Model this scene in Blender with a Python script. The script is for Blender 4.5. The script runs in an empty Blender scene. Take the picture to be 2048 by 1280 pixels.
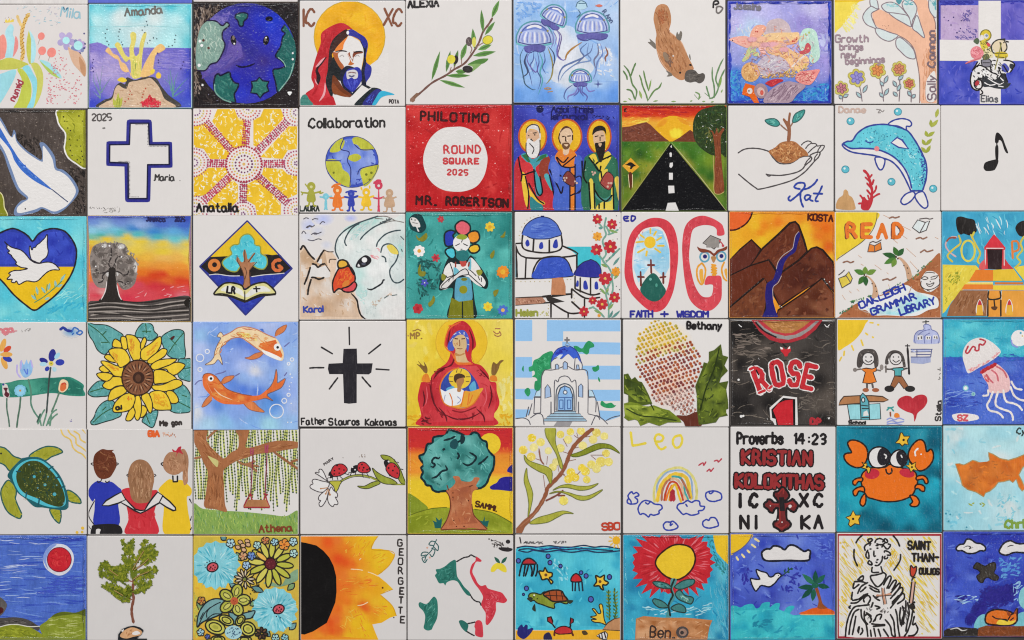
import bpy, math, random
from mathutils import Vector
from mathutils.geometry import delaunay_2d_cdt
S = 0.0007                      # metres per photograph pixel: a tile is about 15 cm
sc = bpy.context.scene
C = sc.collection
# ---------------- camera, light, exposure
cam = bpy.data.objects.new('camera', bpy.data.cameras.new('camera')); C.objects.link(cam)
CD = 2.6
cam.location = (0, -CD - .008, 0); cam.rotation_euler = (math.radians(90), 0, 0)
cam.data.sensor_width = 36; cam.data.lens = 36 * CD / (2048 * S); cam.data.clip_end = 50
sc.camera = cam
sc.cycles.transparent_max_bounces = 64; sc.cycles.filter_width = 1.15
w = bpy.data.worlds.new('World'); sc.world = w; w.use_nodes = True
w.node_tree.nodes['Background'].inputs[0].default_value = (1, .98, .97, 1)
w.node_tree.nodes['Background'].inputs[1].default_value = .17
def lamp(name, loc, size, power, col=(1, .99, .975)):
    d = bpy.data.lights.new(name, 'AREA'); d.shape = 'RECTANGLE'; d.size, d.size_y = size; d.energy = power; d.color = col
    o = bpy.data.objects.new(name, d); C.objects.link(o); o.location = loc
    o.rotation_euler = (Vector((0, 0, 0)) - Vector(loc)).to_track_quat('-Z', 'Y').to_euler()
    return o
lamp('ceiling_light', (-.8, -6.2, 4.2), (4.2, .8), 458)
lamp('side_light', (4, -4.6, -.6), (.8, 1.8), 65)
sc.view_settings.view_transform = 'Standard'; sc.view_settings.look = 'None'
sc.view_settings.exposure = 0; sc.view_settings.gamma = 1; sc.view_settings.use_curve_mapping = False
# ---------------- materials
def lin(v): return v / 12.92 if v <= .04045 else ((v + .055) / 1.055) ** 2.4
KALB = .80 / lin(214 / 255)     # photograph colour to surface colour: a bare tile is about 0.8
def hexc(h):
    if len(h) == 3: h = ''.join(a + a for a in h)
    v = [int(h[i:i + 2], 16) / 255 for i in (0, 2, 4)]; g = sum(v) / 3
    if min(v) > .72: v = [g + (x - g) * .42 for x in v]      # bare glaze
    return [min(.9, lin(x) * KALB) for x in v]
def glaze(name, grain, rough, bump, bscale, soft=False):
    m = bpy.data.materials.new(name); m.use_nodes = True; t = m.node_tree; n = t.nodes; k = t.links.new
    b = n['Principled BSDF']; b.inputs['Roughness'].default_value = rough
    b.inputs['Specular IOR Level'].default_value = .3
    a = n.new('ShaderNodeAttribute'); a.attribute_name = 'Col'
    tc = n.new('ShaderNodeTexCoord'); oi = n.new('ShaderNodeObjectInfo')
    sh = n.new('ShaderNodeVectorMath'); sh.operation = 'ADD'; k(tc.outputs['Object'], sh.inputs[0]); k(oi.outputs['Random'], sh.inputs[1])
    def noise(s, d, r=.6, stretch=None):
        q = n.new('ShaderNodeTexNoise'); q.inputs['Scale'].default_value = s; q.inputs['Detail'].default_value = d; q.inputs['Roughness'].default_value = r
        src = sh.outputs[0]
        if stretch:
            mp = n.new('ShaderNodeMapping'); mp.inputs['Scale'].default_value = stretch; mp.inputs['Rotation'].default_value = (0, .5, 0); k(src, mp.inputs[0]); src = mp.outputs[0]
        k(src, q.inputs['Vector']); return q.outputs['Fac']
    def math_(op, x, y):
        q = n.new('ShaderNodeMath'); q.operation = op
        for i, v in enumerate((x, y)):
            if isinstance(v, (int, float)): q.inputs[i].default_value = v
            else: k(v, q.inputs[i])
        return q.outputs[0]
    big = noise(55, 3); fine = noise(900, 2, .7); strk = noise(420, 2, .5, (1, 1, .22))
    f = math_('ADD', math_('MULTIPLY', math_('SUBTRACT', big, .5), 1.7), math_('MULTIPLY', math_('SUBTRACT', fine, .5), grain))
    f = math_('ADD', f, math_('MULTIPLY', math_('SUBTRACT', strk, .5), 1.3))
    f = math_('ADD', 1, math_('MULTIPLY', f, a.outputs['Alpha']))
    mx = n.new('ShaderNodeVectorMath'); mx.operation = 'SCALE'; k(a.outputs['Color'], mx.inputs[0]); k(f, mx.inputs['Scale'])
    # thin paint: where the brush left little, the white glaze shows through
    th = math_('MULTIPLY', math_('MAXIMUM', math_('SUBTRACT', math_('ADD', math_('MULTIPLY', strk, .7), math_('MULTIPLY', fine, .3)), .56), 0), math_('MULTIPLY', a.outputs['Alpha'], .8))
    mw = n.new('ShaderNodeMix'); mw.data_type = 'RGBA'; k(th, mw.inputs[0]); k(mx.outputs[0], mw.inputs[6]); mw.inputs[7].default_value = (.72, .66, .63, 1)
    k(mw.outputs[2], b.inputs['Base Color'])
    bp = n.new('ShaderNodeBump'); bp.inputs['Strength'].default_value = bump; bp.inputs['Distance'].default_value = .0012
    k(math_('ADD', math_('MULTIPLY', noise(bscale, 2), .8), math_('MULTIPLY', strk, .2)), bp.inputs['Height']); k(bp.outputs[0], b.inputs['Normal'])
    if soft:       # a brush stroke that runs out towards its edges
        ao = n.new('ShaderNodeAttribute'); ao.attribute_name = 'Op'
        dry = math_('ADD', math_('MULTIPLY', noise(2100, 1, .5), .62), math_('MULTIPLY', strk, .38))     # dry brush: bristle marks, paint or no paint
        k(math_('GREATER_THAN', math_('ADD', math_('MULTIPLY', ao.outputs['Fac'], .9), math_('MULTIPLY', math_('SUBTRACT', dry, .5), 1.7)), .5), b.inputs['Alpha'])
    k(math_('ADD', rough, math_('MULTIPLY', math_('SUBTRACT', big, .5), .25)), b.inputs['Roughness'])
    return m
M_BODY = glaze('glazed_ceramic', .2, .2, .035, 45)
M_PAINT = glaze('glaze_paint', .8, .3, .3, 260)
M_SOFT = glaze('brushed_paint', .8, .28, .3, 260, True)
M_CLEAR = bpy.data.materials.new('clear_glaze'); M_CLEAR.use_nodes = True; _t = M_CLEAR.node_tree; _b = _t.nodes['Principled BSDF']
_b.inputs['Base Color'].default_value = (.8, .8, .8, 1); _b.inputs['Roughness'].default_value = .16; _b.inputs['Alpha'].default_value = .12
_b.inputs['Specular IOR Level'].default_value = 1; _g = _t.nodes.new('ShaderNodeBsdfGlossy'); _g.inputs['Roughness'].default_value = .16
_x = _t.nodes.new('ShaderNodeBsdfTransparent'); _m = _t.nodes.new('ShaderNodeMixShader'); _f = _t.nodes.new('ShaderNodeFresnel'); _f.inputs[0].default_value = 1.5
_t.links.new(_f.outputs[0], _m.inputs[0]); _t.links.new(_x.outputs[0], _m.inputs[1]); _t.links.new(_g.outputs[0], _m.inputs[2]); _t.links.new(_m.outputs[0], _t.nodes['Material Output'].inputs[0])
M_THICK = glaze('thick_glossy_paint', .8, .17, .7, 300)
m = bpy.data.materials.new('grout'); m.use_nodes = True
b = m.node_tree.nodes['Principled BSDF']; b.inputs['Roughness'].default_value = .9
nz = m.node_tree.nodes.new('ShaderNodeTexNoise'); nz.inputs['Scale'].default_value = 40
cr = m.node_tree.nodes.new('ShaderNodeValToRGB'); cr.color_ramp.elements[0].color = (.022, .02, .021, 1); cr.color_ramp.elements[1].color = (.09, .083, .08, 1)
m.node_tree.links.new(nz.outputs[0], cr.inputs[0]); m.node_tree.links.new(cr.outputs[0], b.inputs['Base Color'])
M_GROUT = m
# ---------------- drawing helpers: coordinates run 0..128 over a 220 pixel square of wall; each shape is a thin coat of paint above the last
U = 220 / 128 * S
TH = .008
class Part: pass
cur = None; tile = None; rnd = random.Random(1)
def mesh_obj(name, V, F, cols, parent, mat, soft=None):
    me = bpy.data.meshes.new(name); me.from_pydata(V, [], F); me.materials.append(mat)
    at = me.color_attributes.new('Col', 'FLOAT_COLOR', 'POINT')
    at.data.foreach_set('color', [c for q in cols for c in q])
    if soft and soft[0]:
        me.materials.append(M_SOFT); ap = me.attributes.new('Op', 'FLOAT', 'POINT')
        ap.data.foreach_set('value', [soft[1].get(i, 1.) for i in range(len(V))])
        mi = [0] * len(F)
        for i in soft[0]: mi[i] = 1
        me.polygons.foreach_set('material_index', mi)
    me.polygons.foreach_set('use_smooth', [True] * len(me.polygons))
    o = bpy.data.objects.new(name, me); C.objects.link(o); o.parent = parent
    return o
def flush():
    global cur
    if cur and cur.F:
        par = cur.up.obj if cur.up else tile.root
        cur.obj = mesh_obj(cur.name, cur.V, cur.F, cur.K, par, cur.mat, (cur.soft, cur.op))
        if cur.label: cur.obj['label'] = cur.label
    cur = None
def P(name, mat=None, label=None):
    global cur
    flush(); cur = Part(); cur.name = name; cur.V = []; cur.F = []; cur.K = []; cur.soft = []; cur.op = {}; cur.up = None; cur.mat = mat or (M_THICK if tile.thick else M_PAINT); cur.obj = None; cur.label = label
    tile.last = cur
def Q(name, mat=None):          # a piece of the last part
    global cur
    up = tile.last; flush(); cur = Part(); cur.name = name; cur.V = []; cur.F = []; cur.K = []; cur.soft = []; cur.op = {}; cur.up = up if up.obj else None; cur.mat = mat or (M_THICK if tile.thick else M_PAINT); cur.obj = None; cur.label = None
def finish():
    # thick glaze gathers in a low ridge just inside the tile's edge
    flush()
    if not tile or not tile.thick: return
    P('glaze_ridge', M_CLEAR); z = lift(4); i_ = rnd.uniform(2.2, 3.4)
    for a, b_, c, d in ((tile.l, tile.t, tile.r, tile.t), (tile.l, tile.b, tile.r, tile.b), (tile.l, tile.t, tile.l, tile.b), (tile.r, tile.t, tile.r, tile.b)):
        V = []; N = 24; top = b_ == d == tile.t
        for i in range(N):
            u = .05 + .9 * i / (N - 1); x = a + (c - a) * u; y = b_ + (d - b_) * u
            wv = .35 * math.sin(i * 1.1 + a) + rnd.uniform(-.15, .15); hw = rnd.uniform(.5, .9) * min(1, 6 * (u - .045), 6 * (.955 - u))
            for e in (-1, -.5, 0, .5, 1):
                ex, ey = x, y
                k_ = i_ + wv + e * hw * 1.3
                if b_ == d: ey = y + (k_ if top else -k_)
                else: ex = x + (k_ if a == tile.l else -k_)
                q = X(ex, ey); V.append((q[0], z - max(hw, .05) * U * .62 * (1 - e * e), q[1]))
        raw(V, [(i * 5 + e, i * 5 + e + 1, i * 5 + e + 6, i * 5 + e + 5) for i in range(N - 1) for e in range(4)], [[.8, .8, .8, 1]] * len(V))
    flush()
def T(cx, cy, l, t, r, b, label, base='d8cec9', amt=.03, mat=None, rim=None, own=None):
    """a tile: photograph pixel of the drawing square's corner, the tile's edges in drawing units"""
    global tile, rnd
    finish(); tile = Part(); rnd = random.Random(int(cx * 7 + cy * 13))
    tile.l, tile.t, tile.r, tile.b = l, t, r, b; tile.n = 0; tile.thick = mat is M_THICK
    mx, my = (l + r) / 2, (t + b) / 2; tile.mx, tile.my = mx, my
    o = bpy.data.objects.new('ceramic_tile', None); C.objects.link(o); tile.root = o
    o.empty_display_size = .02
    o.location = ((cx + mx * 220 / 128 - 1024) * S, rnd.uniform(-.0006, .0006), (640 - cy - my * 220 / 128) * S)
    o.rotation_euler = (math.radians(rnd.uniform(-.5, .5)), math.radians(rnd.uniform(-.12, .12)), math.radians(rnd.uniform(-.5, .5)))
    o['label'] = label; o['category'] = 'tile'; o['group'] = 'hand-painted tiles covering the wall'
    if own: o['group'] = own
    g = .02
    hx, hz = ((r - l) / 2 - g) * U, ((b - t) / 2 - g) * U
    V = []; F = []; K = []
    bc = hexc(base); rc = hexc(rim) if rim else [x * .75 + .2 * y for x, y in zip(bc, (.8, .74, .7))]
    prof = [(0, 0), (0, -TH + .0016), (.0001, -TH + .0009), (.0003, -TH + .0004), (.0007, -TH + .0001), (.0012, -TH)]
    for q, (ins, y) in enumerate(prof):
        for sx, sz in ((-1, -1), (1, -1), (1, 1), (-1, 1)):
            for e in range(5):                       # rounded corners
                a = math.atan2(sz, sx) - math.pi / 4 + e * math.pi / 8; R = .0016
                V.append((sx * (hx - R) + math.cos(a) * max(R - ins, .0002), y, sz * (hz - R) + math.sin(a) * max(R - ins, .0002)) if ins < R else (sx * (hx - ins), y, sz * (hz - ins)))
                K.append((rc if q < 4 else bc) + [amt])
    N = 20
    for q in range(len(prof) - 1):
        for i in range(N):
            j = (i + 1) % N; F.append((q * N + i, q * N + j, (q + 1) * N + j, (q + 1) * N + i))
    F.append(tuple(range((len(prof) - 1) * N, len(prof) * N)))
    o2 = mesh_obj('tile_body', V, F, K, o, mat or M_BODY); o2.data.polygons[-1].use_smooth = False
def lift(d=1): tile.n += d; return -TH - 2e-5 - tile.n * 4e-6
def X(x, y):
    m_ = .9
    x = min(max(x, tile.l + m_), tile.r - m_); y = min(max(y, tile.t + m_), tile.b - m_)
    return (x - tile.mx) * U, -(y - tile.my) * U
def pts(s):
    if not isinstance(s, str): return [tuple(p) for p in s]
    v = [float(x) for x in s.replace(',', ' ').replace(';', ' ').split()]
    return list(zip(v[::2], v[1::2]))
def spline(p, closed, n=5):
    m_ = len(p)
    if m_ < 3: return p
    out = []
    for i in range(m_ if closed else m_ - 1):
        a, b_, c, d = (p[(i + q) % m_] if closed else p[min(max(i + q, 0), m_ - 1)] for q in (-1, 0, 1, 2))
        for q in range(n):
            t = q / n; t2 = t * t; t3 = t2 * t
            out.append(tuple(.5 * (2 * b_[e] + (c[e] - a[e]) * t + (2 * a[e] - 5 * b_[e] + 4 * c[e] - d[e]) * t2 + (3 * b_[e] - a[e] - 3 * c[e] + d[e]) * t3) for e in (0, 1)))
    if not closed: out.append(p[-1])
    return out
def col4(c, amt): return hexc(c) + [amt]
def raw(V, F, K):
    o = len(cur.V); cur.V += V; cur.F += [tuple(i + o for i in f) for f in F]; cur.K += K
def fillpoly(c, p, amt, z=None):
    z = lift() if z is None else z
    q = [X(*a) for a in p]; d = []
    for a in q:
        if not d or abs(a[0] - d[-1][0]) + abs(a[1] - d[-1][1]) > 2e-5: d.append(a)
    if len(d) > 2 and abs(d[0][0] - d[-1][0]) + abs(d[0][1] - d[-1][1]) < 2e-5: d.pop()
    if len(d) < 3: return
    k = 1000.
    r_ = delaunay_2d_cdt([Vector((x * k, y * k)) for x, y in d], [], [list(range(len(d)))], 1, 1e-4)
    kc = col4(c, amt)
    F = []
    for f in r_[2]:
        a, b_, e = (r_[0][i] for i in f[:3])
        F.append(tuple(f) if (b_ - a).cross(e - a) > 0 else tuple(reversed(f)))   # face the room
    raw([(v.x / k, z, v.y / k) for v in r_[0]], F, [kc] * len(r_[0]))
def F(c, s, k=1, amt=.16):      # filled shapes, parted by ;
    for u in (s.split(';') if isinstance(s, str) else [s]):
        p = pts(u); fillpoly(c, spline(p, True) if k else p, amt)
def crisp(p, e, closed=False):      # keeps a brush line's full width into its corners
    out = []; n = len(p)
    for i in range(n if closed else n - 1):
        a, b_ = p[i], p[(i + 1) % n]; d = math.hypot(b_[0] - a[0], b_[1] - a[1]) or 1; f = min(.3, e / d)
        out += [a, (a[0] + (b_[0] - a[0]) * f, a[1] + (b_[1] - a[1]) * f), (b_[0] - (b_[0] - a[0]) * f, b_[1] - (b_[1] - a[1]) * f)]
    return out if closed else out + [p[-1]]
def ribbon(c, wd, p, amt, z, taper=0, closed=False, soft=False):
    if soft: wd *= 1.55
    elif wd < 1.7: wd *= 1.25
    n = len(p)
    if n == 1: p = [p[0], (p[0][0] + wd * .3, p[0][1])]; n = 2
    V = []; K = []; kc = col4(c, amt); h = wd / 2
    for i, (x, y) in enumerate(p):
        a = p[(i - 1) % n if closed else max(i - 1, 0)]; b_ = p[(i + 1) % n if closed else min(i + 1, n - 1)]
        dx, dy = b_[0] - a[0], b_[1] - a[1]; L_ = math.hypot(dx, dy) or 1; dx /= L_; dy /= L_
        u = i / (n - 1)
        hh = h * (1 + .12 * math.sin(i * 1.7 + p[0][0]))
        if taper == 1: hh *= max(.12, math.sin(math.pi * min(max(u, 0), 1)) ** .6)
        elif taper == 2: hh *= max(.12, 1 - u)
        elif taper == 3: hh *= max(.3, min(1, .35 + 4 * u, .35 + 4 * (1 - u)))
        zz = z - (i % 40) * 3e-8
        for e in (-1, 0, 1):
            ex = x - dy * hh * e; ey = y + dx * hh * e
            if not closed and e and not taper and (i == 0 or i == n - 1):
                ex += dx * hh * (.3 if i == 0 else -.3); ey += dy * hh * (.3 if i == 0 else -.3)
            if not closed and e == 0 and not taper and (i == 0 or i == n - 1):
                ex -= dx * hh * (.7 if i == 0 else -.7); ey -= dy * hh * (.7 if i == 0 else -.7)
            q = X(ex, ey); V.append((q[0], zz - (2e-6 if e == 0 else 0), q[1])); K.append(kc)
    Fs = []
    for i in range(n if closed else n - 1):
        j = (i + 1) % n
        for e in (0, 1): Fs.append((i * 3 + e, i * 3 + e + 1, j * 3 + e + 1, j * 3 + e))
    if soft:
        o = len(cur.V); cur.soft += range(len(cur.F), len(cur.F) + len(Fs))
        for i in range(n):
            u = i / (n - 1); q = max(.0, min(1, 5 * u, 5 * (1 - u)))
            for e in (0, 1, 2): cur.op[o + i * 3 + e] = .95 * q ** .5 if e == 1 else 0
    raw(V, Fs, K)
def L(c, wd, s, k=1, taper=0, amt=.2, closed=False):   # brush lines, parted by ;
    for u in (s.split(';') if isinstance(s, str) else [s]):
        p = pts(u); ribbon(c, wd, spline(p, closed) if k else crisp(p, wd * .3, closed) if len(p) > 1 else p, amt, lift(.6), taper, closed)
def FO(c, oc, wd, s, k=1, amt=.16):   # filled shape with its outline
    for u in s.split(';'):
        F(c, u, k, amt); p = pts(u); p = spline(p, True) if k else p
        ribbon(oc, wd, p, .2, lift(.6), 0, True)
def ell(x, y, rx, ry=None, rot=0, n=18):
    ry = ry or rx; a = math.radians(rot); ca, sa = math.cos(a), math.sin(a)
    return [(x + rx * math.cos(t) * ca - ry * math.sin(t) * sa, y + rx * math.cos(t) * sa + ry * math.sin(t) * ca) for t in (2 * math.pi * i / n for i in range(n))]
def O(c, x, y, rx, ry=None, rot=0, amt=.16, oc=None, ow=1):
    fillpoly(c, ell(x, y, rx, ry, rot), amt)
    if oc: ribbon(oc, ow, ell(x, y, rx, ry, rot), .2, lift(.6), 0, True)
def RING(c, wd, x, y, rx, ry=None, rot=0): ribbon(c, wd, ell(x, y, rx, ry, rot, 28), .2, lift(.6), 0, True)
def D(c, r, s, amt=.1):         # dots of paint
    z = lift(.3); kc = col4(c, amt)
    for x, y in pts(s):
        n = 7; V = []; rr = r * rnd.uniform(.85, 1.15)
        q = X(x, y); V.append((q[0], z - 2e-6, q[1]))
        for i in range(n):
            q = X(x + rr * math.cos(6.2832 * i / n), y - rr * math.sin(6.2832 * i / n)); V.append((q[0], z, q[1]))
        raw(V, [(0, 1 + i, 1 + (i + 1) % n) for i in range(n)], [kc] * (n + 1))
def inside(p, x, y):
    r_ = False; j = len(p) - 1
    for i in range(len(p)):
        if (p[i][1] > y) != (p[j][1] > y) and x < (p[j][0] - p[i][0]) * (y - p[i][1]) / (p[j][1] - p[i][1]) + p[i][0]: r_ = not r_
        j = i
    return r_
def H(cols, s, n, ln, wd, ang, spread=15, amt=.2, curve=.12, wet=True):   # n brush strokes inside an outline
    p = pts(s) if s else [(tile.l, tile.t), (tile.r, tile.t), (tile.r, tile.b), (tile.l, tile.b)]
    if wet and n >= 60 and wd >= 1.8 and ln >= 7:      # the wet coat under the strokes, mottled in the same colours
        bx = [f([a[e] for a in p]) for e in (0, 1) for f in (min, max)]; an = []
        for i in range(900):
            x, y = rnd.uniform(bx[0], bx[1]), rnd.uniform(bx[2], bx[3])
            if inside(p, x, y): an.append(f'{x:.1f} {y:.1f} ' + rnd.choice(cols.split()))
            if len(an) >= max(8, n // 4): break
        if len(an) > 3: GF(';'.join(an), ' '.join(f'{a[0]:.2f} {a[1]:.2f}' for a in p), 0, amt, 3, 1.6 if abs(ang) < 25 and spread < 30 else .7 if abs(ang) > 60 and spread < 30 else 1); n = n // 3
    cols = cols.split(); x0, x1 = min(a[0] for a in p), max(a[0] for a in p); y0, y1 = min(a[1] for a in p), max(a[1] for a in p)
    for i in range(n):
        for t in range(12):
            x, y = rnd.uniform(x0, x1), rnd.uniform(y0, y1)
            if inside(p, x, y): break
        else: continue
        a = math.radians(ang + rnd.gauss(0, 1) * spread); l = ln * rnd.uniform(.5, 1.3) / 2; cv = rnd.uniform(-curve, curve) * ln
        dx, dy = math.cos(a) * l, math.sin(a) * l
        q = [(x - dx, y - dy), (x + dy * 0 - math.sin(a) * cv, y + math.cos(a) * cv), (x + dx, y + dy)]
        ends = [e for e in (q[0], q[2]) if not inside(p, *e)]
        if s and len(ends) == 2: continue
        if s:
            q = [e if inside(p, *e) else (x + (e[0] - x) * .25, y + (e[1] - y) * .25) for e in q]
        ribbon(rnd.choice(cols), wd * rnd.uniform(.6, 1.3), spline(q, False, 3), amt, lift(.25), 1, False, wd >= 1.1)
def G(c, bg, x, y, rx, ry=None, rot=0, amt=.1):   # a wash of colour that thins out into the paint under it
    z = lift(); V = []; K_ = []; a, b_ = hexc(c), hexc(bg)
    for f in (.02, .35, .65, 1):
        for px, py in ell(x, y, rx * f, (ry or rx) * f, rot, 16):
            q = X(px, py); u = max(0, 1 - f) ** .8; V.append((q[0], z, q[1])); K_.append([b_[i] + (a[i] - b_[i]) * u for i in range(3)] + [amt])
    raw(V, [(r_ * 16 + i, r_ * 16 + (i + 1) % 16, r_ * 16 + 16 + (i + 1) % 16, r_ * 16 + 16 + i) for r_ in range(3) for i in range(16)], K_)
def SW(c, s, amt=.12, k=1.):      # soft washes 'x y rx ry rot; ...'
    for u in s.split(';'):
        x, y, rx, ry, rot = [float(t) for t in u.split()]; z = lift(.5); V = []; kc = col4(c, amt); o = len(cur.V); cur.soft += range(len(cur.F), len(cur.F) + 48)
        for q, f in enumerate((.03, .4, .72, 1.05)):
            for px, py in ell(x, y, rx * f, ry * f, rot, 16):
                v = X(px, py); cur.op[o + len(V)] = (.95, .85, .6, .1)[q] * min(k, 1); V.append((v[0], z, v[1]))
        raw(V, [(r_ * 16 + i, r_ * 16 + (i + 1) % 16, r_ * 16 + 16 + (i + 1) % 16, r_ * 16 + 16 + i) for r_ in range(3) for i in range(16)], [kc] * len(V))
def GF(anchors, s=None, k=1, amt=.14, pw=3., sy=1.):      # wet paint blended between colours: anchors 'x y colour; ...'
    an = [u.split() for u in anchors.split(';')]; an = [(float(u[0]), float(u[1]), hexc(u[2])) for u in an]
    p = pts(s) if s else [(tile.l, tile.t), (tile.r, tile.t), (tile.r, tile.b), (tile.l, tile.b)]
    p = spline(p, True) if k and s else p
    q = []
    for a in p:
        a = (min(max(a[0], tile.l + .9), tile.r - .9), min(max(a[1], tile.t + .9), tile.b - .9))
        if not q or abs(a[0] - q[-1][0]) + abs(a[1] - q[-1][1]) > .05: q.append(a)
    if abs(q[0][0] - q[-1][0]) + abs(q[0][1] - q[-1][1]) < .05: q.pop()
    n = len(q); z = lift(); x0, x1, y0, y1 = min(a[0] for a in q), max(a[0] for a in q), min(a[1] for a in q), max(a[1] for a in q)
    ext = [(x, y) for x in [x0 + 1.5 + 3.5 * i for i in range(int((x1 - x0) / 3.5) + 1)] for y in [y0 + 1.5 + 3.5 * i for i in range(int((y1 - y0) / 3.5) + 1)] if inside(q, x, y)]
    r_ = delaunay_2d_cdt([Vector((x, -y)) for x, y in q + ext], [], [list(range(n))], 1, 1e-4); V = []; C_ = []
    for v in r_[0]:
        x, y = v.x, -v.y; ws = 0; c = [0, 0, 0]
        for ax, ay, ac in an:
            w_ = 1 / (((x - ax) ** 2 + ((y - ay) * sy) ** 2 + 2) ** (pw / 2)); ws += w_
            for i in range(3): c[i] += w_ * ac[i]
        u = X(x, y); V.append((u[0], z, u[1])); C_.append([e / ws for e in c] + [amt])
    Fs = []
    for f in r_[2]:
        a, b_, e = (r_[0][i] for i in f[:3]); Fs.append(tuple(f) if (b_ - a).cross(e - a) > 0 else tuple(reversed(f)))
    raw(V, Fs, C_)
def BAND(s, x0=None, x1=None, amt=.12):     # paint that changes colour down the tile: 'y:colour y:colour ...'
    st = [a.split(':') for a in s.split()]; z = lift(); V = []; K = []
    x0 = tile.l if x0 is None else x0; x1 = tile.r if x1 is None else x1
    for y, c in st:
        for i in range(9):
            q = X(x0 + (x1 - x0) * i / 8, float(y) + (rnd.uniform(-.7, .7))); V.append((q[0], z, q[1])); K.append(col4(c, amt))
    raw(V, [(a * 9 + i, (a + 1) * 9 + i, (a + 1) * 9 + i + 1, a * 9 + i + 1) for a in range(len(st) - 1) for i in range(8)], K)
def FR(c, wd, n=60, ln=14, inner=None):     # a brushed border round the tile's edge
    l, t, r, b_ = tile.l, tile.t, tile.r, tile.b
    for a in ((l, t, r, t, 0), (l, b_, r, b_, 0), (l, t, l, b_, 90), (r, t, r, b_, 90)):
        for i in range(n // 4):
            u = rnd.random(); x = a[0] + (a[2] - a[0]) * u; y = a[1] + (a[3] - a[1]) * u; g = rnd.uniform(0, wd) * (1 if a[0] == l and a[1] == t else -1)
            x += g if a[4] else 0; y += 0 if a[4] else g
            h = ln / 2; ax = math.cos(math.radians(a[4])); ay = math.sin(math.radians(a[4]))
            ribbon(rnd.choice(c.split()), rnd.uniform(1.5, 3.5), [(x - ax * h, y - ay * h), (x, y), (x + ax * h, y + ay * h)], .2, lift(.25), 1)
def FLW(c, x, y, n, r, pw, rot=0, oc=None, ow=.8, r0=.2, amt=.16):    # petals round a point
    for i in range(n):
        a = rot + 360 * i / n; A = math.radians(a); m_ = r * (1 + r0) / 2; rr = r * rnd.uniform(.9, 1.08)
        e = ell(x + math.cos(A) * m_, y + math.sin(A) * m_, (rr - r * r0) / 2 + .1, pw / 2, a, 12); fillpoly(rnd.choice(c.split()), e, amt)
        if oc: ribbon(oc, ow, e, .2, lift(.6), 0, True)
def RAY(c, wd, x, y, n, r0, r1, rot=0, taper=0, a1=360):
    for i in range(n):
        A = math.radians(rot + a1 * i / n); ribbon(c, wd, [(x + math.cos(A) * r0, y + math.sin(A) * r0), (x + math.cos(A) * (r0 + r1) / 2, y + math.sin(A) * (r0 + r1) / 2), (x + math.cos(A) * r1, y + math.sin(A) * r1)], .2, lift(.4), taper)
def LEAF(c, s, wd, vein=None, vw=.5, oc=None, ow=.6, amt=.16):      # leaves 'x y x y; ...' from stalk to tip
    for u in s.split(';'):
        (x0, y0), (x1, y1) = pts(u)[:2]; dx, dy = x1 - x0, y1 - y0; L_ = math.hypot(dx, dy) or 1; nx, ny = -dy / L_ * wd / 2, dx / L_ * wd / 2
        p = [(x0, y0)] + [(x0 + dx * f + nx * g, y0 + dy * f + ny * g) for f, g in ((.25, .75), (.5, 1), (.78, .6))] + [(x1, y1)] + [(x0 + dx * f - nx * g, y0 + dy * f - ny * g) for f, g in ((.78, .6), (.5, 1), (.25, .75))]
        fillpoly(rnd.choice(c.split()), p, amt, lift(.4))
        if oc: ribbon(oc, ow, p, .2, lift(.6), 0, True)
        if vein: ribbon(vein, vw, [(x0, y0), (x1, y1)], .2, lift(.6), 1)
FONT = dict(a.split('=') for a in '''A=022842,1535 B=02082837362505,2534332202 C=47382817050313223243 D=0208283745332202 E=48080242,0535 F=480802,0535 G=47381807031232434525 H=0802,4842,0545 I=0802
J=3833221203 K=0802,480542 L=080242 M=0208254842 N=02084248 O=180703123243473818 P=02082837362505 Q=180703123243473818,2442 R=02082837362505,2542 S=473818070615354443321203 T=0848,2822 U=080312324348
V=082248 W=0812253248 X=0842,4802 Y=082548,2522 Z=08480242 a=362616050312223335,3642 b=0802,0516263533221203 c=3526160503122233 d=3832,3526160503122233 e=04343526160503122233 f=37281712,0626
g=3526160503122233,36312000 h=0802,0516263532 i=0602,0708 j=161100,1718 k=0802,360432 l=0802 m=0602,05162522,25364542 n=0602,0516263532 o=160503122233352616 p=0600,0516263533221203 q=3630,3526160503122233
r=0602,051636 s=352616052433221203 t=18132232,0626 u=0603122233,3632 v=061226 w=0612243246 x=0632,3602 y=0613,3600 z=06360232 0=180703122233372818 1=071812 2=07182837360232 3=07182837362515,2534332212
4=280444,3832 5=3808052534332212 .=0212 :=0506,0203 +=2723,0545 -=0535'''.split())
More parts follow.
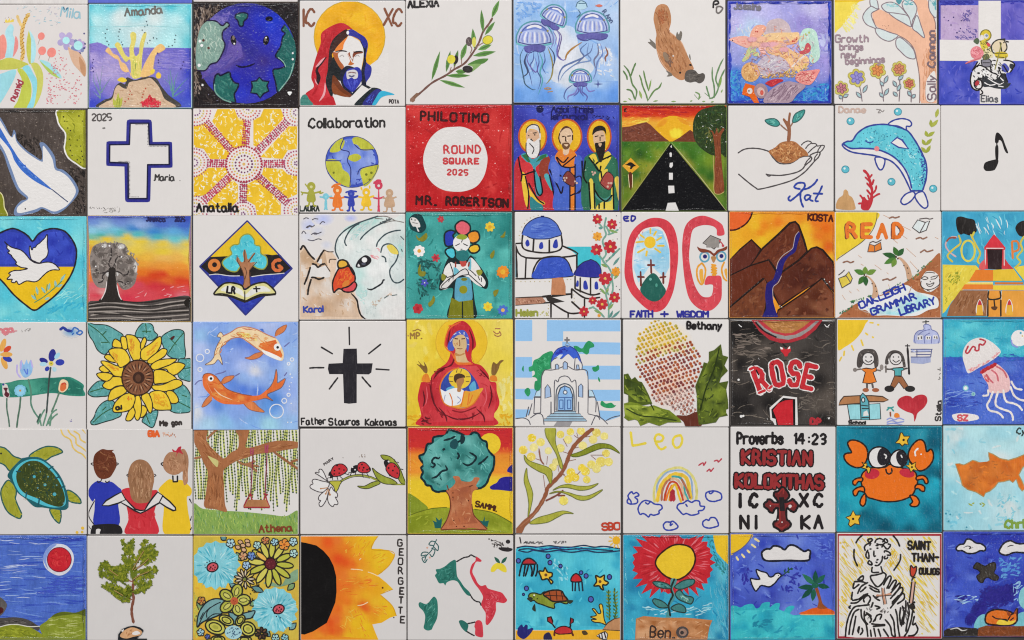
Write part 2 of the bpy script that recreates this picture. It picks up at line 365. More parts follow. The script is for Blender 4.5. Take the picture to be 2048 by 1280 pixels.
def Wt(text, x, y, h, c, wd, rot=0, w=1.0, jit=.25, slant=0, gap=1.5, taper=0, x1=None):   # lettering: baseline start, capital height, optional end
    if x1:
        ws = [max([int(t) for t in FONT[ch].replace(',', '')[::2]]) if ch in FONT else 2 for ch in text]; gap = .9 + .35 * wd * 6 / h; w = ((x1 - x) * 6 / h - gap * (len(text) - 1)) / max(sum(ws), 1)
    s = h / 6; a = math.radians(rot); ca, sa = math.cos(a), math.sin(a); cx = 0
    for ch in text:
        if ch == ' ': cx += (2 * w + gap if x1 else 3.2 * w); continue
        g = FONT.get(ch)
        if not g: continue
        jx, jy = rnd.uniform(-jit, jit), rnd.uniform(-jit, jit); mxw = 0
        for st in g.split(','):
            q = []
            for i in range(0, len(st), 2):
                u, v = int(st[i]), int(st[i + 1]) - 2; mxw = max(mxw, u)
                gx = (cx + u * w + jx + slant * v / 6) * s; gy = -(v + jy) * s
                q.append((x + gx * ca - gy * sa, y + gx * sa + gy * ca))
            z = lift(.6)
            ribbon(c, wd * 1.18, crisp(q, wd * .3) if len(q) < 4 or ch in 'AEFHIKLMNTVWXYZ147vwxyz' else spline(q, q[0] == q[-1], 4) + ([q[0]] if q[0] == q[-1] else []), .15, z, taper)
            if wd > 1.5:
                for dx_, dy_ in q: fillpoly(c, ell(dx_, dy_, wd * .59, n=8), .15, z - 5e-7)
        cx += mxw * w + gap
# ---------------- the wall behind
def wall():
    x, z = 1300 * S, 900 * S
    V = [(-x, 0, -z), (x, 0, -z), (x, 0, z), (-x, 0, z), (-x, .1, -z), (x, .1, -z), (x, .1, z), (-x, .1, z)]
    me = bpy.data.meshes.new('wall'); me.from_pydata([(a, b_ - .0052, c) for a, b_, c in V], [], [(0, 1, 2, 3), (5, 4, 7, 6), (4, 0, 3, 7), (1, 5, 6, 2), (3, 2, 6, 7), (4, 5, 1, 0)]); me.materials.append(M_GROUT)
    o = bpy.data.objects.new('wall', me); C.objects.link(o); o['kind'] = 'structure'; o['label'] = 'dark grouted wall behind the painted tiles'
wall()
WH = 'd8cec9'; K = '201c1e'; BR = '8a5230'
# ================= slivers of the row above
for a in ((0, -126, -22, 0, 102, 4.6, 'white tile above the pale bird tile, only its bottom edge showing', 'd8cec9'), (171, -126, 3, 0, 124, 77.0, 'blue tile above the coral reef tile, only its bottom edge showing', '5a68c0'),
          (383, -126, 2, 0, 123.6, 75.6, 'white tile above the smiling planet tile, only its bottom edge showing', 'd8cec9'), (595, -126, 2.2, 0, 124.6, 74.2, 'tile above the red hooded man tile, a thin sliver of it showing', 'b9c3c6')):
    T(a[0], a[1], a[2], -40, a[4], a[5] if a[5] > 70 else 77.9, a[6], a[7], .2)
# ================= row of the bird, the reef, the planet ...
T(0, 0, -22, 5, 102, 126.3, 'pale tile of a crowned blue bird, lime leaves and pink berries', 'dacdc8')
P('bird'); F('e98d80', '-6 46 0 42 4 40 7 46 7.5 56 5 67 -6 68'); F('dd8a86', '18 42 21 48 20.5 57 15 66 16 55'); F('a6d3dc', '6 38 9 31 13 28 16 32 15 40 17 46 16 56 14 66.5 6 66.5 8 56 8 48')
Q('crown'); F('ecc95a', '6 26 7 22 9 24 11 21 12 24 15 22 16 25 12 26'); D('9a6a70', .5, '5 26 6 21 10 20 13 21 16 23')
P('patterned_neck'); L('d2ae62', 4.2, '25 70 27 60 25 48 26 34 30 22 34 16'); L('d8ba7c', 3.4, '25 30 22 24 20 18'); D('a97c38', .8, ' '.join(f'{26 + 1.8 * math.sin(i * 2.1) + (i > 24) * (i - 24) * .55:.1f} {68 - i * 1.45:.1f}' for i in range(36)))
P('leaf'); F('bdbd55', '-6 72 0 70 10 67 20 69 28 72 33 75 24 79 10 81 -6 80')
P('leaf'); F('bdbd55', '34 35 31 48 31 62 34 74 38 72 36 60 36 46'); F('a9d6de', '34 35 40 45 42 58 40 70 36 74 36 60 36 46')
P('leaf'); F('b7bf4c', '20 81 25 92 24 106 20 118 16 126 31 126 36 112 36 98 31 86 26 80'); F('c1c162', '36 74 44 74 50 86 49 104 44 118 38 126 42 110 43 94 40 84'); F('88cbd8', '26 79 33 76 39 86 43 94 42 110 38 126 31 126 37 112 37 98 31 86')
P('leaf'); F('94ccd6', '-6 92 6 84 18 81 17 90 10 104 0 120 -6 124')
P('leaf'); F('a9bf5c', '46 70 55 76 64 82 70 91 60 87 52 79'); F('9dcfd6', '46 70 56 72 64 79 71 88 70 91 60 82')
for x, y, r in ((48, 42, 4), (49, 59, 4.6), (60, 61, 5.2)): P('berry'); O('e8857c', x, y, r, r * 1.12, 20); L('a58a80', .5, f'{x - 2} {y + 4} {x - 4} {y + 10}')
P('purple_flower'); FLW('a69bc4 b2a4cc', 77, 47, 5, 11, 7.5, 15); O('aadfe4', 77, 47, 4.2)
P('purple_flower'); FLW('a69bc4 b09ec8 7d86b0', 91, 54, 9, 9, 5, 5); O('aadfe4', 91, 53, 5.2); D('50507e', 1.3, '99 51 98 56 98 39 93 62')
P('brown_leaf'); F('cfa98e', '79 55 84 58 93 62 100 75 99 89 92 82 84 72'); F('b98a68', '92 66 99 76 99 89 94 82')
P('speckled_pattern'); H('cf6f7c c9586a d98a90', '54 88 68 56 80 64 78 78 94 88 98 112 88 122 54 121', 130, 2.4, .8, -10, 40); P('speckled_pattern'); H('9fc4d0 b9d3dc c2b8d0', '2 6 74 8 72 30 44 30 30 14', 40, 3, .7, -20, 25)
P('lettering'); Wt('Mila', 71, 19, 11, '8fb8c6', 1.1, 8, 1, .4, .25); L('3c6a86', 1.2, '74 8 75 11;77 11 79 9'); Wt('nunvid', 17, 118, 7.5, 'a03a4a', 1.1, -66, .9, .4)

T(171, 0, 3.2, 4, 124, 126, 'turquoise and violet tile of yellow coral growing on a brown rock', 'bcdde0', .1, M_THICK, '8fc6cf')
P('water'); GF('4 5 4cb8cc; 30 5 5cc0d0; 64 5 4ebcce; 100 5 4abccc; 123 5 52bccc; 14 9 80cfd8; 60 9 84d0d8; 112 9 80ccd4; 4 26 62c4d0; 4 48 74c8d4; 12 24 b4dde0; 14 46 a8dae0; 40 20 c0e0e2; 80 20 c0e0e2; 64 40 b8dfe2; 106 24 b4dce0; 114 30 98d2d8; 122 24 58bccc; 122 48 66c0cc; 100 48 aedce0', '3 4 124 4 124 58 3 58', 0); L('90c3c8', .6, '6 31 40 31 70 30 110 32')
P('deep_water'); GF('6 54 7468bc; 18 54 7c70c0; 20 60 8076c2; 8 66 a898cc; 26 66 a496cc; 4 80 5a56b8; 14 84 b0a0d0; 30 84 a89acc; 40 60 8c80c4; 60 58 8278c0; 44 76 9a8ec8; 10 108 6a66c0; 8 120 3c48bc; 20 122 4050bc; 30 104 8478c2; 80 60 7a70be; 108 58 7068bc; 90 72 8e84c4; 108 74 7a72c0; 122 62 4a50ba; 122 84 3440b4; 100 90 7a76c2; 122 110 3642b8; 110 104 5a60c0; 106 120 4454c0; 122 123 4a5cc0', '3 51 14 49 24 53 28 56 50 55 124 56 124 126 3 126', 0, .2); H('7c6fc0 8779c4', '3 51 21 50 18 61 3 61', 30, 12, 2, 2, 8); H('6a63c0 7d74c6 8e84cc', '80 58 124 58 124 80 80 82', 60, 20, 1.6, 4, 6); H('b09fd0 a99ad0', '6 64 36 64 50 84 30 92 6 100', 40, 10, 2.5, 10, 20)
P('rock'); F('45423f', '18 126 20 117 30 113 34 102 40 96 46 98 48 90 58 93 70 89 82 91 88 100 96 110 108 126', 1); F('cbae92', '21 126 23 119 31 115 34 104 38 99 43 102 48 103 51 96 60 94 70 92 76 91 84 99 88 106 92 115 102 126', 1, .2); H('b8967a d6bea4', '24 124 34 106 50 98 74 93 86 104 96 124', 60, 5, 1, 10, 30)
P('yellow_coral'); F('d6c96c', '54 90 52 70 47 72 42 66 36 56 34 52 37 49 41 52 46 63 51 66 51 56 53 48 52 40 55 37 59 40 58 50 56 58 58 65 62 62 63 52 66 42 69 37 71 40 68 52 66 66 65 84 64 90'); H('b5bf60 c8c25e e2cf80', '54 89 53 66 58 64 65 62 65 88', 25, 7, 1, 88, 10); L('7c8a4a', .6, '58 74 58 80')
P('orange_coral'); F('f3b878', '64 89 67 78 72 68 77 60 82 54 88 51 93 56 89 60 82 64 80 72 79 80 80 85 72 89'); F('f0b57e', '53 90 52 84 46 84 41 80 38 70 34 68 26 62 23 59 27 55 32 62 38 65 42 72 46 74 50 81')
P('starfish'); F('ecc340', '37 93 41 90 46 91 48 94 44 96 40 95'); F('e8bd44', '82 87 85 84 88 87 87 91 83 91'); F('f0c64c', '75 84 78 80 81 82 78 86')
P('seaweed'); L('6f8f92', 1.1, '17 115 17 98 20 76;17 110 10 96 9 86;18 108 24 98 30 90;17 114 8 106;18 104 12 84', 1, 2)
P('seaweed'); L('5f918f', 1.2, '102 113 98 98 90 90;102 112 104 94 108 84;100 106 96 86;103 108 112 98 120 90;104 112 116 104;102 106 98 78', 1, 2)
P('grass_tuft'); F('b2b54c', '33 124 32 114 35 117 38 108 40 116 43 113 41 125'); L('8f9a3a', .7, '36 124 38 112;39 124 40 114')
P('red_coral'); H('c9283c d63c4a b82030', '62 120 70 116 74 110 80 114 89 119 87 125 66 125', 110, 7, 2, 20, 60, wet=False)
P('bubbles'); D('4e5f66', .8, '25 34 23 39 23 44 25 48 27 52 40 34 39 37 38 42 39 46 42 49 43 52 71 25 72 29 69 31 66 35 69 38 72 50 75 47 79 44 83 45 105 41 104 46 104 49 101 53 97 54'); D('4a3f80', .9, '9 69 8 73 8 79 9 83 84 62 85 70 85 73 114 72 113 76 111 80'); D('b5563e', .9, '52 106 51 110 54 110 50 115 46 118 70 103 68 106 67 110 66 113')
P('lettering'); Wt('Amanda', 46, 18.5, 8.5, '6d6a66', 1.7, -4, 1.05, .3, .15)

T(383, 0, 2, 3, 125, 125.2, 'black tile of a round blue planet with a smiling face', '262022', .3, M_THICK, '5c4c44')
P('painted_sheen'); H('8f7d72 7c6a5e a08f84 6a5a50', '3 10 16 6 14 28 6 60 8 90 12 108 3 112', 90, 9, 2, 88, 14, wet=False); H('5a4a42 75665c', '14 6 40 5 22 22 14 26', 45, 7, 1, 80, 20); H('3a302e 151214', '3 100 14 95 30 112 60 122 3 124', 40, 10, 2, 60, 30); H('0e0c0e 17141a', '80 4 122 4 122 40 104 20', 40, 10, 2, 50, 30)  # brown left-side strokes are glaze sheen painted in; dark ones vary the black
P('planet'); GF('40 16 3a3890; 60 8 2c2c86; 84 10 262a96; 28 24 5a549c; 24 30 6a64a8; 52 40 2e2c8e; 40 40 4a4698; 66 30 26269c; 80 24 2430b0; 96 24 1e34b8; 92 30 2438be; 104 36 2430b4; 78 42 2628a8; 100 50 2a36b8; 92 56 302ea0; 60 52 2a2888; 70 60 2e2a86; 44 60 463c84; 54 64 503f80; 40 72 5a4a92; 24 84 5c4c94; 20 90 4a4294; 62 80 2c2a9c; 84 72 3a2e80; 96 72 342e92; 84 84 34308c; 50 90 262aa8; 66 96 2628a0; 92 86 2a2eb0; 92 106 2c2ea0; 60 108 2a34b4; 70 118 3436a8; 20 100 2e34a4', ' '.join(f'{a:.1f} {b_:.1f}' for a, b_ in ell(64, 62, 57.5, 58.5, 0, 36)), 0, .16); H('5a4a9a 6a5aa4 4a4296', '14 76 40 64 46 40 58 52 60 66 34 80 12 92', 80, 10, 2, -35, 15); H('5c52a8 7468b0', '18 22 46 12 44 30 30 26', 35, 9, 2, -15, 25)
P('land'); F('7c9a90', '10 34 18 25 28 25 36 30 41 27 44 31 36 36 36 44 39 52 36 62 30 71 22 74 16 81 7 81 5 68 6 52', 1, .35); H('9ab4a6 6a8a80 8aa69a b4c4b8', '11 34 18 27 28 27 35 36 37 52 32 68 18 76 8 78 7 56', 120, 8, 1.4, 70, 30); L('231f3c', 1.4, '18 24 28 24.5 36 30 41 26 44 30 37 36 36 44 39 52 36 62 30 72 22 75 16 82 7 82', 1); D('e8e4e0', 1.8, '10 48 12 53 9 76'); D('5a3a34', 1.6, '20 56 14 47')
P('land'); FO('2a645f', '1c1c3c', 1.4, '52 17 58 15 65 16 65 21 61 25 60 30 56 30 54 24 51 21', 1, .35); L('7fa89c', .8, '53 18 57 19')
P('land'); FO('22605a', '1a1a34', 1.6, '28 88 32 86 34 88 44 84 46 90 50 96 55 98 53 104 50 110 51 119 44 118 34 114 28 108 26 98', 1, .35); L('6f9c8e', 1.2, '27 98 28 107 36 115 46 119'); H('2f7068 1c5650 3e7e72', '30 90 44 88 50 98 48 114 34 110 28 100', 30, 6, 2, 60, 40)
P('land'); FO('2c6c64', '1a1a34', 1.6, '70 95 76 94 79 90 83 94 90 95 88 100 90 106 84 109 80 114 76 109 69 108 71 101', 0, .35); H('3c8074 22605a', '72 97 88 97 87 106 80 110 71 106', 20, 5, 1.6, 50, 40)
P('land'); F('225e5a', '108 29 114 36 120 48 122 62 119 80 112 94 100 107 98 96 95 82 104 79 110 77 104 70 98 66 104 54 107 42 110 38 105 36', 1, .35); L('191a36', 1.8, '109 29 105 35 109 39 106 44 104 54 98 65 104 70 109 77 102 80 95 82 98 96 100 107', 1); L('7ea89c', 1, '101 67 107 72 110 78;119 74 114 90 102 106'); H('2e6e66 1a5450', '108 42 118 50 118 72 112 74 102 64', 30, 7, 2, 70, 30)
P('land'); O('141226', 90.5, 22, 4.4, 2.9)
P('eye'); O('16131c', 49, 47, 3.2, 6, -12); O('7a6d62', 49, 44, 1.4, 2.6); D('e9e6e4', 1.1, '50 51'); P('eye'); O('151219', 87, 47, 3.4, 5.6, 12); O('6b5f58', 86, 46, 1.2, 2.5); D('e9e6e4', 1.1, '87 44'); P('mouth'); L('151230', 1.9, '52 76 58 78 66 77 74 74', 1, 3)
P('stars'); D('e4e0de', 1.3, '13 99 118 69 118 62'); F('e8e4e2', '112 107 117 107 115 111 113 110'); D('8a84a0', .5, '36 8 60 6 112 20 118 88 110 96 20 110 30 117 54 60 66 70 94 60 82 71 60 45 72 36 46 32')

T(595, 0, 2.3, .8, 125.4, 123.3, 'white tile of a bearded man in a red hood before a golden halo')
P('halo'); O('dda61a', 60.5, 43, 41.5, 42, 0, .12); H('e3b020 d89c14 e0a410', [tuple(a) for a in ell(60.5, 43, 40, 40)], 120, 9, 3, 0, 60); RING('b8962c', .7, 60.5, 43, 41.4, 41.8)
P('bare_glaze'); F('d8cec9', '84 76 106 60 106 110 80 102', 0, .03)
P('hood'); F('b5212b', '29 37 50 26.5 64 34 57 34 47 41 40 50 37 64 36 80 33 92 36 104 41 112 45 122 18 122 9 110 19 101 16 90 19 75 23 62 27 50'); H('c4303a a81c26 bd2832', '30 40 48 30 40 46 34 70 32 90 38 112 22 118 12 110 22 98 20 80', 60, 14, 2.4, -70, 15); F('2a1218', '34 66 29 74 24 81 27 90 24 99 22 97 22 88 21 81 28 71'); F('d69aa0', '32 96 33 104 31 112 25 118 30 108;21 78 27 70 32 67 25 76;20 91 21 96 24 99 22 95')
P('shawl_shoulder'); F('3f7c72', '2.3 122 5 112 10 110 14 116 18 122'); H('5a9486 2f6a62', '3 121 6 113 11 112 16 121', 12, 5, 1.5, 40, 40)
P('hair'); F('2a1a1c', '57 34 47 40 40 48 37 58 36 68 35 82 33 94 36 106 40 112 42 96 48 88 44 74 40 64 44 58 52 48 59 41'); F('171b1e', '44 66 40 70 36 82 33 96 37 108 41 111 41 96 42 88 50 94 54 80'); F('3a1c18', '57 35 48 41 42 50 39 58 43 58 50 50 58 42')
Q('blue_hair'); F('2a2d8c', '57 37 63 34 72 39 79 44 82 52 80 64 80 72 86 78 85 88 80 96 81 102 76 99 75 84 77 64 74 49 66 43 59 41'); F('14162c', '73 47 78 56 81 52 79 64 80 72 78 84 80 99 75 98 74 84 77 66'); O('dedae0', 58.5, 38, 1.6, 2.2)
P('face'); F('dbd2ce', '59 42 66 44 73 49 77 60 75 76 72 86 60 84 54 82 51 76 44 66 42 60 52 52', 1, .04); F('dd7d33', '58 43 54 51 52 58 43 60 48 52'); F('a85a30', '41 61 46 61 50 60 47 63 49 70 54 77 52 81 48 77 43 68'); F('b8662f', '57 61 60 66 63 72 66 74 62 76 59 75 61 70'); F('8e4724', '59 63 64 71 64 75 66 62 67 60 62 60')
F('dbd2ce', '61 60 65 60 64 69 62 66', 1, .03); F('7a3a22', '64 65 66 61 76 60 75 62 69 63 65 67'); L('241a1c', 1.8, '44 60 51 59 58 60;65 61 70 60 76 60', 1, 1); L('9a918e', .7, '49 66 52 64 54 66;67 66 70 64 72 66')
Q('beard'); F('2a2f98', '53 82 56 78 63 79 70 78 74 82 75 92 70 101 64 107 58 103 53 96'); F('191c30', '50 84 56 77 62 77 66 79 60 80 56 84 53 92 55 100 63 107 64 111 55 105 50 94;74 80 75 96 70 102 64 108 66 111 76 99'); H('3a44b0 4a54bc', '56 94 72 92 68 100 63 105 57 100', 22, 6, 1, 88, 20); F('c8c0c4', '57 84 60 82 66 81 70 84 70 90 66 92 63 90 58 92'); L('7c5a58', 1, '59 85 63 84 68 85'); L('4a4a70', 1.4, '60 88 63 89 66 88')
P('neck'); F('6a3318', '41 88 48 94 54 103 63 110 60 113 50 110 41 108'); F('84421f', '41 96 50 106 60 112 52 112 41 107')
P('robe'); F('191e26', '64 111 76 99 86 103 78 112 70 118 66 122 80 122 88 122 92 112 98 105 86 102'); F('dbd2ce', '64 111 75 99 84 104 76 111 69 119 66 122 45 122 41 110 50 112 60 114', 0, .03); F('182226', '66 122 75 112 86 103 92 104 80 114 76 122'); F('2a2a78', '76 122 80 114 91 104 97 106 90 114 87 122'); F('30a2c4', '87 122 91 114 97 106 106 107 113 110 104 111 97 114 91 122'); H('4a5ac0', '78 118 88 108 92 108 86 120', 14, 4, .7, -60, 20)
P('lettering'); Wt('IC', 7, 30, 19, '7c4a34', 2.4, 0, .75, .1, 0, 1); Wt('XC', 100, 29, 19, '7c4a34', 2.3, 3, .75, .1, 0, .6); Wt('POTA', 107, 120, 4, '3a3436', .8, 0, .8)

T(808, 0, 2, -.6, 125.6, 121.6, 'white tile of a green olive branch with black and yellow olives')
P('branch'); L('6b4a42', 2.4, '8 117 20 107 33 96 48 88 58 81 70 74 79 63 87 50 92 37 98 29 103 21'); L('7a5a48', 4, '8 117 16 109'); F('8a6858', '7 116 10 113 13 116 10 119'); L('8b6f64', 1, '67 75 67 68;77 62 79 57 77 53;84 55 90 51 94 49;53 84 55 78;58 80 60 74')
for a in ('102 21 111 0', '92 38 90 11', '94 41 106 25', '82 57 80 33', '66 70 73 50', '86 58 102 52', '80 65 107 60', '49 84 54 59', '58 78 63 58', '32 94 42 59', '49 88 77 88', '41 93 71 102', '60 83 72 84'):
    P('leaf'); LEAF('5d8c44 68964c 577f42', a, 6 if a[0] in '6810' else 5, '7aa860', .8); LEAF('4a7038', a, 2.2)
P('leaf'); F('7da05e', '74 75 84 71 98 68 92 73 84 80 78 84 80 78'); F('4e7a38', '74 75 86 69 98 68.5 92 74 84 74')
P('black_olive'); O('2a2526', 74, 80.5, 6.1, 4.2, 8)
P('black_olive'); O('56494a', 75.7, 48.3, 3.8, 5.3); L('8a7c7c', .6, '74 45 76 50')
P('black_olive'); O('241e20', 60, 69.5, 3.2, 5.2, 10)
P('yellow_olive'); O('d3c63e', 97.5, 46.5, 6, 5, -20, .25); RING('7d8434', .6, 97.5, 46.5, 6, 5, -20)
P('yellow_olive'); O('d3c842', 55, 69, 4.7, 5.2, 10, .25)
P('yellow_olive'); O('ccc65a', 81.5, 49, 2.4, 5.8, 0, .25)
P('lettering'); Wt('ALEXIA', 5, 8.5, 8, K, 2.2, -2, .95, .2, .1)

T(1023, 0, 2.2, -1, 125, 119.6, 'pale blue tile of four drifting jellyfish drawn in ink', '9cb6da', .2, M_PAINT, 'b8c4d8')
P('water'); H('86aedd 98b8e0 b0c4e2 a6c2e6 7aa4da', '', 150, 18, 3, 30, 60); GF('6 110 5f92d6;20 104 6c9cda;40 112 5c90d6;60 108 88b0e0;80 112 6c9cdc;100 108 6898da;120 112 5a8cd4;64 96 b8cae6;100 98 a4c0e4;20 94 98b8e0', '3 92 40 96 80 94 124 94 124 119 3 119', 0, .2); GF('60 40 c4d0e8;66 60 ccd4ea;60 76 d0d4e8;76 80 c4d0e8;54 90 bccce8;84 66 b8cae6;70 34 b4c8e6', '50 34 72 32 80 60 96 80 70 96 46 92 54 60', 1, .2); H('6d9cd8 80a8dc', '4 2 40 2 30 14 4 30', 40, 10, 3, 30, 40); H('c6d2e8', '100 50 122 60 120 90 98 86', 30, 9, 3, 50, 40)
def jelly(x, y, rx, ry, rot, tents, fr):
    a = math.radians(rot); f = lambda q: ' '.join(f'{x + u * rx * math.cos(a) - v * ry * math.sin(a):.1f} {y + u * rx * math.sin(a) + v * ry * math.cos(a):.1f}' for u, v in q)
    P('jellyfish'); F('a9b6dc', f([(-1, .5), (-.95, -.1), (-.6, -.75), (0, -1), (.6, -.75), (.95, -.1), (1, .5), (.3, .68), (-.4, .68)]), 1, .3)
    F('6f82c4', f([(-.75, -.3), (-.4, -.75), (.3, -.78), (.7, -.3), (.2, -.45), (-.3, -.42)])); F('d8d6ea', f([(-.45, -.5), (-.2, -.85), (.3, -.75), (.35, -.5), (0, -.62)]))
    for i in range(11):
        u = -.7 + i * .14; L(('8890c8', 'd6d2e8', '7a86c0', 'b8b8e0')[i % 4], .09 * rx, f([(u * .8, -.3), (u, .15), (u * .95, .48)]), 1, 1)
    L('4a5690', 1, f([(-.9, .4), (-.8, -.1), (-.5, -.6), (0, -.82), (.5, -.6), (.8, -.1), (.9, .4)])); L('4f8f9a', 1.3, f([(-1, .5), (-1, -.05), (-.65, -.75), (0, -1.02), (.65, -.75), (1, -.05), (1.02, .5)])); L('6ab0b8', 1.6, f([(-1.02, .5), (-.4, .7), (.3, .66), (1, .5)])); L('3b3f7a', .9, f([(-.9, .42), (-.3, .58), (.3, .55), (.92, .42)])); D('8a8440', 1.2, f([(.72, -.35), (-.75, -.25)]))
    Q('frill'); F('5c5a9e', f([(-fr, .66), (fr, .62), (fr * 1.1, .95), (fr * .4, 1.08), (-fr * .2, 1), (-fr * .8, 1.15), (-fr * 1.15, .95)]), 1, .4); L('3f3c80', .8, f([(-fr * 1.1, .95), (-fr * .6, 1.15), (0, 1.02), (fr * .6, 1.1), (fr * 1.1, .95)]))
    Q('tentacles')
    for c, wd, s in tents: L(c, wd, s, 1, 1)
jelly(27, 42, 21, 17, 0, (('3f5a6e', 1.2, '14 56 10 66 12 80 14 90 16 98 24 104 28 104'), ('8a7f4a', 1.5, '42 55 46 66 48 78 46 90 40 98'), ('4a5a90', 1, '20 60 16 70 19 80 22 90 24 100;26 60 25 70 22 76 26 86;30 60 32 72 30 82 34 92 31 104;37 58 39 70 36 78 40 86'), ('4f9a9e', 1.3, '32 60 36 72 33 84 36 94 31 110'), ('6a5aa0', 1, '22 60 18 68 21 76 28 84 30 78 27 66'), ('39435e', 1.4, '18 62 15 72 19 84 12 90'), ('3d4668', 1.1, '43 54 49 62 50 72 47 80')), .5)
jelly(50, 19, 15, 13, 28, (('6a62a8', 1.4, '51 34 56 41 55 50 53 58 54 66 60 70 63 68'), ('7f7ab4', 1, '48 36 52 44 50 54;46 36 49 46 46 56'), ('5a4a80', 1, '52 34 58 42 56 54 54 64 58 68')), .65)
jelly(94, 29, 19, 16, 0, (('a5783e', 2.2, '82 49 70 57 64 64 63 70'), ('5a6f9e', 1.6, '88 50 80 58 84 66 72 72 60 78 55 88 55 96'), ('7088b4', 1.2, '90 50 88 62 92 70 76 74 62 84 56 94'), ('6f6e8a', 1.5, '100 50 101 62 96 70 98 80'), ('6a7fb4', 1.7, '103 50 106 62 100 72 98 84 95 92'), ('8a5a48', 2, '109 54 112 62 109 67 110 72'), ('5a6a98', 1, '95 50 92 60 84 66 78 72 72 76')), .8)
jelly(80, 90, 12.5, 9.5, 0, (('4f5a90', 1, '72 98 64 104 61 112 63 116'), ('5a5aa0', 1.2, '76 98 78 106 72 112;80 98 80 106 84 112;84 98 82 106 88 112 86 118'), ('7a70b4', 1.2, '86 99 90 106 97 105;78 98 74 108 66 112 66 118')), .55)
P('fish'); F('c46a5c', '98 6.6 102 5 106 6.6 102 8.4'); F('c46a5c', '98.5 6.5 97.5 8 98 5', 0)
P('fish'); L('a88458', .9, '38 103 42 102 46 103 42 104 38 103;42 107 48 106')
P('small_jellyfish'); F('a9c8d8', '75 8 77 3 81 1 86 3 88 8 84 11 78 11'); L('4a6a80', .9, '75 8 77 3 81 1 86 3 88 8;78 4 86 4;78 12 80 16 76 20')
P('star'); F('4a5290', '95 97.5 100 97 100.5 92 101.5 97 107 97.5 101.5 98.5 100.5 103 99.8 98.5', 0)
P('lettering'); Wt('R.Ann', 105, 14, 5, '4a5a80', .8, 52, .9)

T(1239, 0, .8, -1, 123.4, 120.6, 'white tile of a brown platypus diving among green water weeds', 'dcd2cc')
P('platypus'); F('b07c56', '41 13 44 7 50 4.6 56 7 59.5 16 60 26 58 36 64 42 70 47 76 57 80 66 85 76 86 81 78 86 76 92 70 93 62 88 54 81 47 71 43 58 42 47 43 40 41 30 39.6 22', 1, .3); H('9c6844 c08e68 a87048 8f5c3c', '42 14 50 6 57 12 58 34 70 50 80 74 72 90 58 82 48 70 44 50 44 38', 140, 9, 1.6, 72, 18); H('a8643e 935232', '44 10 56 10 58 24 46 30', 40, 6, 1.8, 60, 40); H('7c5d4c 6f5448', '50 60 56 60 62 72 60 78 52 70', 25, 7, 2, 65, 15); L('cba082', .7, '58 37 66 43 72 49 78 62;44 60 50 74 60 86'); D('d8c8bc', .9, '62.5 65'); O('8a7460', 54, 66, 2.6, 6, -25)
Q('bill'); F('544e4a', '77 84 82 81 88 82 92 86 97 85 99.5 88 98 94 93 97 88 95 82 96 76 93'); H('6b645e 403b39', '79 85 88 84 97 88 92 95 78 92', 30, 5, 1.5, 20, 40)
Q('eye'); D(K, 1.5, '70.5 84.5'); Q('eye'); D(K, 1.5, '82.5 75.5'); L(K, .9, '81 75.5 84 76')
for s in '42 57 36 52 33 49 36 48.5 35 45 41 50 42 52;66 44 67 37 69 40 71 36 73 39 71 47;61 88 55 89 57 86 54 82 60 85;81 66 82 63 83 70'.split(';'): Q('foot'); F('6f6860', s)
P('water_weed'); L('5a7a4a', 1.5, '18 117 20 106 15 98 13 90 10 82 5 76;13 89 16 80 19 73;4 82 8 88 9 93;18 116 14 106 8 104', 1, 3)
P('water_weed'); L('5f8048', 1.4, '33 118 31 110 27 100 25 92 23 87;34 106 30 92 28 82;34 106 36 96;33 117 40 106 46 102 49 96', 1, 3); LEAF('7a9a50', '34 106 37 92', 2); LEAF('8aa256', '26 115 23 105', 3)
P('water_weed'); L('6f8f5a', 1.3, '92 116 93 110 88 107;92 116 87 110;92 116 95 112', 1, 3)
P('water_weed'); L('62845a', 1.4, '104 115 110 112 110 100 108 90 108 78;110 114 115 102 112 92 116 78 121 68;115 100 118 90 123 80;105 114 102 104 101 100;106 114 99 108', 1, 3); LEAF('7a9a48', '116 102 119 88', 2.4)
P('grass_blades'); LEAF('7d9a5a', '4 118 9 118; 10 114 14 117; 39 118 45 117; 60 118 66 118; 82 118 85 117; 96 118 100 118;106 119 110 118;118 108 120 104', 1.6)
P('initials'); L(K, 2.2, '109 9 110 2 114 1.2 115 4 111 5.5'); L('6a6462', 1.9, '113 8 113 14 116 15 120 10 117 7.5 113 8')

